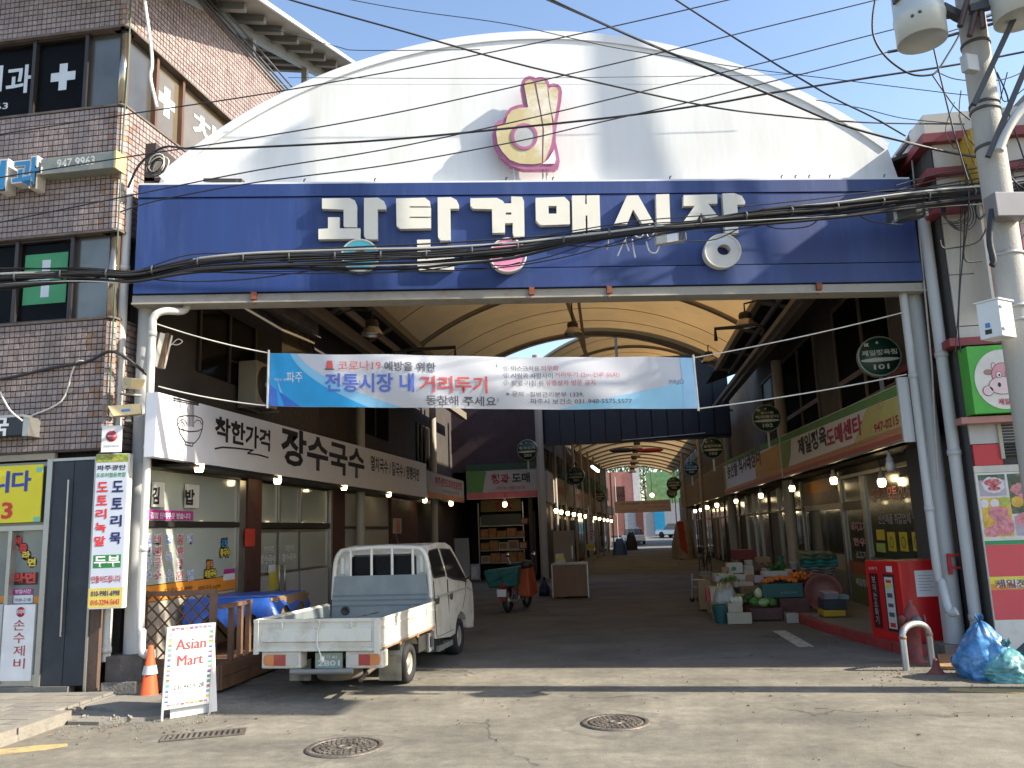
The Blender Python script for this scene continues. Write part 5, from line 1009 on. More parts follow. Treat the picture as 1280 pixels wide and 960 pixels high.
for i, (px, py) in enumerate(((1042, 600), (990, 610), (951, 619), (920, 626), (896, 631), (884, 634), (876, 637), (869, 638.5))): q = onx(px, py, 4.15); bulb(q, '%s glowing bulb in the right hand line%s' % (ORD[i], ', beside the blankets' if i == 1 else ''), s_=1.15 if i < 4 else 1.4)
q = ony(1105, 597, 16.0); bulb((4.55, 15.2, 2.42), 'yellow lit bulb inside the butcher window', s_=1.2, drop=0.2)
LP = lambda y: -2.55 + max(0, (y-33))*0.052
for i in range(12):
    y = 31.6*1.068**i; bulb((LP(y)+0.12, y, 2.52-0.006*(y-31)), '%s glowing bulb in the left line of the inner alley' % ORD[i], s_=1.3+0.02*i, drop=0.25)

# ================================================================== ARCADE ROOF
memb = mat('tan_roof_membrane', (0.40, 0.255, 0.11), 0.75, var=0.12, vs=0.8, dirt=(0.30, 0.21, 0.11), ds=1.5, da=0.6, trans=0.29)
steel_d = mat('arcade_steel', (0.21, 0.18, 0.15), 0.55, 0.1, var=0.12, vs=2, dirt=(0.12, 0.07, 0.05), ds=2)
steel_l = mat('arcade_steel_light', (0.25, 0.215, 0.17), 0.55, 0.1, var=0.1, vs=2, dirt=(0.2, 0.13, 0.09), ds=2)
def archpts(xl, xr, zs, zc, n_):
    w_ = (xr-xl)/2; h_ = zc-zs; r_ = (w_*w_+h_*h_)/(2*h_); cx = (xl+xr)/2; cz = zc-r_; a0 = math.asin(w_/r_)
    return [(cx+r_*math.sin(-a0+2*a0*i/n_), cz+r_*math.cos(-a0+2*a0*i/n_)) for i in range(n_+1)]
def canopy(name, label, y0, y1, xl, xr, zs, zc, ribs, seams, rr=0.065, y0f=None, lip=False):
    t = thing(name, label, 'arcade roof', ((xl+xr)/2, y0, zs)); n_ = 28; ap_ = archpts(xl, xr, zs, zc, n_)
    ny = 6; vs = []
    for j in range(ny+1):
        for i, (x, z) in enumerate(ap_):
            ya = y0 if y0f is None else y0f(x); vs.append((x, ya+(y1-ya)*j/ny, z+0.07))
    mb = MB(); mb.add(vs, [(j*(n_+1)+i, j*(n_+1)+i+1, (j+1)*(n_+1)+i+1, (j+1)*(n_+1)+i) for j in range(ny) for i in range(n_)], 0, True); obj('membrane', mb, memb if y1 < 40 else mat('pale_roof_membrane', (0.42, 0.29, 0.15), 0.7, var=0.1, vs=0.8, trans=0.34), t)
    for y in ribs: mb = MB(); mb.tube([(x, y, z) for x, z in ap_], rr, 8); obj('rib', mb, steel_l, t)
    for y in seams: mb = MB(); mb.tube([(x, y, z+0.055) for x, z in ap_], 0.010, 4); obj('seam', mb, steel_d, t)
    if lip: 
        mb = MB(); mb.tube([(x, y1+0.12, z+0.10) for x, z in ap_], 0.14, 10); obj('rolled_edge', mb, mat('pale_membrane_edge', (0.60, 0.52, 0.42), 0.6, trans=0.3), t)
    return t
c1 = canopy('arcade_roof', 'tan translucent vaulted roof right behind the gate', 10.4, 25.2, -4.8, 3.15, 6.5, 7.75, (12.2, 15.8, 19.9, 25.0), (14.0, 17.8, 22.2, 23.6), y0f=lambda x: 10.3+0.19*(x+4.8)*0.9, lip=True)
c2 = canopy('arcade_roof', 'middle tan vaulted roof section seen below the first beyond a strip of sky', 29.8, 36.0, -2.5, 3.7, 8.05, 9.0, (29.85, 33.0, 35.9), (31.4, 34.4))
c3 = canopy('arcade_roof', 'long tan vaulted roof of the narrow inner alley', 33.0, 72.0, -2.4, 4.6, 6.15, 6.95, [33+3.0*i for i in range(14)], [34.5+3*i for i in range(13)], rr=0.05)
mb = MB(); mb.tube([(-2.45, 29.9, 7.3), (-2.45, 29.9, 8.1)], 0.06, 8); mb.tube([(0.18, 29.9, 7.6), (0.18, 29.9, 8.9)], 0.05, 8); obj('post', mb, steel_d, c2)
# eave beams and side roofs of the first section
ab = thing('eave_beams', 'long steel eave beams with stub posts carrying the first roof on both sides', 'roof beams', (-0.8, 18, 6.5))
for nm, a, b, w_, h_, M in (('beam', (-4.8, 10.1, 6.45), (-4.8, 25.2, 6.45), 0.14, 0.18, steel_l), ('beam', (-5.15, 10.1, 6.25), (-5.15, 25.2, 6.25), 0.06, 0.10, steel_d), ('beam', (-5.4, 10.0, 5.93), (-5.4, 29.0, 5.93), 0.18, 0.24, steel_l), ('beam', (-5.0, 10.1, 6.05), (-5.0, 25.2, 6.05), 0.05, 0.08, steel_d),
                        ('beam', (3.15, 11.7, 6.45), (3.15, 25.2, 6.45), 0.14, 0.18, steel_l), ('beam', (3.5, 11.7, 6.30), (3.5, 25.2, 6.30), 0.06, 0.10, steel_d), ('beam', (3.95, 11.8, 6.2), (3.95, 30.0, 6.2), 0.20, 0.24, steel_l), ('beam', (3.55, 11.7, 5.95), (3.55, 30, 5.95), 0.12, 0.12, steel_l)):
    mb = MB(); mb.bar(a, b, w_, h_, upv=(0, 0, 1)); obj(nm, mb, M, ab)
for y in (12.5, 15, 17.5, 20, 22.5, 25):
    for x0, x1 in ((-5.4, -4.8), (3.15, 3.95)):
        mb = MB(); mb.bar((x0, y, 6.1 if x0 < 0 else 6.4), (x1, y, 6.4 if x0 < 0 else 6.2), 0.07, 0.07); obj('tie', mb, steel_d, ab)
mb = MB(); mb.box8([(-6.3, 10.0, 6.75), (-4.85, 10.0, 6.6), (-4.85, 25.2, 6.6), (-6.3, 25.2, 6.75), (-6.3, 10.0, 6.8), (-4.85, 10.0, 6.65), (-4.85, 25.2, 6.65), (-6.3, 25.2, 6.8)])
mb.box8([(3.2, 11.9, 6.6), (5.2, 11.9, 7.2), (5.2, 29, 7.2), (3.2, 29, 6.6), (3.2, 11.9, 6.65), (5.2, 11.9, 7.25), (5.2, 29, 7.25), (3.2, 29, 6.65)]); obj('side_roof', mb, mat('dark_side_roof', (0.06, 0.055, 0.05), 0.8), ab)
# hanging strut in the middle
hs = thing('centre_strut', 'slanted steel struts hanging from the roof ridge behind the banner', 'roof strut', (-1.0, 18, 6.5))
for a, b, w_ in (((705, 366), (735, 450), 0.09), ((722, 366), (733, 452), 0.07)): mb = MB(); mb.bar(ony(*a, 18.5), ony(*b, 18.5), w_, w_); obj('strut', mb, steel_d, hs)
# dark header closing the wider hall
hd = thing('dark_header', 'dark blue black boxed header over the mouth of the narrow inner alley', 'header wall', (0.6, 30.2, 5)); F3 = Fr((0, 30.4, 0), (1, 0, 0))
for i in range(12):
    mb = MB(); mb.boxf(F3, -2.62+i*0.565, -2.62+(i+1)*0.56-0.012, 4.92+i*0.006, 7.35, -0.1, 0); obj('panel', mb, mat('header_dark_panel', (0.022, 0.026, 0.036), 0.5, var=0.15), hd)
mb = MB(); mb.boxf(F3, -2.9, 4.15, 4.94, 8.0, -0.2, -0.11); obj('backing', mb, mat('header_dark_panel', (0.022, 0.026, 0.036)), hd)
mb = MB(); mb.boxf(F3, -2.6, 4.1, 4.85, 4.93, -0.12, 0.03); obj('lower_edge', mb, blackf, hd)
mb = MB(); mb.tube([F3.p(0.2, 4.93, 0.06), F3.p(1.3, 4.97, 0.06), F3.p(2.6, 5.02, 0.06), F3.p(3.2, 5.05, 0.06)], 0.015, 6); obj('pale_cord', mb, wht, hd)
# high bay lamps
def highbay(p, label, s_=1.0, arm=None):
    p = Vector(p); t = thing('high_bay_lamp', label, 'pendant lamp', tuple(p), 'high bay lamps under the arcade roof')
    q = MB(); q.lathe(p, (0,0,1), [(0.20*s_, -0.09*s_), (0.205*s_, -0.07*s_), (0.13*s_, 0.05*s_), (0.09*s_, 0.08*s_)], 20); q.lathe(p, (0,0,1), [(0.185*s_, -0.085*s_), (0.11*s_, 0.045*s_)], 20); obj('reflector', q, mat('lamp_reflector', (0.45, 0.42, 0.38), 0.25, 0.7, var=0.1), t)
    q = MB(); q.lathe(p, (0,0,1), [(0.12*s_, 0.055*s_), (0.125*s_, 0.14*s_), (0.10*s_, 0.19*s_), (0.03*s_, 0.21*s_), (0, 0.21*s_)], 16); obj('cap', q, blackf, t)
    q = MB(); q.lathe(p, (0,0,1), [(0, -0.07*s_), (0.12*s_, -0.055*s_), (0.14*s_, -0.02*s_)], 16); obj('lens', q, mat('lamp_lens', (0.62, 0.60, 0.58), 0.15), t)
    q = MB(); pp = [p+Vector((0,0,0.2*s_)), p+Vector((0,0,0.36*s_))]
    if arm: pp += [p+Vector((arm[0]*0.5, 0, 0.42*s_)), p+Vector((arm[0], 0, 0.34*s_))]
    else: pp += [p+Vector((0,0,0.8*s_))]
    q.tube(pp, 0.018, 6); obj('arm', q, blackf, t)
highbay(ony(465, 413, 13.5), 'high bay lamp on the left beam above the banner', 0.95, (-0.7, 0))
highbay(ony(716, 413, 18.0), 'high bay lamp hanging in the middle from the slanted strut', 1.0)
highbay(ony(932, 403, 15.5), 'high bay lamp on the right beam, nearer one', 1.0, (0.6, 0))
highbay(ony(886, 449, 23.5), 'high bay lamp on the right beam just above the banner end, farther one', 1.1, (0.4, 0))
for pts, lab in (([(490, 467), (492, 441), (516, 437), (569, 434), (569, 447)], 'black bent pipe bracket left of the banner lettering below the roof'), ([(895, 426), (894, 411), (920, 409), (945, 405), (955, 412), (952, 420)], 'bent brown pipe bracket under the right near lamp')):
    mb = MB(); mb.tube([ony(x, y, 15) for x, y in pts], 0.035, 6); tag(obj('pipe_bracket', mb, blackf), lab, 'pipe')

# ================================================================== INNER ALLEY
la = thing('inner_left_row', 'dim shop row along the left of the narrow inner alley with pale fascias and posts', 'shop row', (-2.0, 45, 0))
def lx(y): return -2.6 if y < 33 else -2.55 + (y-33)*0.052
ys_ = [30.35, 33, 36.5, 40, 44, 48, 52, 57, 62, 68, 74]
fcol = [mat('grey_washed_fascia', (0.36, 0.32, 0.28), 0.6, var=0.25, vs=2, streak=True), mat('white_red_fascia', (0.50, 0.42, 0.37), 0.5, var=0.1), mat('beige_fascia', (0.30, 0.25, 0.20), 0.6, var=0.15), mat('brown_fascia', (0.17, 0.12, 0.09))]
for i, (a, b) in enumerate(zip(ys_, ys_[1:])):
    fr = Fr((lx(a), a, 0), (lx(b)-lx(a), b-a, 0)); L_ = math.hypot(lx(b)-lx(a), b-a)
    mb = MB(); mb.boxf(fr, 0, L_, 0, 6.7, -3 if i else -0.75, -0.6); obj('wall', mb, random.choice((darkwall, mat('brown_wall2', (0.12, 0.08, 0.06), 0.8, var=0.2))), la)
    mb = MB(); mb.boxf(fr, 0.02, L_-0.02, 2.85+0.0*i, 3.95-0.06*i, -0.3, 0); fo = obj('fascia', mb, fcol[(0, 1, 2, 1, 2, 3, 2, 3, 2, 3)[i]], la)
    if i in (1, 3): text('홍두깨 칼국수' if i == 1 else '반찬가게', fr, L_*0.2, 3.2, L_*0.8, 3.55, red, fo, n=.006, bold=.03)
    for k in range(3):
        u = L_*(k+0.5)/3; mb = MB(); mb.boxf(fr, u-L_/7.2, u+L_/7.2, 0.2, 2.5, -0.58, -0.54); obj('shop_window', mb, random.choice((shopglass, dglass, mat('dim_brown_panel', (0.1, 0.08, 0.06)))), la)
        mb = MB(); mb.boxf(fr, u-L_/7.2, u+L_/7.2, 4.15, 5.2, -0.59, -0.55); obj('upper_window', mb, dglass, la)
    mb = MB(); mb.tube([fr.p(L_-0.1, 0, 0.05), fr.p(L_-0.1, 6.2, 0.05)], 0.06, 8); obj('post', mb, mat('cream_column_paint', (0.40, 0.37, 0.32)), la)
tl = thing('tube_light', 'bright fluorescent tube light on the inner alley wall below the left roof', 'tube light', (-1.9, 42, 5.2)); mb = MB(); mb.bar(ony(740, 583, 42), ony(748, 589, 40), 0.10, 0.10); obj('tube', mb, mat('tube_glow', (0.9, 0.95, 1.0), 0.5, emit=4.0, var=0), tl)
# truss sides of inner roof
for sx, lab in ((-2.35, 'left'), (4.4, 'right')):
    t = thing('roof_truss', 'lattice truss along the %s edge of the inner alley roof' % lab, 'truss', (sx, 50, 5.6))
    for z in (5.5, 6.1): mb = MB(); mb.bar((sx, 33, z), (sx, 72, z), 0.07, 0.07); obj('chord', mb, steel_d, t)
    for i in range(26): y = 33+i*1.5; mb = MB(); mb.bar((sx, y, 5.5), (sx, y+0.75 if i % 2 else y+1.5, 6.1), 0.04, 0.04); obj('web', mb, steel_d, t)
for i in range(5):
    y = 46+i*5; p = Vector((1.1, y, 6.15)); highbay(p, ('first', 'second', 'third', 'fourth', 'fifth')[i]+' lamp along the ridge of the inner alley roof', 1.5)
for nm, c_, x0, col in (('dark_pennant', 'dark navy', -0.35, (0.02, 0.03, 0.08)), ('red_pennant', 'red', 1.35, (0.35, 0.03, 0.05))):
    c0 = ony(779 if x0 < 0 else 812, 563, 48); q = MB(); q.sphere(c0, 0.5, 14, 8, (1.6, 0.3, 0.28)); tag(obj('hanging_kite', q, mat('kite_%s' % c_.split()[0], col, 0.5)), '%s fabric decoration hanging under the inner alley roof' % c_, 'decoration')
# far banner and side items
fb = thing('far_banner', 'pale pink banner with rows of print hung across the far inner alley', 'banner', (1.5, 58, 3)); a = ony(768, 627, 58); b = ony(838, 625, 58)
FB = Fr((a.x, 58, 0), (1, 0, 0)); wd = b.x-a.x; mb = MB(); mb.boxf(FB, 0, wd, 2.75, 3.55, 0, 0.02); obj('sheet', mb, mat('pinkish_banner', (0.85, 0.74, 0.74), 0.6, trans=0.5, var=0.05), fb)
for (s_, x0, x1, z0, z1, M) in (('전통시장 방문을 환영합니다', 0.1, 0.45, 3.30, 3.44, blk), ('코로나 예방수칙 안내', 0.5, 0.95, 3.30, 3.44, mat('print_crimson', (0.40, 0.02, 0.06))), ('마스크 착용 손씻기', 0.55, 0.9, 3.06, 3.16, blk), ('광탄시장 상인회', 0.1, 0.4, 2.86, 2.96, red)): text(s_, FB, wd*x0, z0, wd*x1, z1, M, fb, n=.024)
av = thing('vertical_banner', 'tall white vertical banner reading ASIAN MART at the left of the inner alley', 'banner', (-1.3, 36, 1)); q0 = ony(733, 643, 34); q1 = ony(743, 693, 34); fr = Fr((0, 34, 0), (1, 0, 0))
mb = MB(); mb.boxf(fr, q0.x, q1.x, q1.z+0.45, q0.z+0.05, 0, 0.02); obj('sheet', mb, mat('banner_white_dim', (0.50, 0.48, 0.48), 0.6), av); vtext('ASIANMART', fr, q0.x+0.09, q1.z+0.5, q0.x+0.24, q0.z-0.02, mat('print_darkred', (0.38, 0.02, 0.03)), av, n=.024, bold=.04)
mb = MB(); mb.boxf(fr, q0.x-0.05, q1.x+0.02, q1.z+0.18, q1.z+0.43, 0, 0.03); obj('yellow_plate', mb, mat('notice_yellow2', (0.62, 0.50, 0.03)), av); text('031 942 9128', fr, q0.x, q1.z+0.25, q1.x-0.02, q1.z+0.36, blk, av, n=.034)
mb = MB(); mb.tube([(q0.x+0.1, 34, 0), (q0.x+0.1, 34, 2.7)], 0.03, 8); obj('pole', mb, alu, av)
rf = thing('red_flag', 'red vertical shop flag on the right side deep in the inner alley', 'flag', (3.2, 42, 1)); a = ony(849, 652, 40); b = ony(857, 694, 40); mb = MB(); mb.box8([(a.x-0.02, 40, b.z+0.3), (b.x+0.12, 40, b.z), (b.x+0.12, 40.04, b.z), (a.x-0.02, 40.04, b.z+0.3), (a.x-0.1, 40, a.z), (a.x+0.2, 40, a.z), (a.x+0.2, 40.04, a.z), (a.x-0.1, 40.04, a.z)]); obj('sheet', mb, mat('flag_red', (0.45, 0.05, 0.03), 0.6), rf)
mb = MB(); mb.tube([(a.x-0.12, 40.05, 0), (a.x-0.12, 40.05, 3.2)], 0.025, 6); obj('pole', mb, alu, rf)
def tarp_heap(cx, cy, w_, d_, h_, M, label, nm='tarp_heap', cat='covered goods', seed=1):
    rnd = random.Random(seed); mb = MB(); nu, nv = 18, 7; vs = [(cx, cy, h_)]
    for i in range(1, nv+1):
        t = i/nv
        for j in range(nu):
            a = 2*math.pi*j/nu; r_ = t**0.7*(1+0.08*math.sin(3*a+seed)+rnd.uniform(-.05, .05)); sx_ = max(min(math.cos(a)*1.25, 1), -1); sy_ = max(min(math.sin(a)*1.25, 1), -1)
            vs.append((cx+sx_*w_/2*r_, cy+sy_*d_/2*r_, max(0.0, h_*(1-t**2.6)*(1+0.10*math.sin(5*a+2*t*4+seed)) + rnd.uniform(-.015, .02)*h_)))
    fs = [(0, 1+j, 1+(j+1) % nu) for j in range(nu)] + [(1+(i-1)*nu+j, 1+i*nu+j, 1+i*nu+(j+1) % nu, 1+(i-1)*nu+(j+1) % nu) for i in range(1, nv) for j in range(nu)]
    mb.add(vs, fs, 0, True); return tag(obj(nm, mb, M), label, cat)
tarpb = mat('blue_tarp', (0.02, 0.09, 0.38), 0.4, var=0.2, vs=4, bump=0.5, bs=12); navy = mat('navy_cloth', (0.02, 0.03, 0.06), 0.7, var=0.2, bump=0.4, bs=10)
g = onz(777, 693); tarp_heap(g.x-0.1, g.y, 0.95, 1.5, 1.0, tarpb, 'blue tarpaulin over goods at the left of the inner alley', seed=2)
g = onz(790, 688); tarp_heap(g.x, g.y+1.5, 0.9, 2.0, 1.3, navy, 'dark navy cover over goods just behind the blue tarpaulin', seed=3)
g = onz(797, 683); tarp_heap(g.x, g.y+1, 0.9, 1.2, 1.7, mat('white_pink_bags', (0.55, 0.45, 0.42), 0.6, var=0.4, vs=3), 'heap of white and pink bags deep in the inner alley', seed=5)
g = onz(855, 700); tarp_heap(g.x+0.2, 47, 1.2, 3.5, 1.9, mat('dim_beige_cover', (0.22, 0.17, 0.14), 0.8, var=0.2), 'beige covered goods at the right of the inner alley', seed=6)
# far street
tb2 = thing('far_building', 'far pinkish building with white edge beyond the alley end', 'building', (-3, 100, 1)); mb = MB(); mb.box(-3.5, 1.6, 98, 108, 0.8, 8.2); obj('wall', mb, mat('far_pink_wall', (0.50, 0.20, 0.15), 0.8), tb2); mb = MB(); mb.box(1.6, 2.4, 97.9, 100, 0.8, 8.6); obj('pillar', mb, mat('far_white', (0.6, 0.55, 0.5), 0.7), tb2); mb = MB(); mb.box(-2.6, -1.6, 97.95, 98, 4.5, 6.5); mb.box(-0.6, 0.6, 97.95, 98, 4.5, 6.5); obj('window', mb, dglass, tb2)
tb3 = thing('far_shed', 'far grey white walled shed with brown door and blue sign beyond the alley', 'building', (4, 92, 1)); mb = MB(); mb.box(0.4, 6.6, 92, 97, 0.6, 4.2); obj('wall', mb, mat('far_grey', (0.42, 0.42, 0.42), 0.8), tb3)
for x0, x1, M in ((1.6, 2.4, mat('far_brown', (0.18, 0.06, 0.04), 0.7)), (3.6, 4.7, mat('far_blue_sign', (0.03, 0.35, 0.60), 0.5))): mb = MB(); mb.box(x0, x1, 91.93, 91.99, 0.9, 3.7); obj('door' if x0 < 2 else 'blue_sign', mb, M, tb3)
gf_ = thing('green_fence', 'tall green mesh fence beyond the far end of the alley', 'fence', (5, 104, 4))
for i in range(9): mb = MB(); mb.box(2.6+i*0.8, 2.68+i*0.8, 104, 104.1, 1, 9.2); obj('post', mb, mat('fence_green', (0.10, 0.30, 0.14), 0.6), gf_)
for i in range(8): mb = MB(); mb.box(2.6, 9.1, 104.02, 104.08, 1.6+i*1.05, 1.68+i*1.05); obj('rail', mb, mat('fence_green', (0.1, 0.3, 0.14)), gf_)
mb = MB(); mb.box(3.4, 8.6, 106, 106.1, 1, 8.5); obj('net', mb, mat('fence_net', (0.16, 0.32, 0.14), 0.8, var=0.4, vs=2), gf_)
leaf = mat('leaf_green', (0.05, 0.075, 0.025), 0.7, var=0.45, vs=1.0); bark = mat('bark', (0.13, 0.09, 0.06), 0.9, var=0.3)
def tree(x, y, h_, r_, label, seed, nl=900, lf_=0.28, M=leaf):
    rnd = random.Random(seed); z0 = gz(x, y); t = thing('tree', label, 'tree', (x, y, z0), 'trees beyond the alley'); q = MB(); q.tube([(x, y, z0), (x+0.1, y, z0+h_*0.3), (x-0.1, y+0.1, z0+h_*0.6), (x, y, z0+h_*0.85)], [0.28, 0.2, 0.12, 0.04], 8)
    for k in range(9):
        a = rnd.uniform(0, 6.28); zz = z0+h_*rnd.uniform(0.3, 0.7); q.tube([(x, y, zz), (x+math.cos(a)*r_*0.4, y+math.sin(a)*r_*0.4, zz+r_*0.3), (x+math.cos(a)*r_*0.85, y+math.sin(a)*r_*0.85, zz+r_*0.5)], [0.09, 0.05, 0.015], 5)
    obj('trunk', q, bark, t); q = MB(); cl = [(Vector((rnd.gauss(0, .45), rnd.gauss(0, .45), rnd.gauss(0, .4))), rnd.uniform(.3, .55)) for _ in range(16)]
    for _ in range(nl):
        c0, cr = rnd.choice(cl); v = Vector((rnd.gauss(0, 1), rnd.gauss(0, 1), rnd.gauss(0, 1))).normalized()*cr*rnd.uniform(.5, 1); p = Vector((x, y, z0+h_*0.66)) + Vector(((c0.x+v.x)*r_, (c0.y+v.y)*r_, (c0.z+v.z)*r_*0.9))
        a = Vector((rnd.gauss(0, 1), rnd.gauss(0, 1), rnd.gauss(0, 1))).normalized(); b = a.orthogonal().normalized(); s_ = lf_*rnd.uniform(.6, 1.3); q.add([p-a*s_, p-b*s_*.5, p+a*s_, p+b*s_*.5], [(0, 1, 2, 3)])
    obj('crown', q, M, t)
tree(8.5, 112, 11, 4.2, 'dense green tree right of the green fence far beyond the alley', 1); tree(3.5, 116, 12, 4.5, 'tall tree behind the green fence far beyond the alley', 2); tree(-2, 122, 13, 5, 'tree behind the pink building far beyond the alley', 3); tree(14, 120, 10, 4, 'tree at the far right beyond the alley end', 4)
def far_car(x, y, M, label, yaw=0.0):
    z = gz(x, y); t = thing('parked_car', label, 'car', (x, y, z)); fr = Fr((x, y, z), (math.cos(yaw), math.sin(yaw), 0)).off(0)
    U = fr.U; V = Vector((-U.y, U.x, 0)); 
    def bx(x0, x1, y0, y1, z0, z1, tx=0): return [Vector((x, y, z))+U*a+V*b+Vector((0,0,c)) for a, b, c in ((x0, y0, z0), (x1, y0, z0), (x1, y1, z0), (x0, y1, z0), (x0+tx, y0+tx*2, z1), (x1-tx, y0+tx*2, z1), (x1-tx, y1-tx*2.5, z1), (x0+tx, y1-tx*2.5, z1))]
    q = MB(); q.box8(bx(-.88, .88, -2.1, 2.1, .3, .85, .03)); obj('body', q, M, t, bevel=.08); q = MB(); q.box8(bx(-.78, .78, -1.7, 1.1, .85, 1.42, .16)); obj('cabin', q, dglass, t, bevel=.05); q = MB(); q.box8(bx(-.64, .64, -1.3, .55, 1.42, 1.46, .02)); obj('roof', q, M, t)
    for a in (-.8, .8):
        for b in (-1.3, 1.3): q = MB(); c = Vector((x, y, z))+U*a+V*b+Vector((0,0,.32)); q.lathe(c-U*.1, U, [(0, 0), (.3, 0), (.32, .03), (.32, .17), (.3, .2), (0, .2)], 16); obj('wheel', q, mat('tyre_rubber', (0.02, 0.02, 0.02), 0.8), t)
carw = mat('far_car_white', (0.65, 0.65, 0.65), 0.3); 
far_car(1.0, 78, carw, 'white car parked at the left just beyond the alley end', 0.1); far_car(5.6, 88, mat('far_car_silver', (0.45, 0.46, 0.47), 0.3, 0.5), 'silver car at the right beyond the alley end', 0.9)
gl_ = thing('round_lamp', 'glowing round lamp seen under the roof end against the green fence', 'lamp', (2.5, 75, 5)); mb = MB(); mb.sphere(ony(815, 619, 70), 0.17, 14, 8); obj('globe', mb, mat('globe_glow', (1, 0.9, 0.6), 0.5, emit=6, var=0), gl_); q = ony(815, 619, 70); mb = MB(); mb.tube([(q.x, 70, q.z+0.15), (q.x, 70, 6.9)], 0.02, 6); obj('cord', mb, blackf, gl_)
# skyline of low houses so the horizon is not bare beyond the rows
for i, (x, y, w_, h_, c_) in enumerate(((-24, 60, 14, 7, (0.3, 0.26, 0.22)), (14, 73.5, 11, 13, (0.35, 0.33, 0.3)), (-14, 112, 12, 7, (0.38, 0.3, 0.26)), (20, 118, 12, 7, (0.3, 0.3, 0.32)))):  # the tall one is added to shade the street past the alley
    t = thing('house', ('low tan house behind the left shop row', 'tall pale house added past the right shop row to shade the far street', 'low rosy house far left beyond the alley', 'low grey house far right beyond the alley')[i], 'house', (x, y, gz(x, y))); mb = MB(); mb.box(x-w_/2, x+w_/2, y, y+9, 0, gz(x, y)+h_); obj('wall', mb, mat('house_wall_%d' % i, c_, 0.85, var=0.15), t)
    mb = MB(); mb.box(x-w_/2-.3, x+w_/2+.3, y-.3, y+9.3, gz(x, y)+h_, gz(x, y)+h_+0.3); obj('roof', mb, concrete, t)
    for k in range(3): mb = MB(); mb.box(x-w_/3+k*w_/3-.7, x-w_/3+k*w_/3+.7, y-.06, y-.01, gz(x,y)+h_*0.5, gz(x,y)+h_*0.5+1.3); obj('window', mb, dglass, t)

# ================================================================== RIGHT OUTER BUILDING
ob = thing('panel_building', 'white panel building with dark red ledges right of the gate', 'building', (4.57, 11.4, 0))
wp = mat('offwhite_wall_panel', (0.56, 0.53, 0.47), 0.55, var=0.05, vs=2, streak=True, dirt=(0.35, 0.3, 0.24), ds=1.5, da=0.5); ledg = mat('dark_red_ledge', (0.25, 0.045, 0.05), 0.6, var=0.15, vs=4, dirt=(0.15, 0.08, 0.08), ds=3); char = mat('charcoal_side_wall', (0.075, 0.075, 0.075), 0.8, var=0.25, vs=2, streak=True, bump=0.2)
mb = MB(); mb.box(4.572, 12, 11.45, 13.9, 0, 7.0); obj('wall', mb, char, ob)
def rv(py, n=0.0, px=1200): return RB.uv(px, py, n)[1]
joints = [rv(158), rv(207), rv(254), rv(278), rv(343), rv(408), rv(430)]
zs_ = sorted([rv(172), rv(208), rv(262), rv(278), rv(343), rv(408), rv(426)])
for a, b in zip(zs_, zs_[1:]):
    for u0, u1 in ((0.02, 0.95), (0.96, 2.2), (2.21, 3.6)):
        mb = MB(); mb.boxf(RB, u0, u1, a+0.006, b-0.006, -0.03, 0.0); obj('panel', mb, wp, ob)
for py0, py1 in ((163, 174), (207, 216), (254, 264), (422, 432)):
    za, zb = rv(py1, 0.12), rv(py0, 0.12); mb = MB(); mb.boxf(RB, -0.14, 3.6, za, zb, 0.003, 0.12); mb.box(4.43, 4.568, 11.4, 13.9, za, zb); obj('ledge', mb, ledg, ob)
mb = MB(); mb.box(4.5, 12, 11.36, 13.9, 7.0, 7.32); obj('parapet', mb, wp, ob)
z5a, z5b = rv(530, 0.2), rv(522, 0.2); mb = MB(); mb.boxf(RB, -0.16, 0.75, z5a, z5b, 0.002, 0.22); obj('ledge', mb, mat('faded_pink_ledge', (0.42, 0.20, 0.18), 0.6), ob)
mb = MB(); mb.boxf(RB, 0.0, 3.6, rv(530), rv(436), -0.03, -0.01); obj('recess', mb, char, ob)
mb = MB(); mb.boxf(RB, 0.0, 3.6, rv(556), rv(531), -0.03, 0.0); obj('strip', mb, mat('grey_white_strip', (0.42, 0.42, 0.42), 0.5), ob)
mb = MB(); mb.boxf(RB, 0.02, 0.36, rv(583), rv(557), -0.03, 0.004); obj('red_panel', mb, mat('poster_red', (0.50, 0.03, 0.04), 0.45, var=0.06), ob); mb = MB(); mb.boxf(RB, 0.62, 3.6, rv(583), rv(574), -0.03, 0.004); obj('red_panel', mb, mat('poster_red', (0.5, 0.03, 0.04)), ob)
lv = MB(); u0, u1 = RB.uv(1253, 550)[0], 1.05
for i in range(14): z = rv(574)+0.02+i*0.038; lv.boxf(RB, u0, u1, z, z+0.022, -0.02, 0.02)
obj('louvre', lv, blackf, ob, kind='stuff'); mb = MB(); mb.boxf(RB, u0-0.05, u0-0.005, rv(576), rv(530), -0.02, 0.03); obj('louvre_frame', mb, mat('beige_frame', (0.4, 0.36, 0.28), 0.5), ob)
mb = MB(); mb.boxf(RB, 0.0, 3.6, rv(592), rv(583.5), -0.03, 0.0); obj('strip', mb, wp, ob)
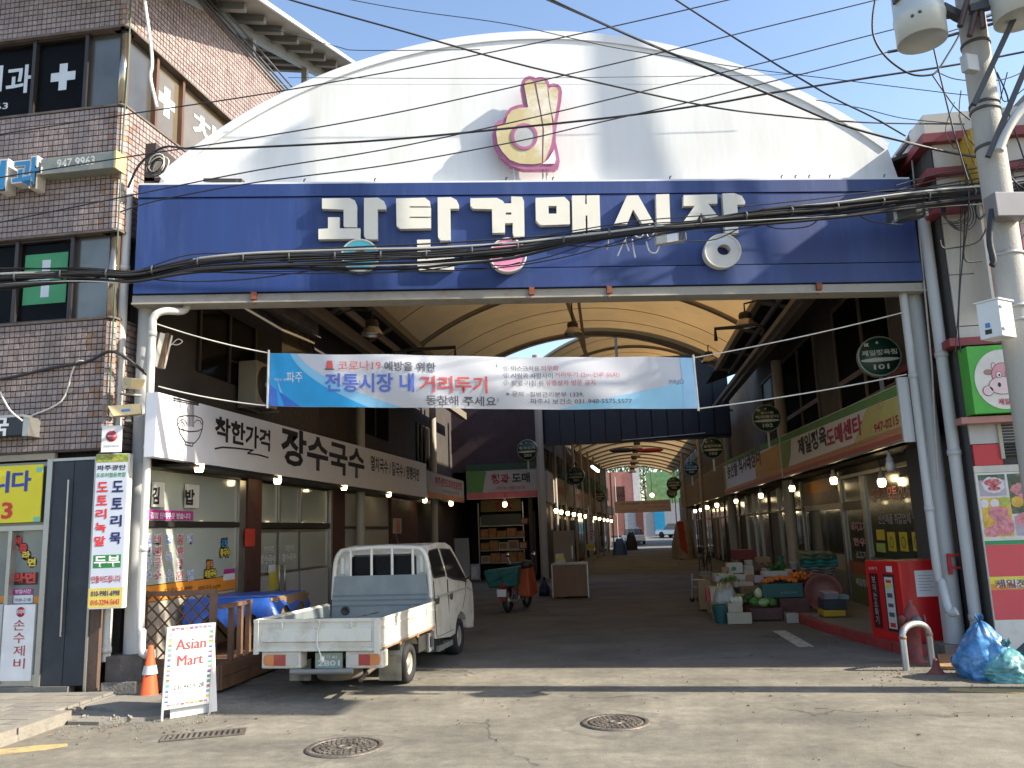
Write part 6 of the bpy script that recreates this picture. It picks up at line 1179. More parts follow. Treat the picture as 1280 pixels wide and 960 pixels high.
# meat posters
pb_ = thing('meat_poster_board', 'poster board with photographs of meat above red panels on the right shop', 'poster board', tuple(RB.p(0.3, 0.5, 0.0))); PF = RB.off(0.004)
mb = MB(); mb.boxf(RB, 0.0, 3.6, 0.1, rv(592.5), -0.03, 0.004); obj('board', mb, wht, pb_)
meat = mat('photo_pink_meat', (0.52, 0.17, 0.20), 0.35, var=0.45, vs=14, dirt=(0.65, 0.45, 0.45), ds=18, da=0.9); meat2 = mat('photo_marbled_meat', (0.45, 0.06, 0.08), 0.35, var=0.3, vs=20, dirt=(0.65, 0.5, 0.5), ds=22, da=1.0)
phb = mat('photo_dark_green', (0.06, 0.10, 0.06), 0.4, var=0.6, vs=9, dirt=(0.35, 0.25, 0.12), ds=8, da=0.8); phy = mat('photo_yellow', (0.62, 0.40, 0.05), 0.4, var=0.3, vs=12, dirt=(0.65, 0.2, 0.05), ds=10, da=.8); phg = mat('photo_lilac', (0.40, 0.36, 0.42), 0.4, var=0.2, vs=6); phv = mat('photo_lime', (0.35, 0.42, 0.08), 0.4, var=0.3, vs=15)
def photo(u0, u1, v0, v1, bg): mb = MB(); mb.boxf(PF, u0, u1, v0, v1, 0.001, 0.003); return obj('photograph', mb, bg, pb_)
def blob(par, u, v, ru, rv_, M, n=0.004, k=18, sd=0):
    rnd = random.Random(sd); pts = [(u+ru*math.cos(2*math.pi*i/k)*rnd.uniform(.86, 1.06), v+rv_*math.sin(2*math.pi*i/k)*rnd.uniform(.86, 1.06)) for i in range(k)]; mb = MB(); mb.prism(PF, pts, n-0.001, n); obj('printed_shape', mb, M, par)
vt, vm, vb = rv(593), rv(623), rv(672)
U_ = lambda px, py: RB.uv(px, py)[0]
w1 = U_(1257, 600)
ph = photo(0.03, w1-0.01, vm+0.015, vt-0.02, phg); blob(ph, 0.2, (vm+vt)/2-0.0, 0.14, 0.11, mat('plate_white', (0.60, 0.58, 0.60), 0.3), 0.0045, 24, 1); blob(ph, 0.2, (vm+vt)/2+0.03, 0.105, 0.055, meat2, 0.006, 16, 2); blob(ph, 0.21, (vm+vt)/2-0.045, 0.08, 0.03, meat2, 0.006, 14, 3)
mb = MB(); mb.boxf(PF, 0.03, w1-0.01, vt-0.09, vt-0.02, 0.0031, 0.004); obj('printed_shape', mb, phb, ph)
ph = photo(0.03, w1+0.01, vb, vm-0.01, phy)
for k, (u, v, a, b, M) in enumerate(((0.07, vm-0.08, .05, .06, mat('egg_white', (0.7, 0.66, 0.66), .4)), (0.19, vm-0.08, .055, .06, mat('egg_white', (.7, .66, .66))), (0.31, vm-0.06, .07, .06, phv), (0.22, vm-0.20, .13, .09, meat), (0.27, vm-0.36, .13, .13, meat), (0.12, vm-0.43, .10, .07, meat), (0.08, vm-0.30, .06, .05, phy))): blob(ph, u, v, a, b, M, 0.0045+0.0006*k, 18, 10+k)
ph = photo(w1+0.02, w1+0.8, rv(642, 0, 1270), vt-0.02, phb)
for k, (u, v, a, b, M) in enumerate(((w1+.15, vt-.22, .11, .08, meat), (w1+.3, vt-.15, .10, .09, meat), (w1+.25, vt-.32, .14, .09, meat), (w1+.1, vt-.38, .08, .07, phy), (w1+.5, vt-.3, .14, .12, meat))): blob(ph, u, v, a, b, M, 0.0045+0.0006*k, 18, 30+k)
ph = photo(w1+0.04, w1+0.8, vb, rv(645, 0, 1270), phg)
for k, (u, v, a, b) in enumerate(((w1+.17, vb+.2, .12, .09), (w1+.3, vb+.1, .13, .08), (w1+.5, vb+.2, .14, .1))): blob(ph, u, v, a, b, meat, 0.0045+0.0006*k, 18, 40+k)
for nm, p0, p1, M in (('green_strip', 676, 681, mat('strip_green', (0.03, 0.27, 0.10), 0.5)), ('red_field', 681.2, 721, mat('poster_red_light', (0.60, 0.075, 0.09), 0.45, var=0.04)), ('yellow_strip', 721.5, 730, mat('strip_yellow', (0.7, 0.6, 0.02), 0.5)), ('orange_strip', 730.2, 737.5, mat('strip_orange', (0.7, 0.25, 0.03), 0.5)), ('red_field', 737.7, 775, mat('poster_red_light', (0.60, 0.075, 0.09)))):
    mb = MB(); mb.boxf(PF, 0.01, 3.5, rv(p1, 0, 1240), rv(p0, 0, 1240), 0.001, 0.004); obj(nm, mb, M, pb_)
text('제일정육직판장', PF, 0.06, rv(736, 0, 1240), 0.95, rv(724, 0, 1240), whi, pb_, n=0.012, bold=0.10); text('제일정육직판장', PF, 0.065, rv(735.5, 0, 1240), 0.945, rv(724.5, 0, 1240), mat('print_brown', (0.2, 0.08, 0.05)), pb_, n=0.014, bold=0.02)
# cow sign
cw = thing('cow_sign', 'green projecting shop sign with a pink cow head in a white disc', 'shop sign', tuple(RB.p(0.3, 3.0, 0.3))); CF = RB.off(0.30)
ca, cb3 = CF.uv(1213, 475)[0], CF.uv(1213, 475)[0]+0.95; va, vb2 = CF.uv(1230, 517)[1], CF.uv(1230, 432)[1]
mb = MB(); mb.boxf(RB, ca, cb3, va, vb2, 0.02, 0.30); obj('box', mb, mat('sign_bright_green', (0.06, 0.36, 0.035), 0.4, var=0.2, vs=2), cw, bevel=0.006)
cu = CF.uv(1254, 474)[0]; cv = CF.uv(1254, 474)[1]; rr = 0.345
mb = MB(); mb.prism(CF, [(cu+rr*math.cos(2*math.pi*i/40), cv+rr*1.12*math.sin(2*math.pi*i/40)) for i in range(40)], 0.001, 0.006); obj('disc', mb, mat('disc_white', (0.62, 0.60, 0.55), 0.4), cw)
pk = mat('cow_pink', (0.60, 0.28, 0.32), 0.5, var=0.08); pk2 = mat('cow_pale', (0.68, 0.52, 0.52), 0.5)
def cb_blob(u, v, a, b, M, n, k=24, outline=True):
    pts = [(cu+u+a*math.cos(2*math.pi*i/k), cv+v+b*math.sin(2*math.pi*i/k)) for i in range(k)]
    if outline: q = MB(); q.prism(CF, [(cu+u+(a+.008)*math.cos(2*math.pi*i/k), cv+v+(b+.008)*math.sin(2*math.pi*i/k)) for i in range(k)], n-.0005, n); obj('outline', q, mat('print_brown', (.2, .08, .05)), cw)
    q = MB(); q.prism(CF, pts, n, n+.0012); obj('printed_shape', q, M, cw)
cb_blob(-.17, .10, .05, .03, mat('cow_ear', (0.35, 0.2, 0.18), 0.5), .0075); cb_blob(-.10, .17, .022, .05, pk2, .0075)
cb_blob(.0, .06, .13, .15, pk, .0095); cb_blob(-.02, -.08, .16, .11, pk2, .0115); cb_blob(-.20, -.14, .06, .06, pk2, .0115)
cb_blob(-.05, .06, .03, .035, whi, .0135); cb_blob(.06, .07, .03, .035, whi, .0135); cb_blob(-.045, .055, .012, .016, blk, .0155, outline=False); cb_blob(.065, .065, .012, .016, blk, .0155, outline=False)
cb_blob(-.06, -.07, .02, .03, blk, .0135, outline=False); cb_blob(.06, -.05, .02, .03, blk, .0135, outline=False)
text('제일정육점', CF, cu-0.1, cv-0.33, cu+0.25, cv-0.25, mat('print_crimson', (.4, .02, .06)), cw, n=.016, bold=.02)
# projecting orange sign
og = thing('vertical_sign', 'tall vertical sign fading from yellow to orange beside the utility pole', 'vertical sign', tuple(RB.p(0.5, 4.2, 0.3)))
OF = RB.off(0.40); ou0 = OF.uv(1212, 162)[0]; ou1 = ou0+0.24; oz = [OF.uv(1235, 376)[1], OF.uv(1233, 300)[1], OF.uv(1225, 240)[1], OF.uv(1215, 160)[1]]
for i, M in enumerate((mat('sign_deep_orange', (0.42, 0.11, 0.02), 0.5, var=0.08, dirt=(0.55, 0.5, 0.4), ds=9, da=0.6), mat('sign_orange', (0.50, 0.20, 0.02), 0.5, var=0.08, dirt=(0.55, 0.5, 0.4), ds=9, da=0.6), mat('sign_mustard', (0.50, 0.32, 0.03), 0.5, var=0.08))):
    mb = MB(); mb.boxf(RB, ou0+0.01, ou1, oz[i]+0.001, oz[i+1], 0.0, 0.40); obj('face', mb, M, og)
mb = MB(); mb.boxf(RB, ou0-0.025, ou0+0.008, oz[0], oz[3]-0.9, 0.0, 0.41); obj('side_trim', mb, wp, og); mb = MB(); mb.boxf(RB, ou0+0.3, ou0+0.5, oz[1]-0.3, oz[1]+0.3, 0.05, 0.3); obj('red_cross_box', mb, mat('poster_red', (.5, .03, .03)), og)
dk0 = mat('dark_steel', (0.08, 0.08, 0.085))
rm = thing('rooftop_sun_block', 'unseen rooftop block added to keep sun off the left wall', 'sun blocker', (7, 27, 7.2)); mb = MB(); mb.box(5.0, 10, 24.2, 31.5, 7.2, 11.8); obj('wall', mb, mat('neighbour_plaster', (0.38, 0.34, 0.29), 0.8, var=0.12), rm); mb = MB(); mb.box(4.9, 10.1, 24.1, 31.6, 11.8, 11.95); obj('roof', mb, concrete, rm)  # unseen block added on the roof to stop sun reaching the left wall
# neighbour building off to the right, stepping towards the street
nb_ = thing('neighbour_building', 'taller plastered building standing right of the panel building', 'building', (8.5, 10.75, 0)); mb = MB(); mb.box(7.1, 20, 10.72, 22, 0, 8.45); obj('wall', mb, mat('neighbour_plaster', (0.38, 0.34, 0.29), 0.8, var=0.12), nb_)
for k in range(4): mb = MB(); mb.box(8+k*2.6, 9.5+k*2.6, 10.68, 10.715, 4.6, 6.2); obj('window', mb, dglass, nb_)
ps = thing('road_shade_board', 'unseen square board on a long arm, added to shade the road', 'shop sign', (8, 8.1, 8)); mb = MB(); mb.box(7.95, 8.05, 7.75, 8.55, 7.75, 9.2); obj('board', mb, wp, ps); mb = MB(); mb.bar((8, 8.0, 9.3), (8, 10.8, 8.6), 0.05, 0.05); mb.bar((8, 8.1, 9.1), (8, 8.1, 9.35), 0.04, 0.04); obj('arm', mb, dk0, ps)  # board and arm out of view, added to cast shade on the road
mb = MB(); mb.box(7.0, 20.1, 10.66, 22.1, 8.45, 8.6); obj('roof_edge', mb, concrete, nb_)
mb = MB(); mb.tube([(7.6, 10.54, 7.2), (7.6, 10.54, 14.8)], 0.10, 12); mb.tube([(7.6, 10.54, 14.2), (12.5, 10.62, 9.0)], 0.045, 6); mb.tube([(7.6, 10.54, 12.8), (11.0, 10.66, 9.6)], 0.03, 6); obj('arch_shadow_pipe', mb, greyp, nb_)  # unseen pipe and stays, added to throw shadow streaks on the arch

# ================================================================== STREET BANNER
class BannerFr(Fr):
    def zb(s, u): return 3.51 + (u-1.73)*-0.0404 + (u-1.73)*(u-4.45)*0.00229
    def wave(s, u, t): return 0.035*math.sin(u*2.1+0.7*t) + 0.018*math.sin(u*5.3+t*5) + 0.05*(1-(2*t/0.71-1)**2)*math.sin(max(0, min(1, (u-1.7)/5.65))*math.pi) + (0.014*math.sin(u*26+t*4)*math.exp(-(u-1.72)*5))
    def p(s, u, v, n=0.0):     # v = height above the banner's lower edge
        return s.O + s.U*u + Vector((0, 0, s.zb(u)+v)) + s.N*(n + s.wave(u, v))
B_ = BannerFr(FAC.p(0, 0, -0.15), FAC.U); BH = 0.705
bn = thing('street_banner', 'white and blue cloth banner on distancing rules tied across the gate opening', 'banner', tuple(B_.p(4.5, 0.0, 0)))
NU, NV = 90, 10; vs = [B_.p(1.71+5.65*i/NU, BH*j/NV, 0) for j in range(NV+1) for i in range(NU+1)]
mb = MB(); mb.add(vs, [(j*(NU+1)+i, j*(NU+1)+i+1, (j+1)*(NU+1)+i+1, (j+1)*(NU+1)+i) for j in range(NV) for i in range(NU)], 0, True)
obj('cloth', mb, mat('banner_cloth', (0.66, 0.67, 0.72), 0.5, var=0.03, vs=2, trans=0.25), bn)
def bpix(px, py): u, v = FAC.uv(px, py, -0.12); return u, v-B_.zb(u)
def bpatch(left, right_, M, n, nm='colour_field'):      # field between two edges given as functions of t (0 bottom .. 1 top)
    mb = MB(); K, J = 24, 12; vs = []
    for k in range(K+1):
        t = k/K; a, b = left(t), right_(t)
        for j in range(J+1): vs.append(B_.p(a+(b-a)*j/J, BH*(0.004+0.992*t), n))
    mb.add(vs, [(k*(J+1)+j, k*(J+1)+j+1, (k+1)*(J+1)+j+1, (k+1)*(J+1)+j) for k in range(K) for j in range(J)], 0, True); obj(nm, mb, M, bn)
bpatch(lambda t: 1.715, lambda t: 2.02+0.95*(1-t)**2.0+0.42*(1-t)+0.05, mat('banner_sky', (0.22, 0.48, 0.68), 0.5, var=0.04), 0.003)
bpatch(lambda t: 1.715, lambda t: 2.0+0.75*(1-t)**2.0+0.25*(1-t)**1.0-0.02*t, mat('banner_cyan', (0.015, 0.30, 0.62), 0.5, var=0.10), 0.006)
bpatch(lambda t: 1.715, lambda t: 1.72+0.45*max(0, 0.4-t)*2.2, mat('banner_blue', (0.03, 0.13, 0.50), 0.5, var=0.08), 0.009)
bpatch(lambda t: 7.34-1.75*max(0, 1-t*1.9)**1.0-0.10, lambda t: 7.35, mat('banner_cyan_pale', (0.28, 0.54, 0.72), 0.5, var=0.08), 0.003)
bpatch(lambda t: 7.17, lambda t: 7.355, mat('banner_edge_blue', (0.30, 0.52, 0.72), 0.5, var=0.08), 0.006)
gry = mat('banner_grey_print', (0.085, 0.085, 0.11), 0.5); bsal = mat('banner_salmon', (0.66, 0.10, 0.09), 0.5); bblu = mat('banner_royal', (0.09, 0.15, 0.55), 0.5); brd = mat('banner_red', (0.48, 0.08, 0.10), 0.5)
def btx(s_, X0, X1, Y0, Y1, M, z7=False, bold=0.02, n=0.012):
    f = (lambda X, Y: (600+X/4.571, 430+Y/4.567)) if z7 else (lambda X, Y: (330+X/4.571, 430+Y/4.567))
    a = bpix(*f(X0, Y1)); b = bpix(*f(X1, Y0)); a2 = bpix(*f(X0, Y0)); b2 = bpix(*f(X1, Y1))
    text(s_, B_, a[0], (a[1]+b2[1])/2, b[0], (a2[1]+b[1])/2, M, bn, n=n, bold=bold)
btx('코로나19', 420, 668, 95, 148, bsal, bold=0.0); btx('예방을 위한', 688, 980, 105, 160, gry, bold=0.02)
btx('전통시장 내', 347, 858, 168, 275, bblu, bold=0.022); btx('거리두기', 893, 1275, 185, 280, bsal, bold=0.022); btx('동참해 주세요', 927, 1325, 298, 352, gry, bold=0.01)
btx('① 마스크착용', 135, 340, 122, 152, gry, True, 0.0); btx('의무화', 350, 447, 122, 152, brd, True, 0.0)
btx('② 사람과 사람사이', 135, 415, 163, 195, gry, True, 0.0); btx('거리두기 (2m 간격 유지)', 427, 795, 163, 195, brd, True, 0.0)
btx('③ 발열·기침 등', 135, 365, 207, 238, gry, True, 0.0); btx('유증상자 방문 금지', 378, 655, 207, 238, brd, True, 0.0)
btx('※ 문의 : 질병관리본부 1339,', 148, 592, 272, 302, gry, True, 0.0); btx('파주시 보건소 031-940-5575,5577', 290, 865, 310, 342, gry, True, 0.0)
btx('PAJŪ', 1080, 1163, 200, 235, mat('banner_slate', (0.20, 0.28, 0.42), 0.5), True, 0.02, 0.010); btx('파주', 125, 218, 155, 215, whi, False, 0.0, 0.014); btx('한반도 평화수도', 52, 170, 192, 207, whi, False, 0.0, 0.014)
a = bpix(372, 458)[0]*0+bpix(410, 449)[0]; sv = bpix(411, 456)[1]
u0, v0 = bpix(407, 460); u1, v1 = bpix(416, 450)
mb = MB(); mb.add([B_.p(u0, v0, .012), B_.p(u1, v0, .012), B_.p(u1-.015, v1, .012), B_.p(u0+.015, v1, .012)], [(0, 1, 2, 3)]); obj('siren_print', mb, bsal, bn); mb = MB(); mb.add([B_.p(u0-.015, v0-.018, .012), B_.p(u1+.015, v0-.018, .012), B_.p(u1+.015, v0-.003, .012), B_.p(u0-.015, v0-.003, .012)], [(0, 1, 2, 3)]); obj('siren_base_print', mb, gry, bn)
ud, vd = bpix(620.5, 458); mb = MB(); mb.add([B_.p(ud, .09, .012), B_.p(ud+.012, .09, .012), B_.p(ud+.012, .60, .012), B_.p(ud, .60, .012)], [(0, 1, 2, 3)]); obj('divider_print', mb, mat('divider_green', (.12, .3, .2), .5), bn)
for u in (1.70, 7.365): mb = MB(); mb.tube([B_.p(u, -0.03, 0), B_.p(u, BH+0.04, 0)], 0.016, 8); obj('end_rod', mb, wht, bn)
for (a, b, lab) in ((B_.p(1.70, BH, 0), fp(196, 405, -0.05), 'upper left'), (B_.p(1.70, 0, 0), fp(198, 483, -0.05), 'lower left'), (B_.p(7.365, BH, 0), fp(1127, 391, -0.12), 'upper right'), (B_.p(7.365, 0, 0), fp(1133, 468, -0.1), 'lower right')):
    mb = MB(); mb.tube(catenary(a, b, 0.03), 0.009, 5); obj('rope', mb, wht, bn)

# ================================================================== UTILITY POLE
px_, py_ = 4.45, 9.5
pconc = mat('pole_concrete', (0.40, 0.385, 0.35), 0.85, var=0.12, vs=3, bump=0.3, bs=50, dirt=(0.22, 0.20, 0.17), ds=3, da=0.5, streak=True)
up_ = thing('utility_pole', 'tall tapered concrete utility pole at the right edge carrying transformers and a tangle of cables', 'utility pole', (px_, py_, 0))
mb = MB(); mb.tube([(px_, py_, 0), (px_, py_, 13.5)], [0.185, 0.115], 22); obj('shaft', mb, pconc, up_)
def pz(py, px=1240): return ony(px, py, py_-0.15).z
galv = mat('galvanised_steel', (0.42, 0.43, 0.43), 0.4, 0.6, var=0.12); dk = mat('dark_steel', (0.08, 0.08, 0.085), 0.6, 0.3)
for y in (48, 125, 133, 180, 262, 318, 385, 402): z = pz(y); rr_ = 0.185-0.07*z/13.5; mb = MB(); mb.lathe((px_, py_, z), (0,0,1), [(rr_, 0), (rr_+0.012, 0), (rr_+0.012, 0.035), (rr_, 0.035)], 22); obj('band', mb, galv if y > 200 else dk, up_)
def pbar(a, b, w_, M, nm, dy=0.0): mb = MB(); mb.bar(ony(*a, py_-0.25+dy), ony(*b, py_-0.35+dy), w_, w_); obj(nm, mb, M, up_)
pbar((1217, 131), (1278, 0), 0.06, dk, 'brace'); pbar((1235, 196), (1285, 78), 0.06, dk, 'brace'); pbar((1212, 12), (1290, -6), 0.09, dk, 'crossarm')
mb = MB(); mb.tube(smooth_path([ony(1249, 188, 9.2), ony(1258, 165, 9.2), ony(1272, 142, 9.2), ony(1290, 125, 9.2)], 4), 0.05, 8); obj('lamp_arm', mb, pipem, up_)
mb = MB(); c_ = ony(1212, 80, 9.2); mb.boxm(Matrix.Translation(c_) @ Matrix.Rotation(R(25), 4, 'Z'), 0.17, 0.10, 0.20); obj('junction_box', mb, greyp, up_, bevel=0.01)
for k, (a, b) in enumerate((((1200, 33), (1209, 0)), ((1212, 45), (1222, 5)), ((1229, 35), (1226, 8)))): mb = MB(); mb.tube([ony(*a, 9.25), ony(*b, 9.25)], 0.035, 8); obj('insulator', mb, mat('insulator_brown', (0.10, 0.06, 0.05), 0.4), up_)
text('광탄간', Fr((px_, py_-0.19, 0), (1, 0, 0)), px_-0.09, pz(398), px_+0.07, pz(390), blk, up_); text('472', Fr((px_, py_-0.19, 0), (1, 0, 0)), px_-0.08, pz(412), px_+0.07, pz(405), blk, up_)
def transformer(px, pybot, y, r_, label):
    b = ony(px, pybot, y); t = thing('transformer', label, 'transformer', tuple(b)); mb = MB(); mb.lathe(b, (0,0,1), [(0, 0.03), (r_*0.93, 0.03), (r_*0.94, 0), (r_, 0), (r_, 0.25), (r_*1.04, 0.27), (r_*1.04, 0.32), (r_, 0.34), (r_, 1.0), (r_*1.04, 1.02), (r_*1.04, 1.08), (r_*0.8, 1.16), (0, 1.2)], 28); obj('tank', mb, mat('transformer_grey', (0.52, 0.55, 0.53), 0.35, 0.1, var=0.05), t)
    for s_ in (-1, 1): mb = MB(); mb.boxm(Matrix.Translation(b+Vector((r_*0.9*s_ if s_ > 0 else r_*-0.9, -0.1, 0.55))), 0.10, 0.10, 0.16); obj('bushing', mb, dk, t)
    mb = MB(); mb.bar(b+Vector((r_, 0, 0.4)), Vector((px_-0.1, py_, b.z+0.4)), 0.08, 0.10); obj('hanger', mb, dk, t); mb = MB(); mb.bar(b+Vector((r_, 0, 0.9)), Vector((px_-0.1, py_, b.z+0.9)), 0.08, 0.10); obj('hanger', mb, dk, t)
    for a, z in ((-2.2, 0.2), (-1.9, 0.22)): mb = MB(); mb.sphere(b+Vector((math.cos(a)*r_, math.sin(a)*r_, z)), 0.02, 8, 5); obj('bolt', mb, dk, t)
transformer(1153, 52, 9.25, 0.27, 'grey can shaped transformer left of the utility pole top'); transformer(1276, 24, 9.1, 0.27, 'grey can shaped transformer right of the utility pole, cut by the frame')
mbx = thing('meter_box', 'white metal meter box strapped to the utility pole', 'meter box', tuple(ony(1245, 400, 9.15))); c_ = ony(1245, 401, 9.2); M4 = Matrix.Translation(c_) @ Matrix.Rotation(R(38), 4, 'Z')
mb = MB(); mb.boxm(M4, 0.27, 0.24, 0.40); obj('box', mb, mat('box_white_paint', (0.66, 0.68, 0.68), 0.35, var=0.04), mbx, bevel=0.01)
mb = MB(); mb.boxm(M4 @ Matrix.Translation((0, 0, 0.205)), 0.30, 0.27, 0.015); obj('lid', mb, mat('box_white_paint', (0.66, 0.68, 0.68)), mbx)
mb = MB(); mb.boxm(M4 @ Matrix.Translation((-0.137, 0.02, -0.06)), 0.004, 0.05, 0.05); obj('blue_label', mb, mat('label_blue', (0.05, 0.2, 0.5)), mbx); mb = MB(); mb.boxm(M4 @ Matrix.Translation((-0.137, 0.02, -0.13)), 0.004, 0.07, 0.05); obj('black_label', mb, blk, mbx)
for z in (-.12, .12): mb = MB(); mb.boxm(M4 @ Matrix.Translation((-0.10, -0.127, z)), 0.05, 0.02, 0.02); obj('hinge', mb, galv, mbx)
bxs = thing('closure_box', 'dark rectangular cable closure hanging from the bundle above the right column', 'cable box', tuple(fp(1133, 266, 0.5))); fr = Fr(fp(1133, 266, 0.55), (fp(1155, 262, 0.55)-fp(1111, 270, 0.55))); mb = MB(); mb.boxf(fr, -0.24, 0.24, -0.10, 0.10, -0.1, 0.1); obj('box', mb, mat('closure_green_black', (0.05, 0.06, 0.055), 0.5, var=0.2), bxs, bevel=0.012)
for u in (-.22, .22): mb = MB(); mb.boxf(fr, u-.02, u+.02, -.12, .22, .02, .11); obj('clamp', mb, galv, bxs)
pgr = thing('grey_cabinet', 'grey metal shroud box high on the utility pole among the cables', 'cabinet', tuple(ony(1258, 260, 9.2))); mb = MB(); mb.boxm(Matrix.Translation(ony(1257, 259, 9.25)) @ Matrix.Rotation(R(12), 4, 'Z'), 0.36, 0.20, 0.28); obj('box', mb, mat('purple_grey_box', (0.20, 0.19, 0.20), 0.5), pgr, bevel=0.01)

# ================================================================== CABLES
blkc = mat('black_cable', (0.02, 0.02, 0.022)); 
def wire(pts, n_, r_, label, M=blkc, grp='single wires over the gate', k=5):
    P_ = [fp(x, y, n_ if not isinstance(n_, (list, tuple)) else n_[0]+(n_[1]-n_[0])*i/(len(pts)-1)) for i, (x, y) in enumerate(pts)]
    mb = MB(); mb.tube(smooth_path(P_, k), r_, 6); return tag(obj('wire', mb, M), label, 'wire', grp)
blkm = mat('matte_black_cable', (0.012, 0.012, 0.014), 0.85, var=0.2)
BUN = [(-420, 372), (-80, 356), (0, 348), (60, 344), (110, 342), (165, 343), (210, 334), (250, 327), (320, 322), (445, 320), (520, 319), (570, 316), (640, 310), (715, 298), (765, 291), (815, 284), (865, 279), (960, 266), (1035, 260), (1120, 250), (1185, 243), (1240, 238), (1330, 226), (1620, 200)]
cbn = thing('cable_bundle', 'thick sagging bundle of many black cables crossing the navy sign', 'cable bundle', tuple(fp(640, 310, 0.9)))
rnd = random.Random(5)
for k in range(24):
    ph1, ph2, am, off_ = rnd.uniform(0, 6.28), rnd.uniform(0, 6.28), rnd.uniform(2, 11), rnd.gauss(1, 6.5)
    pts = []
    for i, (x, y) in enumerate(BUN):
        tight = 0.45 if 640 < x < 900 else 1.0
        pts.append(fp(x, y + off_*tight*(1+0.3*math.sin(i*0.7+ph2)) + am*0.5*math.sin(x*0.009+ph1), 0.9+0.03*math.sin(i+ph1)))
    mb = MB(); mb.tube(smooth_path(pts, 4), rnd.choice((0.007, 0.010, 0.013, 0.017)), 6); obj('cable', mb, blkm if k % 12 else mat('messenger_wire', (0.40, 0.40, 0.38), 0.5, 0.4), cbn)
for pts in ([(300, 330), (380, 336), (470, 341), (560, 330), (650, 312)], [(350, 326), (440, 340), (540, 337), (640, 315), (700, 302)], [(640, 331), (690, 320), (740, 303), (790, 293)], [(958, 282), (975, 286), (1010, 283), (1026, 271)], [(560, 317), (620, 332), (650, 328)], [(1065, 264), (1090, 277), (1128, 281)], [(210, 336), (290, 341), (400, 342), (470, 340)], [(165, 346), (230, 352), (320, 348), (430, 332)], [(0, 358), (80, 352), (165, 340), (240, 318), (330, 318)], [(470, 328), (560, 338), (640, 333), (720, 318), (790, 296)], [(640, 300), (720, 288), (800, 276), (900, 268)], [(880, 290), (940, 284), (1000, 268), (1060, 266)], [(700, 306), (760, 308), (830, 292), (900, 282)], [(930, 258), (1010, 250), (1090, 240), (1180, 233)], [(1060, 270), (1120, 262), (1180, 256), (1240, 246)], [(860, 302), (895, 299), (925, 285)]):
    mb = MB(); mb.tube(smooth_path([fp(x, y, 0.86) for x, y in pts], 5), 0.008, 5); obj('loose_cable', mb, blkc, cbn)
for x in range(20, 1240, 57):
    for i in range(len(BUN)-1):
        if BUN[i][0] <= x < BUN[i+1][0]: t = (x-BUN[i][0])/(BUN[i+1][0]-BUN[i][0]); y = BUN[i][1]*(1-t)+BUN[i+1][1]*t
    c_ = fp(x, y, 0.9); mb = MB(); mb.lathe(c_-FAC.U*0.01, FAC.U, [(0.055, 0), (0.06, 0.01), (0.055, 0.02)], 10); obj('cable_tie', mb, mat('tie_grey', (0.09, 0.09, 0.09), 0.6), cbn)
spl = thing('splice_box', 'silver white splice box with label hanging in the cable bundle by the fourth letter', 'splice box', tuple(fp(838, 299, 0.8))); fr = Fr(fp(838, 299, 0.82), fp(857, 296, 0.82)-fp(818, 302, 0.82)); mb = MB(); mb.boxf(fr, -0.20, 0.20, -0.055, 0.055, -0.06, 0.05); obj('box', mb, mat('splice_grey', (0.42, 0.42, 0.40), 0.4, var=0.3, vs=30), spl, bevel=0.012); mb = MB(); mb.boxf(fr, -0.06, 0.08, -0.05, 0.05, 0.05, 0.055); obj('label', mb, whi, spl); mb = MB(); mb.boxf(fr, -0.18, -0.06, 0.06, 0.12, -0.03, 0.03); obj('tag_plate', mb, wht, spl)
for i in range(5): mb = MB(); mb.boxf(fr, 0.10+i*0.018, 0.11+i*0.018, -0.05, 0.05, 0.05, 0.056); obj('fin', mb, blk, spl)
rg = thing('tied_cord_ends', 'white cord ends dangling in knots from the cable bundle', 'cord', tuple(fp(790, 300, 0.8)))
for pts in ([(786, 284), (790, 292), (800, 297), (806, 288), (800, 284)], [(783, 297), (778, 306), (772, 320)], [(790, 299), (792, 312), (794, 322)], [(812, 280), (808, 290), (812, 298), (818, 290)], [(808, 302), (812, 314), (820, 316), (824, 308)], [(760, 290), (760, 302), (759, 312)], [(782, 302), (786, 314)]):
    mb = MB(); mb.tube(smooth_path([fp(x, y, 0.80) for x, y in pts], 4), 0.010, 5); obj('cord_end', mb, wht, rg)
wire([(330, -12), (370, 2), (500, 38), (640, 78), (760, 106), (880, 132), (960, 143), (1080, 153), (1205, 155)], (2.2, 0.8), 0.011, 'dark wire falling from the top left sky to the utility pole')
wire([(660, -18), (690, 0), (770, 37), (840, 67), (960, 117), (1050, 155), (1130, 177), (1185, 190), (1245, 200)], (1.6, 0.8), 0.017, 'thick paired wire falling steeply from the top centre to the pole')
wire([(640, -20), (684, 0), (760, 33), (800, 50), (840, 68), (965, 119), (1055, 157), (1135, 179), (1245, 202)], (1.7, 0.9), 0.008, 'thin wire running beside the thick paired wire')
wire([(-60, 179), (0, 168), (165, 142), (320, 119), (480, 91), (640, 60), (780, 30), (910, 0), (1000, -22)], 1.2, 0.008, 'topmost of the parallel thin wires rising to the right over the arch')
wire([(-60, 236), (0, 222), (160, 196), (320, 172), (480, 144), (640, 109), (800, 72), (960, 33), (1095, 0), (1160, -18)], 1.2, 0.008, 'second of the parallel thin wires rising to the right over the arch')
wire([(-60, 292), (0, 278), (160, 245), (320, 213), (480, 187), (640, 153), (800, 115), (960, 77), (1080, 46), (1185, 20), (1215, 14)], 1.2, 0.008, 'third of the parallel thin wires rising to the right over the arch')
wire([(150, 265), (200, 250), (320, 228), (480, 207), (640, 178), (740, 155), (860, 128), (960, 103), (1100, 68), (1185, 40), (1225, 28)], 1.2, 0.008, 'lowest of the parallel thin wires rising to the right over the arch')
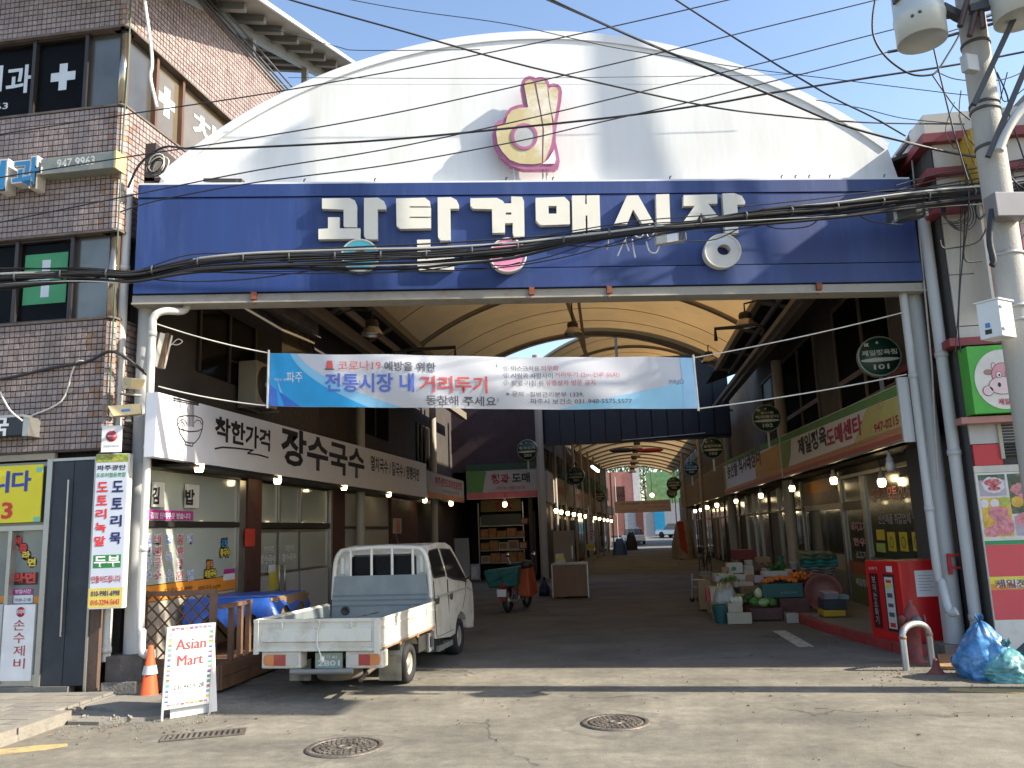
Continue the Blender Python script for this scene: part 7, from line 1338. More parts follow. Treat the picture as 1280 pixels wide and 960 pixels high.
wire([(160, 235), (175, 205), (205, 184), (240, 186), (320, 184), (480, 175), (640, 160), (780, 145), (900, 128), (960, 117), (1100, 95), (1200, 80), (1330, 55)], (0.3, 1.2), 0.015, 'heavy black wire from the cable coil across the hand emblem to the pole')
wire([(380, -14), (440, 0), (520, 14), (640, 31), (760, 58), (870, 76), (960, 89), (1060, 101), (1200, 118), (1215, 117)], 2.0, 0.005, 'faint thin wire across the sky from the top left to the pole')
wire([(820, -18), (845, 0), (960, 74), (1000, 98), (1045, 124), (1090, 146), (1132, 170)], 1.5, 0.011, 'short dark wire dropping steeply to the top right corner of the arch')
wire([(1150, -20), (1156, 0), (1166, 55), (1180, 115), (1195, 175), (1210, 225)], 1.7, 0.010, 'near vertical wire left of the utility pole')
wire([(1096, -10), (1091, 20), (1092, 45), (1103, 66), (1120, 82), (1140, 93), (1160, 94), (1172, 88), (1190, 60), (1215, 22), (1260, 0)], 1.5, 0.013, 'looping thick cable curving left of the transformer')
wire([(1020, 125), (1080, 136), (1130, 148), (1200, 155)], 0.6, 0.006, 'thin wire low in the sky above the right end of the arch')
wire([(340, 36), (420, 58), (455, 63), (600, 62)], 3.0, 0.004, 'faint far wire above the left shoulder of the arch')
wire([(360, 97), (600, 98), (800, 96), (950, 94), (1010, 92)], 0.02, 0.004, 'hairline wire stretched level across the white arch')
wire([(1165, 93), (1180, 115), (1195, 135), (1213, 150)], 1.4, 0.009, 'drooping cable between the transformer and the pole')
wire([(1172, 90), (1195, 99), (1235, 101), (1265, 96), (1300, 78)], 1.4, 0.007, 'thin cable bowing under the pole box to the right edge')
wire([(1240, 260), (1225, 300), (1190, 310), (1178, 309), (1175, 300)], 0.9, 0.010, 'short black cable swinging left from the pole to the panel building')
wire([(1208, 205), (1205, 300), (1200, 360), (1198, 410), (1201, 440)], 0.6, 0.009, 'black cable hanging straight down before the white panels')
wire([(1200, 225), (1201, 300), (1198, 380), (1194, 440)], 0.6, 0.006, 'thinner cable hanging beside the straight black cable')
wire([(1165, 0), (1200, 28), (1240, 18), (1300, -6)], 1.2, 0.02, 'thick insulated cable clamped at the pole top')
wire([(1120, 36), (1160, 25), (1190, 22), (1240, 25), (1300, 5)], 1.1, 0.02, 'thick insulated cable passing before the transformer')
wire([(1110, 65), (1150, 57), (1185, 45), (1240, 30), (1310, 8)], 1.0, 0.02, 'thick insulated cable passing under the transformer')
for k in range(24):
    x0, y0 = rnd.uniform(1190, 1262), rnd.uniform(50, 215); x1, y1 = x0+rnd.uniform(-20, 60), y0+rnd.uniform(50, 150)
    wire([(x0, y0), ((x0+x1)/2+rnd.uniform(-14, 14), (y0+y1)/2+rnd.uniform(-5, 30)), (x1, y1), (x1+rnd.uniform(0, 30), y1-rnd.uniform(-10, 30))], 0.75+0.02*k, rnd.choice((0.005, 0.007, 0.010)), 'loose drop cable in the tangle on the utility pole', grp='drop cables tangled on the utility pole')
for k in range(7):
    y0 = 196+k*7; wire([(1120, y0+34+rnd.uniform(-3, 3)), (1170, y0+22), (1215, y0+14+rnd.uniform(-3, 3)), (1250, y0+8), (1330, y0-rnd.uniform(0, 12))], 0.85, rnd.choice((0.007, 0.010, 0.013)), 'cable fanning out to the pole above the thick bundle, %s' % ('topmost', 'second from top', 'third from top', 'middle one', 'third from below', 'second from below', 'lowest')[k], grp='cables fanning out to the pole')
cl = thing('cable_coil', 'spare cable coiled in rings beneath the bundle left of the pole', 'cable coil', tuple(fp(1194, 262, 0.7)))
for k in range(6):
    mb = MB(); cc = fp(1190+k*2.2, 262+k, 0.7); r_ = 0.15+0.012*k; mb.tube([cc+FAC.U*(r_*math.cos(t*math.pi/9))+Vector((0,0,r_*1.15*math.sin(t*math.pi/9))) for t in range(19)], 0.007, 5); obj('loop', mb, blkc, cl)
mb = MB(); mb.tube(smooth_path([ony(1240, 262, 9.2), ony(1237, 300, 9.2), ony(1242, 325, 9.2), ony(1240, 332, 9.2)], 4), 0.035, 8); tag(obj('cable_loop', mb, blkc), 'thick black cable loop hanging on the left side of the pole', 'cable')

# ================================================================== WHITE PICKUP TRUCK
TY = R(-4.0); TM = Matrix.Translation((-3.42, 10.3, 0)) @ Matrix.Rotation(TY, 4, 'Z')
def tr(mb, M=None): mb.v = [tuple((M or TM) @ Vector(v)) for v in mb.v]; return mb
trk = thing('pickup_truck', 'dusty white double cab pickup truck with an open grey blue cargo bed', 'truck', (-3.42, 10.3, 0))
tw = mat('truck_white_paint', (0.66, 0.63, 0.55), 0.3, var=0.05, vs=1.5, dirt=(0.40, 0.34, 0.24), ds=2.6, da=0.85, coat=0.3)
tg = mat('truck_bed_bluegrey', (0.20, 0.225, 0.23), 0.45, var=0.12, vs=3, dirt=(0.26, 0.26, 0.24), ds=3, da=0.5)
rub = mat('tyre_rubber', (0.02, 0.02, 0.02)); tglass = glass('truck_glass', (0.035, 0.045, 0.06), 0.05, 0.9); rst = mat('rusty_edge', (0.28, 0.16, 0.09), 0.8, var=0.4, vs=20)
unders = mat('chassis_black', (0.03, 0.028, 0.025), 0.7, var=0.3)
def tp(nm, f, M, parent=None, bevel=0, label=None, **k): mb = MB(); f(mb); return obj(nm, tr(mb), M, parent or trk, label=label, bevel=bevel)
def sidex(z): return 0.745 - 0.125*max(0, min(1, (z-1.0)/0.66))
prof = [(1.13, .40), (1.13, 1.42), (1.17, 1.56), (1.30, 1.645), (1.7, 1.675), (2.15, 1.665), (2.40, 1.61), (2.62, 1.44), (2.98, 1.12), (3.22, 1.00), (3.30, .80), (3.31, .45), (3.22, .34), (2.90, .34)]
prof += [(2.52+.36*math.cos(a), .27+.36*math.sin(a)) for a in (R(12), R(35), R(60), R(90), R(120), R(145), R(168))] + [(2.12, .34), (1.9, .33)]
mb = MB(); mb.prism(Fr((0, 0, 0), (0, 1, 0)), list(reversed(prof)), -0.745, 0.745)
mb.v = [((-1 if x < 0 else 1)*sidex(z), y, z) for x, y, z in [(v[0], v[1], v[2]) for v in mb.v]]; obj('cab', tr(mb), tw, trk, bevel=0.035)
def sidepoly(sgn, pts, d, M, nm, parent=None):
    mb = MB(); tri = geometry.tessellate_polygon([[Vector((a, b, 0)) for a, b in pts]]); vs = [(sgn*(sidex(z)+d), y, z) for y, z in pts]; mb.add(vs, [t if sgn < 0 else tuple(reversed(t)) for t in tri]); mb.add([(sgn*(sidex(z)+d-.012), y, z) for y, z in pts], [tuple(t) for t in tri])
    k = len(pts); mb.v; b = len(mb.v)-2*k; mb.f += [[b+i, b+(i+1) % k, b+k+(i+1) % k, b+k+i] for i in range(k)]; mb.m += [0]*k; mb.sm += [False]*k
    return obj(nm, tr(mb), M, parent or trk)
for sg_ in (1, -1):
    sidepoly(sg_, [(1.30, 1.19), (1.25, 1.25), (1.20, 1.52), (1.26, 1.575), (1.70, 1.60), (1.84, 1.25), (1.84, 1.19)], .004, blackf, 'window_surround'); sidepoly(sg_, [(1.33, 1.22), (1.28, 1.27), (1.235, 1.51), (1.28, 1.555), (1.68, 1.575), (1.81, 1.25), (1.81, 1.22)], .009, tglass, 'side_window')
    sidepoly(sg_, [(1.95, 1.17), (1.80, 1.59), (2.33, 1.57), (2.55, 1.43), (2.90, 1.10), (2.92, 1.03), (2.60, 1.08), (2.2, 1.12)], .004, blackf, 'window_surround'); sidepoly(sg_, [(1.98, 1.20), (1.85, 1.565), (2.30, 1.545), (2.50, 1.41), (2.83, 1.12), (2.6, 1.11), (2.2, 1.15)], .009, tglass, 'side_window')
    for pts in ([(1.90, .42), (1.905, .42), (1.905, 1.14), (1.90, 1.14)], [(1.22, .42), (1.225, .42), (1.225, 1.16), (1.22, 1.16)], [(1.22, .41), (2.1, .41), (2.1, .405), (1.22, .405)], [(2.62, .66), (2.80, .86), (2.88, 1.06), (2.885, 1.06), (2.805, .855), (2.625, .655)]): sidepoly(sg_, pts, .004, groove, 'door_seam')
    sidepoly(sg_, [(1.16, .955), (2.9, .965), (3.24, .90), (3.24, .875), (2.9, .935), (1.16, .925)], .008, mat('truck_trim', (0.40, 0.39, 0.35), 0.4), 'side_trim')
    for y in (1.32, 2.02): tp('door_handle', lambda m, y=y: m.lathe((sg_*.738, y, .90), (sg_, 0, 0), [(.062, 0), (.062, .012), (.04, .016), (0, .010)], 16), mat('handle_dark', (0.07, 0.06, 0.05), 0.5))
    for y, r_ in ((.16, .235), (2.52, .265)):
        w_ = tp('wheel', lambda m: m.lathe((sg_*.53, y, r_), (sg_, 0, 0), [(r_*.6, 0), (r_*.94, 0), (r_, .03), (r_, .15), (r_*.94, .19), (r_*.62, .19), (r_*.60, .17)], 28), rub)
        obj('rim', tr(MB().lathe((sg_*.53, y, r_), (sg_, 0, 0), [(r_*.62, .17), (r_*.55, .165), (r_*.42, .12), (r_*.30, .14), (r_*.22, .17), (r_*.12, .18), (0, .18)], 20)), mat('rim_champagne', (0.45, 0.42, 0.36), 0.4, 0.5, var=0.15), w_)
        for a in range(6): obj('vent_hole', tr(MB().lathe((sg_*(.53+.133), y+math.cos(a*math.pi/3)*r_*.42, r_+math.sin(a*math.pi/3)*r_*.42), (sg_, 0, 0), [(.022, 0), (0, .002)], 8)), unders, w_)
    tp('mirror', lambda m: (m.bar((sg_*.74, 2.80, 1.08), (sg_*.86, 2.84, 1.14), .025, .025), m.boxm(Matrix.Translation((sg_*.90, 2.84, 1.19)) @ Matrix.Rotation(sg_*.2, 4, 'Z'), .15, .06, .25)), blackf, bevel=.012); tp('mirror_glass', lambda m: m.boxm(Matrix.Translation((sg_*.90, 2.807, 1.19)) @ Matrix.Rotation(sg_*.2, 4, 'Z'), .085, .004, .16), mat('mirror_dark', (.06, .065, .07), .15, .0, var=0.1))
    tp('side_step', lambda m: m.box(sg_*.50, sg_*.74, 1.35, 2.05, .20, .27), mat('step_grey', (.22, .22, .21), .5)) if sg_ > 0 else tp('side_step', lambda m: m.box(-.74, -.50, 1.35, 2.05, .20, .27), mat('step_grey', (.22, .22, .21)))
tp('windscreen', lambda m: m.box8([(-.60, 2.60, 1.50), (.60, 2.60, 1.50), (.68, 3.0, 1.14), (-.68, 3.0, 1.14), (-.58, 2.62, 1.515), (.58, 2.62, 1.515), (.66, 3.02, 1.155), (-.66, 3.02, 1.155)]), tglass)
for s_ in (-1, 1): tp('headlight', lambda m: m.boxm(Matrix.Translation((s_*.55, 3.31, .68)), .26, .03, .16), mat('lamp_lens', (.62, .60, .58)), bevel=.01)
tp('front_bumper', lambda m: m.box(-.73, .73, 3.22, 3.345, .30, .46), tw, bevel=.02)
# rear of the cab
tp('window_surround', lambda m: m.prism(Fr((0, 1.128, 0), (1, 0, 0)), [(-.47, 1.24), (.50, 1.24), (.50, 1.50), (.45, 1.545), (-.40, 1.545), (-.45, 1.50)], -.002, .006), blackf)
for a, b in ((-.44, -.16), (-.15, .17), (.18, .47)): tp('rear_window', lambda m: m.box(a, b, 1.115, 1.120, 1.26, 1.52), tglass)
for s_ in (-1, 1): tp('cab_rib', lambda m: m.box(s_*.58-.03, s_*.58+.03, 1.105, 1.13, 1.28, 1.52), tw, bevel=.01)
gp = [(-.70, 1.07, .95), (-.685, 1.07, 1.25), (-.66, 1.07, 1.48), (-.60, 1.07, 1.585), (-.50, 1.07, 1.62), (0, 1.07, 1.64), (.50, 1.07, 1.62), (.60, 1.07, 1.585), (.66, 1.07, 1.48), (.70, 1.07, 1.25), (.715, 1.07, .95)]
tp('guard_frame', lambda m: m.tube(smooth_path(gp, 4), .032, 10), tw)
for x in (-.44, -.13, .17, .47): tp('guard_bar', lambda m: m.tube([(x, 1.06, 1.24), (x, 1.06, 1.62)], .020, 8), tw)
hb = tp('headboard', lambda m: m.prism(Fr((0, 1.03, 0), (1, 0, 0)), [(-.715, .56), (.715, .56), (.70, .95), (.655, 1.265), (-.665, 1.265), (-.70, .95)], -.03, 0), tg, bevel=.006)
for z in (.86, .93, .995): obj('headboard_rib', tr(MB().box(-.69, .69, 1.018, 1.029, z, z+.012)), mat('bed_rib', (.13, .16, .18), .5), hb)
for x, M in ((-.50, blackf), (.47, mat('hole_rust', (.25, .22, .2), .6))):
    obj('ring_hole', tr(MB().lathe((x, 1.03, .80), (0, -1, 0), [(.06, 0), (.06, .015), (.04, .018), (.03, .004), (0, .004)], 18)), M, hb)
# bed
tp('bed_floor', lambda m: m.box(-.72, .72, -.96, 1.03, .535, .565), tg)
for i in range(9): tp('floor_rib', lambda m: m.box(-.70+i*.17, -.68+i*.17, -.95, 1.0, .5655, .572), mat('bed_rib', (.13, .16, .18)))
def gate_panel(x0, x1, y0, y1, nm, inner, ribs):
    g_ = tp(nm, lambda m: m.box(x0, x1, y0, y1, .555, .885), tw, bevel=.005)
    return g_
gR = gate_panel(.735, .765, -.97, 1.08, 'side_gate', 0, 0); gL = gate_panel(-.765, -.735, -.97, 1.08, 'side_gate', 0, 0); gT = gate_panel(-.765, .765, -1.01, -.98, 'tailgate', 0, 0)
for g_, a in ((gR, (.728, .734, -.96, 1.07)), (gL, (-.734, -.728, -.96, 1.07))): obj('inner_sheet', tr(MB().box(*a, .57, .87)), tg, g_)
obj('inner_sheet', tr(MB().box(-.72, .72, -.979, -.973, .57, .87)), tg, gT)
for g_, x in ((gR, .768), (gL, -.768)):
    s_ = 1 if x > 0 else -1
    for z in (.885, .60, .79): obj('rib', tr(MB().bar((x, -.97, z), (x, 1.08, z), .012, .030 if z > .85 else .014)), tw, g_)
    for y in (-.5, .1, .7): obj('hook', tr(MB().bar((x+s_*.006, y, .83), (x+s_*.006, y, .77), .012, .02)), tw, g_)
    obj('rusty_lower_edge', tr(MB().bar((x, -.95, .562), (x, 1.05, .562), .014, .022)), rst, g_)
    for y in (-.35, .3, .95): obj('hinge', tr(MB().boxm(Matrix.Translation((x, y, .55)), .02, .07, .05)), rst, g_)
obj('rail', tr(MB().bar((-.765, -1.018, .885), (.765, -1.018, .885), .02, .035)), tw, gT); obj('rail', tr(MB().bar((-.76, -1.018, .565), (.76, -1.018, .565), .018, .03)), tw, gT)
for x in (-.755, .70): obj('corner_post', tr(MB().box(x, x+.055, -1.035, -1.005, .52, .90)), tw, gT)
obj('panel_step', tr(MB().box8([(-.66, -1.012, .64), (.66, -1.012, .64), (.66, -1.010, .80), (-.66, -1.010, .80), (-.66, -1.030, .655), (.66, -1.030, .655), (.66, -1.022, .79), (-.66, -1.022, .79)])), tw, gT, bevel=.004)
for z in (.605, .625): obj('rib', tr(MB().bar((-.66, -1.013, z), (.66, -1.013, z), .008, .010)), tw, gT)
for x in (-.42, .42): obj('latch', tr(MB().box(x, x+.02, -1.036, -1.012, .80, .865)), tw, gT)
obj('tie_rope', tr(MB().tube(smooth_path([(-.08, -.99, .90), (.0, -1.03, .895), (.05, -1.035, .87), (.03, -1.035, .78), (.02, -1.035, .64), (.05, -1.035, .55), (.08, -1.04, .47)], 4), .009, 6)), wht, gT); obj('tie_knot', tr(MB().sphere((.085, -1.04, .46), .035, 8, 6, (.8, .6, 1.1))), wht, gT)
obj('stay_cord', tr(MB().tube(smooth_path([(-.2, -.97, .885), (.05, -1.0, .905), (.28, -.97, .885), (.36, -.6, .88), (.40, -.1, .875)], 4), .007, 5)), blackf, gT)
# lamps, plate, bumper, spare wheel
for x0, x1, wl in ((-.68, -.20, 1), (.34, .78, 0)):
    h_ = tp('lamp_housing', lambda m: m.box(x0, x1, -.985, -.80, .355, .545), tw, bevel=.018)
    n_ = 3; cx0, cx1 = x0+.035, x1-.03; seg = [('amber', .30), ('red', .36), ('clear', .34)]; seg = seg if wl else seg[::-1]; u = cx0
    for nm, fr_ in seg:
        u2 = u+(cx1-cx0)*fr_; col_ = {'amber': (.60, .20, .06), 'red': (.35, .03, .03), 'clear': (.50, .48, .44)}[nm]
        pts = [(u, .39), (u2, .39), (u2, .51), (u, .51)] if nm == 'red' else ([(u, .425), (u+.012, .40), (u+.035, .39), (u2, .39), (u2, .51), (u+.035, .51), (u+.012, .50), (u, .475)] if u == cx0 else [(u, .39), (u2-.035, .39), (u2-.012, .40), (u2, .425), (u2, .475), (u2-.012, .50), (u2-.035, .51), (u, .51)])
        obj('lamp_'+nm, tr(MB().prism(Fr((0, -.985, 0), (1, 0, 0)), pts, 0, .018)), mat('lens_'+nm, col_, .15, var=.1, coat=1), h_); u = u2
pl = tp('licence_plate', lambda m: m.box(-.06, .27, -.90, -.885, .345, .515), mat('plate_green', (.30, .38, .30), .4, var=.08)); 
f4 = Fr(TM @ Vector((-.06, -.902, .345)), TM.to_3x3() @ Vector((1, 0, 0))); text('경기 81', f4, .07, .105, .26, .145, whi, pl, n=.003, bold=.02); text('2801', f4, .03, .025, .30, .09, whi, pl, n=.003, bold=.03)
tp('bumper_bar', lambda m: m.tube([(-.30, -1.02, .325), (.44, -1.02, .335)], .030, 10), mat('bumper_grey', (.20, .20, .19), .5, var=.15))
tp('spare_wheel', lambda m: m.lathe((.05, -.45, .17), (0, 0, 1), [(.10, .03), (.24, 0), (.27, .03), (.27, .13), (.24, .16), (.1, .14)], 28), mat('dusty_tyre', (.12, .10, .08), .85, var=.2))
tp('exhaust', lambda m: m.tube([(.50, -.4, .30), (.52, -.85, .27), (.50, -.95, .22)], .025, 10), mat('exhaust_rust', (.18, .14, .11), .6, .5))
tp('chassis', lambda m: (m.box(-.42, -.34, -.95, 3.0, .38, .50), m.box(.34, .42, -.95, 3.0, .38, .50), m.box(-.62, .62, .10, .22, .20, .28), m.box(-.70, .70, .55, 1.05, .30, .53), m.box(-.72, .72, -.3, -.22, .45, .535)), unders)
for s_ in (-1, 1):
    tp('mudflap', lambda m: m.box(s_*.72-.28*(s_ > 0), s_*.72+.28*(s_ < 0), -.20, -.185, .09, .38), mat('mudflap_dirty', (.30, .26, .19), .8, var=.4, vs=6, dirt=(.06, .055, .05), ds=4, da=.9))
    tp('fender', lambda m: m.add([((s_*.72-.28*(s_ > 0) if k == 0 else s_*.72+.28*(s_ < 0)), .16-.36*math.cos(a), .235+.34*math.sin(a)) for a in [R(10+i*17) for i in range(9)] for k in (0, 1)], [(2*i, 2*i+1, 2*i+3, 2*i+2) for i in range(8)]), mat('fender_cream', (.45, .42, .34), .5, dirt=(.2, .16, .11), ds=4))
for i in range(4): tp('under_rail', lambda m: m.box(.68, .71, 1.1+i*.17, 1.14+i*.17, .22, .40), unders)
tp('fuel_step', lambda m: m.prism(Fr((.735, 0, 0), (0, 1, 0)), [(.88, .26), (1.12, .26), (1.12, .50), (.88, .50)], -.03, 0, holes=[[(.93, .31), (.93, .45), (1.07, .45), (1.07, .31)]]), mat('step_grey', (.22, .22, .21)))
tp('antenna', lambda m: m.tube([(-.1, 2.1, 1.67), (-.12, 2.05, 1.83)], .006, 5), blackf)

# ================================================================== DECK, LATTICE, TABLE, A-BOARD, CONE
wood = mat('deck_brown_wood', (0.14, 0.075, 0.045), 0.6, var=0.25, vs=6, bump=0.3, bs=25, dirt=(0.20, 0.14, 0.09), ds=3); woodl = mat('deck_side_wood', (0.17, 0.095, 0.055), 0.65, var=0.25, vs=5, bump=0.3)
dkx1 = -4.92; DZ = 0.33
dk_ = thing('wooden_deck', 'low brown wooden deck before the noodle shop window', 'deck', (-5.5, 11, 0))
for i in range(9): mb = MB(); mb.box(-6.0+i*.12, -6.0+i*.12+.113, 9.90, 13.4, DZ-.03, DZ); obj('plank', mb, wood, dk_)
for k in range(2): mb = MB(); mb.box(dkx1+.001, dkx1+.03, 9.87, 13.4, .04+k*.145, .18+k*.145); obj('side_board', mb, woodl, dk_); mb = MB(); mb.box(-6.0, dkx1, 9.85, 9.88, .04+k*.145, .18+k*.145); obj('side_board', mb, wood, dk_)
mb = MB(); mb.box(-5.9, -4.99, 9.95, 13.3, 0, DZ-.035); obj('underframe', mb, unders, dk_)
lt = thing('lattice_screen', 'brown diagonal wooden lattice screen on the deck beside the left column', 'lattice', (-5.5, 9.93, DZ)); xa, xb = -6.0, -5.02; za, zb_ = DZ, ony(240, 738, 9.93).z
for a, b in ((xa-.0, xa+.06), (xb-.07, xb)): mb = MB(); mb.box(a, b, 9.90, 9.97, .05, zb_+.01); obj('post', mb, wood, lt)
mb = MB(); mb.box(xa+.06, xb-.07, 9.91, 9.96, zb_-.06, zb_); obj('rail', mb, wood, lt); mb = MB(); mb.box(xa+.06, xb-.07, 9.91, 9.96, za+.02, za+.07); obj('rail', mb, wood, lt)
X0, X1, Z0, Z1 = xa+.06, xb-.07, za+.07, zb_-.06
for d_ in (1, -1):
    for k in range(-12, 22):
        c0 = k*0.175; pts = []
        for x in (X0, X1): z = (Z0+c0+(x-X0)) if d_ > 0 else (Z0+c0+(X1-x)); pts.append((x, z))
        (xa_, z_a), (xb_, z_b) = pts
        def clip(x, z, x2, z2):
            if z < Z0: t = (Z0-z)/(z2-z) if z2 != z else 0; x, z = x+(x2-x)*t, Z0
            if z > Z1: t = (Z1-z)/(z2-z) if z2 != z else 0; x, z = x+(x2-x)*t, Z1
            return x, z
        if max(z_a, z_b) <= Z0+.03 or min(z_a, z_b) >= Z1-.03: continue
        p0 = clip(xa_, z_a, xb_, z_b); p1 = clip(xb_, z_b, xa_, z_a); yy = 9.928 if d_ > 0 else 9.941
        mb = MB(); mb.bar((p0[0], yy, p0[1]), (p1[0], yy, p1[1]), 0.010, .034, upv=(0, 1, 0)); mb.v = mb.v; obj('slat', mb, wood, lt)
rl2 = thing('wooden_railing', 'short brown wooden railing turning along the deck edge beside the blue covered table', 'railing', (-4.97, 10.4, DZ))
zt = ony(283, 753, 10.7).z
mb = MB(); mb.bar((-4.97, 9.98, zt), (-4.97, 10.78, zt), .07, .05); obj('rail', mb, woodl, rl2)
for y in (10.25, 10.5, 10.74): mb = MB(); mb.box(-5.0, -4.94, y-.03, y+.03, DZ, zt-.026); obj('post', mb, woodl, rl2)
tbx = thing('tarp_table', 'folding table covered with a bright blue tarpaulin on the deck', 'table', (-5.2, 11.2, DZ))
tz = 1.04; xA, xB, yA, yB = -5.95, -4.68, 10.85, 12.2
mb = MB(); mb.box(xA+.05, xB-.05, yA+.05, yB-.05, tz-.05, tz-.012); obj('tabletop', mb, mat('plywood', (.32, .20, .10), .7, var=.15), tbx)
vs = []; nx, ny = 16, 12
for j in range(ny+1):
    for i in range(nx+1):
        x = xA+(xB-xA)*i/nx; y = yA+(yB-yA)*j/ny; z = tz+.006*math.sin(i*1.7+j)
        if j == 0: z -= .30+.10*math.sin(i*.9); y -= .02
        elif j == 1: y = yA+.02; z = tz-.01
        if i == nx: z -= .20+.08*math.sin(j*1.3); x += .01
        vs.append((x, y, z))
mb = MB(); mb.add(vs, [(j*(nx+1)+i, j*(nx+1)+i+1, (j+1)*(nx+1)+i+1, (j+1)*(nx+1)+i) for j in range(ny) for i in range(nx)], 0, True); obj('tarpaulin', mb, tarpb, tbx)
mb = MB(); mb.add([(xB-.05, yA+.1, tz-.03), (xB+.02, yB-.1, tz-.03), (xB-.08, yB-.4, tz-.55), (xB-.45, yA+.1, tz-.50), (xB-.05, yA+.115, tz-.03), (xB+.02, yB-.085, tz-.03), (xB-.08, yB-.385, tz-.55), (xB-.45, yA+.115, tz-.5)], [(0, 1, 2, 3), (7, 6, 5, 4), (0, 4, 5, 1), (1, 5, 6, 2), (2, 6, 7, 3), (3, 7, 4, 0)]); obj('hanging_board', mb, mat('plywood', (.32, .2, .1)), tbx)
for x in (xA+.1, xB-.15):
    for s_ in (0, 1): mb = MB(); mb.tube([(x, yA+.15+s_*.9, tz-.05), (x, yB-.15-s_*.9, DZ+.01)], .016, 6); obj('leg', mb, blackf, tbx)
st_ = thing('stool', 'black folding stool under the blue covered table', 'stool', (-4.85, 10.9, DZ)); mb = MB(); mb.lathe((-4.80, 11.35, DZ+.36), (0, 0, 1), [(0, .04), (.15, .04), (.16, .02), (.15, 0), (0, 0)], 18); obj('seat', mb, blackf, st_)
for a in range(4): mb = MB(); ca_ = a*math.pi/2+.4; mb.tube([(-4.80+math.cos(ca_)*.08, 11.35+math.sin(ca_)*.08, DZ+.36), (-4.80+math.cos(ca_)*.17, 11.35+math.sin(ca_)*.17, DZ)], .012, 6); obj('leg', mb, blackf, st_)

sb = thing('sandwich_board', 'white A frame board reading Asian Mart with a border of small flags', 'sandwich board', (-4.65, 8.6, 0))
fl_, frr = onz(201, 902), onz(263, 892); Wd = (frr-fl_).length; zt = on_plane(197, 786, fl_, Vector((0.35, -1, 0)).normalized()).z
SF = Fr(fl_, frr-fl_, (-.02, .10, 1)); zl = 0.115
mb = MB(); mb.boxf(SF, .018, Wd-.018, zl, zt, -.012, 0); obj('panel', mb, mat('board_white', (.72, .71, .68), .4, var=.02), sb)
for u in (.009, Wd-.009): mb = MB(); mb.boxf(SF, u-.012, u+.012, 0, zt+.01, -.02, .006); obj('frame', mb, galv, sb)
for v in (zl, zt): mb = MB(); mb.boxf(SF, .021, Wd-.021, v-.01, v+.012, -.018, .005); obj('frame', mb, galv, sb)
mb = MB(); mb.boxm(Matrix.Translation((SF.p(Wd/2, zt/2, 0)+Vector((-.02, .12, -.02)))) @ Euler((R(-11), 0, math.atan2(SF.U.y, SF.U.x))).to_matrix().to_4x4(), Wd*.96, .014, zt*.96); obj('back_panel', mb, mat('board_white', (.72, .71, .68)), sb)
ared = mat('asian_red', (.62, .05, .05), .5)
for d_ in (-.004, 0, .004):
    text('Asian', SF, Wd*.20+d_, zt*.74, Wd*.82+d_, zt*.86, ared, sb, n=.004+d_*.2); text('Mart', SF, Wd*.25+d_, zt*.565, Wd*.78+d_, zt*.68, ared, sb, n=.004+d_*.2)
text('031 942 9128', SF, Wd*.22, zt*.31, Wd*.82, zt*.36, blk, sb)
for (a, b) in (((.52, .93), (.66, .90)), ((.66, .90), (.53, .87))): mb = MB(); mb.bar(SF.p(Wd*a[0], zt*a[1], .003), SF.p(Wd*b[0], zt*b[1], .003), .002, .004); obj('arrow_print', mb, gry, sb)
flc = [mat('flag_%d' % i, c_, .5) for i, c_ in enumerate(((.55, .06, .06), (.05, .08, .35), (.06, .28, .10), (.62, .42, .05), (.55, .30, .08), (.10, .35, .50), (.50, .10, .20), (.2, .2, .2)))]
fm = []; k = 0
def flag(u, v, w_, h_):
    global k; a, b = random.sample(flc, 2)
    mb = MB(); mb.boxf(SF, u, u+w_, v, v+h_*.48, .001, .003); o = obj('flag_print', mb, a, sb); mb = MB(); mb.boxf(SF, u, u+w_, v+h_*.5, v+h_, .001, .0035); obj('flag_print', mb, b, sb); k += 1
for i in range(9): flag(Wd*.09+i*Wd*.094, zt-.036, Wd*.075, .024); flag(Wd*.09+i*Wd*.094, zl+.018, Wd*.075, .022)
for i in range(14): flag(Wd*.05, zl+.055+i*(zt-zl-.1)/14, Wd*.065, .03); flag(Wd*.885, zl+.055+i*(zt-zl-.1)/14, Wd*.065, .03)
cn = thing('traffic_cone', 'orange traffic cone half hidden behind the sandwich board', 'traffic cone', tuple(onz(186, 876))); c_ = onz(186, 876); cor = mat('cone_orange', (.60, .10, .03), .5, var=.1)
mb = MB(); mb.lathe(c_, (0, 0, 1), [(.15, 0), (.155, .03), (.105, .05), (.03, .62), (.0, .63)], 20); obj('body', mb, cor, cn); mb = MB(); mb.lathe(c_, (0, 0, 1), [(.084, .30), (.066, .40)], 20); mb.v = [((x-c_.x)*1.04+c_.x, (y-c_.y)*1.04+c_.y, z) for x, y, z in mb.v]; obj('reflective_band', mb, mat('band_grey', (.5, .5, .48), .4), cn)

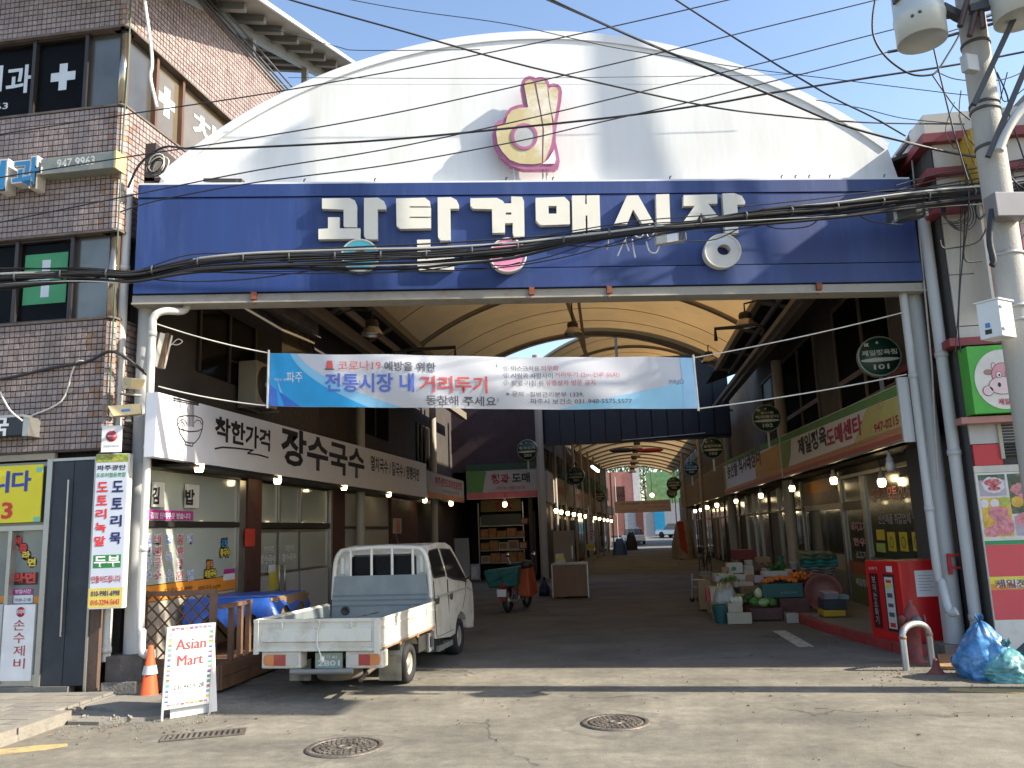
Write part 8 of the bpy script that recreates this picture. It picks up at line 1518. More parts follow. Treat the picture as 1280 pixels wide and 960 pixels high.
# ================================================================== RIGHT SIDE OBJECTS
cor0 = Vector((3.75, 12.2, .10)); F_f = Fr(cor0, (1, .10, 0)); F_l = Fr(cor0+Vector((-.26, .68, 0)), (.26, -.68, 0)); ce = thing('extinguisher_cabinet', 'bright red fire extinguisher cabinet with display slots and taped paper', 'fire cabinet', tuple(cor0))
redc = mat('cabinet_red', (.52, .012, .014), .35, var=.05, coat=.3); HT = 1.10; b0, b1, b2, b3 = cor0, F_f.p(.78, 0), F_f.p(.78, 0)+Vector((-.1, .62, 0)), F_l.p(0, 0)
mb = MB(); mb.box8([b0, b1, b2, b3]+[q+Vector((0, 0, HT)) for q in (b0, b1, b2, b3)]); obj('body', mb, redc, ce, bevel=.012)
mb = MB(); mb.boxf(F_f, .20, .50, .62, .97, .001, .003); obj('paper', mb, whi, ce)
for i in range(6): mb = MB(); mb.boxf(F_f, .24, .44-.03*(i % 2), .90-i*.04, .905-i*.04, .0035, .004); obj('print_line', mb, gry, ce)
LL = .728
mb = MB(); mb.boxf(F_l, .08*1, .26, .16, .92, .001, .006); obj('dark_slot', mb, mat('slot_darkred', (.06, .01, .01), .3), ce); vtext('보이는소화기', F_l, .13, .22, .21, .88, mat('slot_print', (.45, .4, .38), .5), ce, n=.009)
mb = MB(); mb.boxf(F_l, .37, .60, .14, .92, .001, .004); obj('slot_rim', mb, blackf, ce); mb = MB(); mb.boxf(F_l, .40, .57, .18, .88, .0045, .007); obj('instruction_strip', mb, mat('strip_paper', (.55, .55, .52), .5), ce)
for v0, v1, M in ((.80, .84, red), (.73, .79, mat('notice_yellow', (.65, .55, .08))), (.60, .66, gry), (.47, .52, gry), (.34, .40, gry), (.20, .26, red)): mb = MB(); mb.boxf(F_l, .43, .54, v0, v1, .0075, .0085); obj('instruction_print', mb, M, ce)
text('소화기', F_l, .08, .97, .26, 1.01, whi, ce, n=.004); mb = MB(); mb.boxf(F_l, .46, .58, .95, 1.03, .001, .004); obj('label', mb, whi, ce)
hp = onz(1146, 829); hy = thing('fire_hydrant', 'weathered red brown fire hydrant behind a bent pipe guard', 'fire hydrant', tuple(hp)); hm = mat('hydrant_red', (.20, .045, .04), .7, var=.3, vs=8, dirt=(.18, .12, .10), ds=5, bump=.3)
mb = MB(); mb.lathe(hp, (0, 0, 1), [(.13, 0), (.13, .03), (.085, .04), (.08, .42), (.115, .44), (.115, .47), (.10, .48), (.095, .58), (.06, .68), (.025, .71), (.03, .76), (0, .77)], 18); obj('barrel', mb, hm, hy)
for a in ((-1, -.3, 0), (1, -.2, 0), (.1, -1, 0)): v_ = Vector(a).normalized(); mb = MB(); mb.lathe(hp+Vector((0, 0, .52))+v_*.08, v_, [(.055, 0), (.055, .05), (.065, .05), (.065, .075), (0, .08)], 12); obj('outlet_cap', mb, hm if a[2] == 0 and abs(a[0]) > .5 else mat('cap_dark', (.07, .08, .08), .5), hy)
ga, gb = onz(1133, 838), onz(1166, 833); gd = thing('pipe_guard', 'galvanised inverted U pipe guard in front of the hydrant', 'guard rail', tuple(ga)); hgt = .52
mb = MB(); mb.tube([ga, ga+Vector((0, 0, hgt-.12))]+[ga.lerp(gb, (1-math.cos(t))/2)*1+Vector((0, 0, hgt-.12+.12*math.sin(t))) for t in [math.pi*i/10 for i in range(1, 10)]]+[gb+Vector((0, 0, hgt-.12)), gb], .038, 12); obj('pipe', mb, galv, gd)
for q in (ga, gb): mb = MB(); mb.lathe(q+Vector((0, 0, hgt-.16)), (0, 0, 1), [(.038, 0), (.044, .005), (.044, .03), (.038, .035)], 12); obj('rust_ring', mb, rst, gd)
from mathutils import noise as mno
def bag(c, r_, h_, M, label, seed, lean=0.0):
    mb = MB(); nu, nv = 54, 34; vs = []
    for i in range(nv+1):
        t = i/nv; z = h_*t; rr = r_*(math.sin(math.pi*min(1, .18+.82*t)**.9)**.55 if t < 1 else .05)*(1-.25*t)
        for j in range(nu):
            a = 2*math.pi*j/nu; d = Vector((math.cos(a)*1.2, math.sin(a)*1.2, t*1.6))+Vector((seed*3.1, 0, 0)); rg_ = 1-abs(mno.noise(d*2.1))*2.2; rg2 = 1-abs(mno.noise(d*5.3+Vector((9, 0, 0))))*2.2
            k_ = 1+.14*mno.noise(d*1.1)*2+.10*(rg_-.6)+.06*(rg2-.6); vs.append((c[0]+math.cos(a)*rr*k_+lean*t, c[1]+math.sin(a)*rr*k_, c[2]+z*(1+.05*mno.noise(d*3))))
    mb.add(vs, [(i*nu+j, i*nu+(j+1) % nu, (i+1)*nu+(j+1) % nu, (i+1)*nu+j) for i in range(nv) for j in range(nu)], 0, True); mb.add(vs[:nu], [tuple(reversed(range(nu)))]); mb.add(vs[-nu:], [tuple(range(nu))])
    for k in range(7): a = k*.9+seed; p = Vector((c[0]+lean, c[1], c[2]+h_*.97)); mb.add([p, p+Vector((math.cos(a)*.03, math.sin(a)*.03, .09+.02*(k % 3))), p+Vector((math.cos(a+.7)*.05, math.sin(a+.7)*.05, .07))], [(0, 1, 2), (2, 1, 0)])
    return tag(obj('trash_bag', mb, M), label, 'trash bag', 'trash bags by the utility pole')
bagb = mat('blue_plastic_film', (.06, .22, .48), .22, var=.5, vs=7, bump=.6, bs=14, dirt=(.35, .48, .52), ds=3.5, da=.8, coat=.5); bagt = mat('teal_plastic_film', (.10, .34, .36), .22, var=.4, vs=7, bump=.6, bs=14, dirt=(.50, .58, .52), ds=3.5, da=.8, coat=.5)
bb = onz(1252, 850); bag((bb.x-.08, bb.y+.18, 0), .32, .60, bagb, 'blue see through trash bag, upper back one at the right edge', 1); bag((bb.x+.06, bb.y-.02, 0), .28, .34, bagt, 'teal see through trash bag slumped in front of the blue one', 4, .03); bag((bb.x+.42, bb.y+.12, 0), .25, .40, mat('dark_bag_film', (.05, .06, .07), .3, var=.5, bump=.6, bs=14), 'dark trash bag at the very right edge', 7)
pp_ = [onz(1172, 822), onz(1222, 818), onz(1226, 838), onz(1176, 838)]; mb = MB(); mb.prism(Fr((0, 0, .01), (1, 0, 0), (0, 1, 0)), [(q.x, q.y) for q in reversed(pp_)], 0, .035); tag(obj('rusty_plate', mb, mat('rusty_plate', (.36, .20, .09), .8, var=.3, vs=6, dirt=(.14, .06, .03), ds=5, bump=.3)), 'flat rusty orange plate on the ground between hydrant and trash bags', 'metal plate')
q = onz(1171, 842); mb = MB(); mb.lathe(q, (0, 0, 1), [(.10, 0), (.05, .06), (.02, .16), (0, .17)], 10); tag(obj('red_marker', mb, hm), 'small red brown marker stub beside the pipe guard', 'marker')

# ================================================================== GOODS BEFORE THE VEGETABLE SHOP
def pg(X, Y): return 860+X/6.4, 670+Y/6.4
def item(nm, label, cat, X0, X1, Yt, Yb, y, d, M, lid=None, open_=False, wall=.02, z0=None, grp=None):
    a = ony(*pg(X0, Yb), y); b = ony(*pg(X1, Yb), y); c = ony(*pg(X0, Yt), y); zb_ = a.z if z0 is None else z0
    t = thing(nm, label, cat, (a.x, y, zb_), grp); f = Fr((a.x, y, zb_), (1, random.uniform(-.05, .05), 0)); W_, H_ = b.x-a.x, max(.05, c.z-zb_)
    if open_:
        for bx_ in ((0, W_, 0, H_, -wall, 0), (0, W_, 0, H_, -d, -d+wall), (0, wall, 0, H_, -d+wall, -wall), (W_-wall, W_, 0, H_, -d+wall, -wall)): q = MB(); q.boxf(f, *bx_); obj('side', q, M, t)
        q = MB(); q.boxf(f, wall, W_-wall, 0, wall, -d+wall, -wall); obj('bottom', q, M, t)
    else:
        q = MB(); q.boxf(f, 0, W_, 0, H_, -d, 0); obj('body', q, M, t, bevel=.006)
    if lid:
        q = MB(); q.boxf(f, -.01, W_+.01, H_+.002, H_+.025, -d-.01, .01); obj('lid', q, lid, t)
    return t, f, W_, H_
kraft = mat('kraft_board', (.32, .22, .13), .8, var=.12, vs=8); cream_c = mat('cream_carton', (.48, .42, .32), .75, var=.08); whitec = mat('white_carton', (.52, .52, .50), .7, var=.08); teal = mat('teal_crate', (.02, .10, .10), .5, var=.1); brw = mat('brown_crate', (.10, .04, .035), .6, var=.2, vs=6)
t, f, W_, H_ = item('fruit_crate', 'dark teal crate heaped with tangerines on top of the brown box', 'crate', 600, 925, 385, 495, 16.6, .5, teal, open_=True)
text('농협청과물', f, W_*.45, H_*.25, W_*.85, H_*.42, mat('crate_print', (.25, .3, .3), .6), t)
ornge = mat('tangerine_skin', (.60, .16, .02), .45, var=.2, vs=20, bump=.2); og_m = MB().sphere((0, 0, 0), .042, 10, 7, (1, 1, .88)).mesh('tangerine', ornge); rnd = random.Random(3)
for k in range(70):
    u = rnd.uniform(.06, W_-.06); n_ = -rnd.uniform(.06, .44); h_ = .02+.09*(1-abs(2*u/W_-1)); p = f.p(u, H_-.02+h_+rnd.uniform(0, .02), n_); o = bpy.data.objects.new('tangerine', og_m); COL.objects.link(o); o.location = p; o.rotation_euler = (rnd.random()*3, rnd.random()*3, 0); tag(o, 'tangerine heaped in the dark teal crate', 'tangerine', 'tangerines in the teal crate')
item('storage_box', 'dark reddish brown box under the tangerine crate', 'box', 745, 985, 500, 660, 16.55, .6, brw, z0=.02)
item('storage_box', 'low reddish brown box with cabbages lying on it', 'box', 505, 765, 580, 690, 16.2, .7, brw, z0=.02)
cab = mat('cabbage_green', (.05, .20, .03), .5, var=.5, vs=12, bump=.4, bs=20, dirt=(.25, .40, .15), ds=10, da=.7); 
def cabbage(X, Y, y, r_, M, label, nm='cabbage', sq=(1, 1, .85)):
    c = ony(*pg(X, Y), y); rnd = random.Random(int(X)); t = thing(nm, label, nm, tuple(c)); q = MB(); q.sphere(c, r_*.86, 14, 9, sq); obj('heart', q, M, t)
    for k in range(9):
        a = rnd.uniform(0, 6.28); e = rnd.uniform(-.3, 1.2); d_ = Vector((math.cos(a)*math.cos(e), math.sin(a)*math.cos(e), math.sin(e))); u_ = d_.orthogonal().normalized(); w_ = d_.cross(u_); q = MB()
        q.add([c+Vector((v.x*sq[0], v.y*sq[1], v.z*sq[2])) for v in [(d_+u_*i*.38+w_*j*.38).normalized()*r_*(1+.05*abs(i*j)+rnd.uniform(0, .04)) for j in (-1, 0, 1) for i in (-1, 0, 1)]], [(0, 1, 4, 3), (1, 2, 5, 4), (3, 4, 7, 6), (4, 5, 8, 7)], 0, True); obj('leaf', q, M, t)
cabbage(525, 528, 16.3, .105, cab, 'green cabbage on the low brown box, leftmost'); cabbage(605, 532, 16.25, .115, mat('cabbage_pale', (.20, .34, .12), .5, var=.4, vs=10, bump=.4, dirt=(.4, .5, .3), ds=10), 'paler green cabbage on the low brown box, middle one'); cabbage(672, 530, 16.35, .105, cab, 'green cabbage on the low brown box, rightmost'); cabbage(560, 465, 16.7, .105, mat('napa_pale', (.55, .58, .32), .5, var=.15, bump=.3), 'pale napa cabbage standing behind the green ones', 'napa_cabbage', (.85, .85, 1.2))
item('carton', 'cream carton with an open top of white vegetables, second from the front', 'carton', 325, 440, 540, 615, 15.9, .35, cream_c, open_=True); item('carton', 'flattened cream carton leaning in front of the pile', 'carton', 322, 515, 618, 695, 15.75, .12, cream_c, z0=.01)
for k, X in enumerate((365, 395, 420)): c = ony(*pg(X, 520), 16.05); mb = MB(); mb.lathe(c-Vector((0, 0, .05)), (random.uniform(-.3, .3), 0, 1), [(0, -.02), (.045, .0), (.05, .06), (.035, .12), (0, .14)], 10); tag(obj('radish', mb, mat('radish_white', (.60, .60, .50), .4)), 'white radish standing in the cream carton, %s' % ('left', 'middle', 'right')[k], 'radish', 'radishes in the carton')
c = ony(*pg(275, 665), 16.1); mb = MB(); mb.lathe((c.x, c.y, .0), (0, 0, 1), [(.12, 0), (.17, .32), (.18, .32), (.18, .30), (.125, .0)], 20); tag(obj('tub', mb, teal), 'dark teal round tub left of the cream cartons', 'tub')
BX = [('kraft brown carton at the left end of the goods pile, standing upright', 95, 200, 365, 590, 18.3, .4, kraft), ('white carton with blue print, widest of the white ones', 222, 370, 305, 372, 18.2, .4, whitec), ('white carton with a leafy mark on top of the pile', 315, 442, 218, 298, 18.6, .35, whitec), ('small white carton right of the blue printed one', 380, 470, 312, 370, 18.1, .3, whitec), ('small kraft carton beside the small white one', 470, 540, 318, 368, 18.0, .3, kraft), ('flat cream carton above the navy box', 375, 530, 375, 412, 17.6, .35, cream_c), ('navy box under the flat cream carton', 385, 530, 414, 450, 17.5, .35, mat('navy_box', (.02, .03, .07), .6)), ('amber printed carton behind the napa cabbage', 425, 530, 452, 500, 17.3, .3, mat('amber_box', (.45, .24, .04), .7)), ('narrow white and kraft carton in the plastic wrap', 185, 255, 410, 530, 16.9, .35, cream_c), ('red carton at the back against the wall', 372, 550, 112, 192, 21.5, .5, mat('dark_red_box', (.18, .025, .03), .6)), ('kraft carton with orange strap on the rear stack', 550, 662, 172, 216, 20.0, .4, kraft), ('white foam tray stack behind the tangerines', 600, 800, 290, 328, 18.0, .4, whitec), ('white foam box under the green bag', 615, 760, 265, 292, 19.0, .4, whitec), ('grey small metal scale box on the ground before the brown box', 793, 892, 618, 700, 15.75, .25, alu), ('lilac grey white carton left of the tangerine crate', 538, 610, 320, 375, 17.6, .3, mat('lilac_box', (.38, .36, .42), .7)), ('wide kraft carton in the middle of the pile', 250, 380, 376, 470, 17.8, .4, kraft), ('brown carton behind the tangerine crate', 430, 600, 412, 500, 17.0, .4, mat('dim_carton', (.16, .10, .06), .8)), ('dark carton low behind the cabbages', 380, 600, 500, 600, 16.9, .4, mat('dim_carton2', (.07, .05, .04), .8))]
for lab, a, b, c, d, y, dp, M in BX:
    t, f, W_, H_ = item('carton', lab, 'carton', a, b, c, d, y, dp, M, grp='cartons piled before the vegetable shop')
    if 'blue print' in lab: text('꿀사과 10kg', f, W_*.2, H_*.15, W_*.8, H_*.4, mat('banner_royal', (.09, .15, .55)), t)
    if 'leafy' in lab: q = MB(); q.prism(f, [(W_*.25, H_*.3), (W_*.4, H_*.2), (W_*.6, H_*.35), (W_*.55, H_*.6), (W_*.35, H_*.65)], .001, .004); obj('leaf_print', q, mat('print_green', (.02, .22, .06)), t)
EX = [('tall white sack leaning among the rear cartons', 455, 530, 240, 330, 18.9, .3, whitec), ('small tan carton tipped on the upper left of the pile', 275, 330, 250, 300, 18.5, .25, kraft), ('white lidded tub beside the red carton at the back', 468, 520, 195, 235, 20.4, .3, whitec), ('small brown carton on the far left tray', 120, 200, 320, 362, 19.2, .3, kraft), ('grey crate on the far left of the pile behind the hand cart', 95, 190, 290, 322, 19.6, .4, mat('dim_grey_crate', (.18, .18, .17), .7)), ('pale carton flap standing open above the pile', 455, 515, 270, 318, 18.3, .03, cream_c), ('red printed bag left of the plastic wrap', 150, 188, 430, 520, 17.0, .2, mat('poster_red', (.5, .03, .03))), ('tan carton under the plastic wrap', 190, 260, 535, 620, 16.6, .3, kraft), ('yellow green vegetable box behind the cream carton', 400, 470, 470, 530, 16.8, .3, mat('veg_box', (.30, .32, .10), .7, var=.4, vs=9)), ('dark bottle crate behind the bucket', 790, 880, 330, 372, 17.3, .3, mat('dim_carton', (.16, .10, .06))), ('white tray of greens left of the net bag', 800, 840, 268, 325, 17.9, .3, whitec), ('long kraft carton low in the middle', 262, 400, 470, 540, 17.2, .4, kraft), ('brown carton at the foot of the leaning basin', 700, 760, 500, 580, 16.75, .3, mat('dim_carton', (.16, .10, .06)))]
for lab, a, b, c, d, y, dp, M in EX:
    t, f, W_, H_ = item('carton', lab, 'carton', a, b, c, d, y, dp, M, grp='cartons piled before the vegetable shop'); t.rotation_euler.z = random.uniform(-.2, .2)
for k, (X, Y, y, c_) in enumerate(((500, 452, 17.1, (.06, .20, .03)), (470, 508, 16.5, (.04, .14, .03)), (330, 365, 17.9, (.10, .22, .04)), (690, 262, 18.6, (.03, .16, .05)))):
    c = ony(*pg(X, Y), y); q = MB(); rnd = random.Random(k)
    for i in range(60): d = Vector((rnd.gauss(0, .08), rnd.gauss(0, .06), abs(rnd.gauss(0, .05)))); a = Vector((rnd.gauss(0, 1), rnd.gauss(0, 1), rnd.gauss(0, 1))).normalized()*.05; b = a.orthogonal().normalized()*.022; q.add([c+d-a, c+d-b, c+d+a, c+d+b], [(0, 1, 2, 3)])
    tag(obj('leafy_greens', q, mat('greens_%d' % k, c_, .6, var=.5, vs=20), kind='thing'), ('bunch of leafy greens beside the napa cabbage', 'bunch of dark greens behind the left cabbage', 'bunch of pale greens on the white cartons', 'bunch of greens beside the green bag')[k], 'greens')
# support trestle so rear goods do not float
tt = thing('display_trestle', 'low dark trestle tables carrying the goods against the right row', 'trestle', (3.0, 18.5, .1))
for (x0, x1, y0, y1, z) in ((2.35, 3.6, 17.75, 19.3, .47), (2.9, 3.85, 19.4, 22.0, .75)):
    mb = MB(); mb.box(x0, x1, y0, y1, z-.04, z); obj('top', mb, brw, tt)
    for x in (x0+.05, x1-.05):
        for y in (y0+.05, y1-.05): mb = MB(); mb.box(x-.03, x+.03, y-.03, y+.03, 0, z-.04); obj('leg', mb, brw, tt)
    mb = MB(); mb.box(x0+.02, x1-.02, y0+.1, y1-.1, 0, z-.05); obj('skirt', mb, mat('dim_carton2', (.07, .05, .04)), tt)
c = ony(*pg(305, 440), 16.7); tarp_heap(c.x, 16.95, .55, .4, .62, mat('grey_plastic_wrap', (.32, .34, .28), .25, var=.3, vs=5, bump=.7, bs=10, coat=.5), 'crumpled grey green plastic wrap over cartons left of the cream cartons', 'plastic_wrap', 'plastic wrap', 9)
c = ony(*pg(735, 275), 18.8); q = MB(); q.lathe(c-Vector((0, 0, .02)), (.12, 0, 1), [(.22, 0), (.20, .06), (.10, .14), (.05, .24), (.07, .32), (0, .33)], 14); q.v = [(x*1+.015*math.sin(z*40+x*30), y, z) for x, y, z in q.v]; tag(obj('green_bag', q, mat('green_mesh_bag', (.02, .13, .07), .6, var=.4, vs=12, bump=.5)), 'dark green knotted bag on the white foam box', 'bag')
c = ony(*pg(850, 268), 17.6); q = MB(); q.lathe(c, (0, 0, 1), [(0, 0), (.065, 0), (.08, .14), (.085, .14), (.085, .15), (0, .15)], 18); tag(obj('bucket', q, whitec), 'small white bucket behind the orange net bag', 'bucket')
c = ony(*pg(885, 322), 17.1); q = MB(); rnd = random.Random(8); [q.sphere(c+Vector((rnd.gauss(0, .10), rnd.gauss(0, .05), rnd.uniform(-.06, .07))), .036, 8, 6) for _ in range(46)]; tag(obj('net_bag', q, ornge), 'orange net bag of fruit between the tangerine crate and blankets', 'net bag')['kind'] = 'thing'
# folded blankets
BL = [('olive blanket folded on top of the stack', 905, 1150, 122, 190, (.15, .17, .10)), ('dark green blanket second in the stack', 945, 1195, 150, 200, (.03, .11, .07)), ('teal blanket in the middle of the stack', 935, 1200, 190, 255, (.03, .20, .18)), ('grey brown blanket under the teal one', 905, 1185, 245, 300, (.20, .17, .15)), ('taupe blanket near the bottom of the stack', 930, 1175, 290, 345, (.24, .19, .18)), ('hot pink cloth at the bottom of the stack', 870, 1165, 330, 405, (.40, .03, .13))]
for i, (lab, a, b, c, d, col_) in enumerate(BL):
    y = 17.6; p0 = ony(*pg(a, d), y); p1 = ony(*pg(b, c), y); W_, H_ = p1.x-p0.x, p1.z-p0.z; q = MB(); n_ = 20; rnd = random.Random(i*7+1); t = thing('folded_blanket', lab, 'blanket', (p0.x, y, p0.z), 'blankets stacked beside the round column')
    for L_ in range(2):
        z0 = p0.z+L_*H_*.5; q = MB(); vs = []
        for k in range(n_+1):
            x = p0.x+W_*k/n_; 
            for j in range(8): an = math.pi*2*j/8; vs.append((x+rnd.uniform(-.006, .006), y+.25-.25*math.cos(an)*.96+.02*math.sin(k*.8+i), z0+H_*.25+math.sin(an)*H_*.36*(1+.18*math.sin(k*.9+i*2+L_))+.012*math.sin(k*.6+i)))
        q.add(vs, [(k*8+j, k*8+(j+1) % 8, (k+1)*8+(j+1) % 8, (k+1)*8+j) for k in range(n_) for j in range(8)], 0, True); q.add(vs[:8], [tuple(range(8))]); q.add(vs[-8:], [tuple(reversed(range(8)))]); obj('fold', q, mat('blanket_%d' % i, col_, .9, var=.25, vs=6, bump=.4), t)
item('storage_box', 'large dark bin hidden under the blanket stack', 'box', 900, 1160, 400, 620, 17.55, .6, mat('dim_carton2', (.07, .05, .04)), z0=.1)
a = onz(*pg(1075, 650)); c = Vector((a.x+.05, a.y-.05, .46)); ax = Vector((-.35, -1, .28)).normalized(); q = MB(); q.lathe(c, ax, [(0, -.10), (.28, -.10), (.335, .0), (.35, .0), (.35, .02), (.33, .025), (.27, -.06), (0, -.06)], 36); tag(obj('round_basin', q, mat('basin_brown', (.17, .055, .04), .45, var=.12)), 'large round reddish brown plastic basin leaning on its side', 'basin')
item('plastic_crate', 'yellow plastic crate at the bottom by the green door', 'crate', 1092, 1270, 595, 680, 15.6, .45, mat('crate_yellow', (.50, .30, .02), .5, var=.1), z0=.12); item('plastic_crate', 'dark navy plastic crate stacked on the yellow crate', 'crate', 1092, 1275, 510, 592, 15.6, .45, mat('crate_navy', (.03, .04, .05), .5, var=.2)); item('storage_box', 'grey box with lilac lid on the navy crate', 'box', 1095, 1205, 462, 508, 15.6, .4, mat('box_smoke', (.22, .20, .22), .4), lid=mat('lid_lilac', (.38, .28, .36), .4)); item('storage_box', 'small teal and white box beside the lilac lidded box', 'box', 1208, 1290, 475, 508, 15.65, .3, mat('box_pale_teal', (.16, .30, .30), .4, var=.3, vs=10))
item('storage_box', 'small grey concrete block beside the leaning basin', 'block', 1003, 1055, 630, 658, 15.7, .2, concrete, z0=.10)
ct = thing('hand_cart', 'thin metal hand cart with wheels at the left end of the goods pile', 'cart', tuple(ony(*pg(60, 500), 19)))
for pts in ([(32, 300), (32, 500)], [(95, 350), (95, 500)], [(32, 350), (140, 350)], [(32, 410), (95, 410)]): mb = MB(); mb.tube([ony(*pg(*p), 19) for p in pts], .016, 6); obj('tube', mb, alu, ct)
for X in (35, 90): c = ony(*pg(X, 508), 19); mb = MB(); mb.lathe(c, (0, 1, 0), [(0, 0), (.06, 0), (.06, .04), (0, .04)], 14); obj('wheel', mb, rub, ct)

# ---- left inner corner: freezer, boxes, bags, motorcycle
a = onz(692, 748); b = onz(735, 748); fzr = thing('chest_freezer', 'brown sided chest freezer with pale edges before the inner alley shops', 'freezer', (a.x, a.y, 0)); mb = MB(); mb.box(a.x, b.x, 22.4, 23.3, .05, .86); obj('body', mb, mat('freezer_brown', (.22, .11, .06), .5, var=.1), fzr)
for x in (a.x-.012, b.x): mb = MB(); mb.box(x, x+.03, 22.36, 22.4, .02, .90); obj('edge_trim', mb, alu, fzr)
mb = MB(); mb.box(a.x-.02, b.x+.02, 22.35, 23.35, .865, .90); obj('lid', mb, mat('lid_pale', (.35, .32, .28), .4), fzr)
q = ony(695, 702, 22.6); 
for k in range(3): mb = MB(); mb.box(q.x, q.x+.25-.02*k, 22.5, 22.8, .902+k*.085, .985+k*.085); tag(obj('small_box', mb, (whitec, mat('notice_yellow2', (.62, .5, .03)), whitec)[k]), '%s small box in the stack on the chest freezer' % ('lowest white', 'middle yellow', 'topmost white')[k], 'box', 'small boxes on the freezer')
q = onz(700, 745); bag((q.x, q.y-.35, 0), .28, .34, mat('clear_bag_onions', (.40, .34, .18), .3, var=.5, vs=14, bump=.5, coat=.4), 'clear bag of onions on the ground before the freezer', 11).name = 'onion_bag'
q = onz(681, 745); bag((q.x, q.y, 0), .17, .42, mat('dark_blue_bag', (.015, .03, .09), .4, var=.3, bump=.5), 'dark blue bag beside the round column and freezer', 13)
cfr = thing('upright_freezer', 'tall grey brown upright cabinet behind the chest freezer', 'cabinet', tuple(ony(691, 720, 26))); p0 = ony(691, 664, 26); p1 = ony(716, 664, 26); mb = MB(); mb.box(p0.x, p1.x, 26, 26.7, 0, p0.z); obj('body', mb, mat('cabinet_taupe', (.22, .18, .15), .5, var=.08), cfr, bevel=.01); mb = MB(); mb.box(p1.x-.06, p1.x-.03, 25.96, 26, .9, 1.3); obj('handle', mb, alu, cfr)

mo = Vector((-2.62, 18.9, 0)); mc = thing('motorcycle', 'delivery motorcycle with red rear fender and orange cover seen from behind', 'motorcycle', tuple(mo)); MM = Matrix.Translation(mo) @ Matrix.Rotation(R(-14), 4, 'Z')
def mp(nm, f_, M, bevel=0): mb = MB(); f_(mb); return obj(nm, tr(mb, MM), M, mc, bevel=bevel)
for y in (0, 1.2):
    w_ = mp('wheel', lambda m: m.lathe((-.045, y, .29), (1, 0, 0), [(.22, 0), (.27, .01), (.29, .045), (.27, .08), (.22, .09)], 24), rub); obj('hub', tr(MB().lathe((-.05, y, .29), (1, 0, 0), [(0, 0), (.06, 0), (.06, .10), (0, .10)], 12), MM), alu, w_)
    for a in range(8): obj('spoke', tr(MB().bar((0, y, .29), (0, y+math.cos(a*.785)*.23, .29+math.sin(a*.785)*.23), .008, .008), MM), alu, w_)
redm = mat('moto_red', (.30, .02, .02), .3, var=.1, coat=.5)
mp('rear_fender', lambda m: m.add([(x, .0-.33*math.cos(R(a)), .29+.33*math.sin(R(a))) for a in range(0, 150, 15) for x in (-.08, .08)], [(2*i, 2*i+1, 2*i+3, 2*i+2) for i in range(9)]), redm); mp('tail_lamp', lambda m: m.box(-.06, .06, -.36, -.30, .58, .66), redm, .01)
mp('licence_plate', lambda m: m.box(-.11, .11, -.38, -.37, .38, .54), whi); mp('frame', lambda m: (m.tube([(0, 0, .29), (0, .5, .35), (0, .8, .55), (0, 1.0, .9)], .03, 8), m.tube([(0, -.1, .65), (0, .55, .62), (0, .95, .78)], .03, 8), m.tube([(-.07, 1.2, .29), (-.07, 1.05, .75), (-.07, .98, .98)], .02, 8), m.tube([(.07, 1.2, .29), (.07, 1.05, .75), (.07, .98, .98)], .02, 8)), dk)
mp('engine', lambda m: m.box(-.12, .12, .40, .72, .22, .45), alu, .02); mp('seat', lambda m: m.box(-.13, .13, .15, .70, .68, .78), blackf, .03); mp('exhaust', lambda m: m.tube([(.12, .5, .25), (.14, .1, .24), (.14, -.3, .30)], .035, 10), galv); mp('leg_shield', lambda m: m.box8([(-.2, .80, .30), (.2, .80, .30), (.2, .84, .30), (-.2, .84, .30), (-.24, .95, .85), (.24, .95, .85), (.24, .99, .85), (-.24, .99, .85)]), mat('shield_cream', (.45, .42, .35), .4), .01)
mp('handlebar', lambda m: m.tube([(-.34, .86, 1.03), (-.12, .96, 1.02), (.12, .96, 1.02), (.34, .86, 1.03)], .016, 8), dk)
for s_ in (-1, 1): mp('mirror', lambda m: (m.tube([(s_*.26, .88, 1.03), (s_*.32, .86, 1.20)], .008, 6), m.lathe((s_*.33, .85, 1.25), (0, 1, 0), [(0, 0), (.06, .0), (.06, .02), (0, .03)], 14)), mat('mirror_silver', (.5, .5, .5), .1, 1.0))
mp('suspension', lambda m: (m.tube([(-.09, 0, .3), (-.09, .1, .66)], .022, 8), m.tube([(.09, 0, .3), (.09, .1, .66)], .022, 8)), redm)
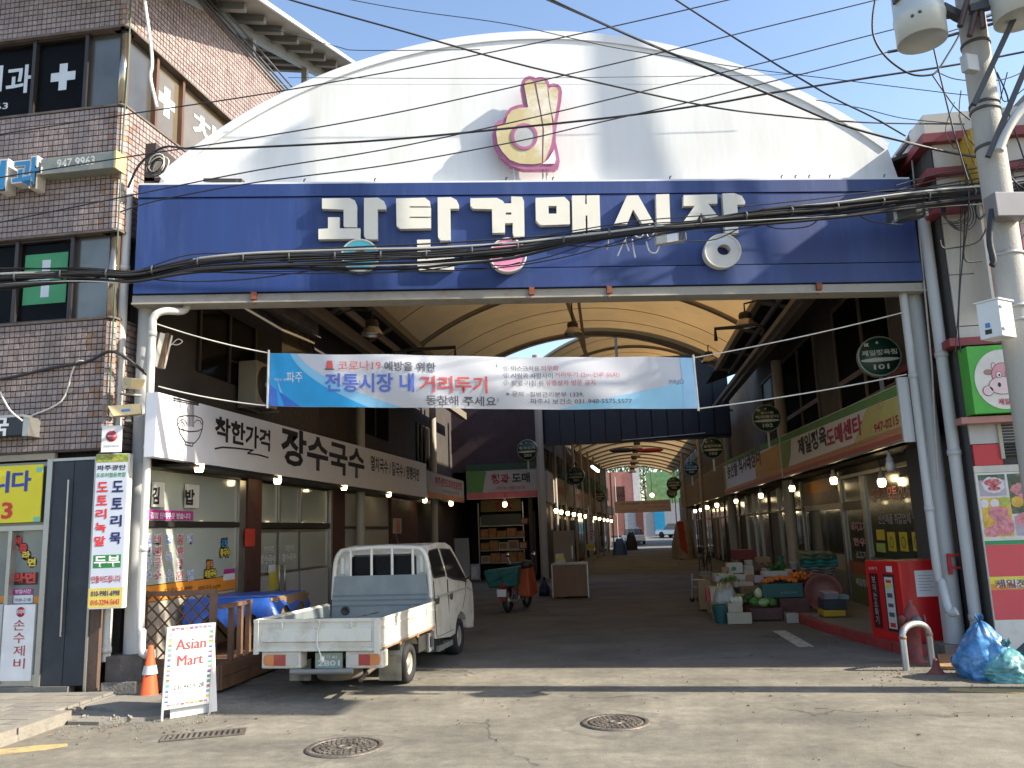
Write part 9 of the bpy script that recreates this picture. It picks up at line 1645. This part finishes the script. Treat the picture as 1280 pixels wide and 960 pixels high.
mp('orange_cover', lambda m: m.box8([(.10, .30, .35), (.42, .30, .30), (.40, .95, .35), (.15, .95, .40), (.12, .35, .92), (.36, .38, .95), (.34, .85, .98), (.16, .85, .95)]), mat('orange_cover', (.34, .06, .015), .6, var=.2, bump=.4), .04); mp('black_helmet', lambda m: m.sphere((.24, .62, 1.02), .15, 14, 9, (1, 1.1, .8)), blackf)
p0, p1 = ony(605, 712, 18.8), ony(650, 734, 18.8); gcr = thing('covered_crate', 'delivery crate under a green tarpaulin tied on the motorcycle', 'crate', (p0.x, 18.8, p1.z)); q = MB(); q.box8([(p0.x+.12, 18.7, p1.z), (p1.x-.05, 18.7, p1.z+.03), (p1.x-.05, 19.3, p1.z+.03), (p0.x+.12, 19.3, p1.z), (p0.x, 18.65, p0.z-.03), (p1.x, 18.65, p0.z+.05), (p1.x, 19.35, p0.z+.05), (p0.x, 19.35, p0.z-.03)]); obj('tarpaulin', q, mat('green_tarp', (.008, .10, .085), .5, var=.3, vs=6, bump=.5, bs=9), gcr, bevel=.03)
q = MB(); q.tube([(p0.x+.3, 18.63, p0.z+.03), (p0.x+.5, 18.66, p1.z)], .006, 5); q.tube([(p0.x+.1, 18.63, p1.z+.1), (p1.x-.1, 18.63, p0.z-.05)], .006, 5); obj('cord', q, blackf, gcr)
# bicycle deep on the right
bc_ = thing('bicycle', 'dark bicycle standing against the right row deep in the arcade', 'bicycle', tuple(onz(862, 716))); g = onz(866, 716); BM = Matrix.Translation((g.x+.15, 30.5, 0)) @ Matrix.Rotation(R(-20), 4, 'Z')
for y in (0, 1.05): mb = MB(); mb.tube([(0, y+.32*math.cos(a*.3142), .33+.32*math.sin(a*.3142)) for a in range(21)], .018, 6); obj('wheel', tr(mb, BM), rub, bc_)
mb = MB(); [mb.tube(p_, .018, 6) for p_ in ([(0, 0, .33), (0, .42, .3), (0, .95, .75), (0, .28, .78), (0, 0, .33)], [(0, .42, .3), (0, .28, .92)], [(0, 1.05, .33), (0, .93, .98)])]; obj('frame', tr(mb, BM), dk, bc_); mb = MB(); mb.box(-.07, .07, .18, .42, .92, .97); obj('saddle', tr(mb, BM), blackf, bc_); mb = MB(); mb.tube([(-.28, .86, 1.02), (0, .95, 1.0), (.28, .86, 1.02)], .014, 6); obj('handlebar', tr(mb, BM), galv, bc_)
flush_texts()
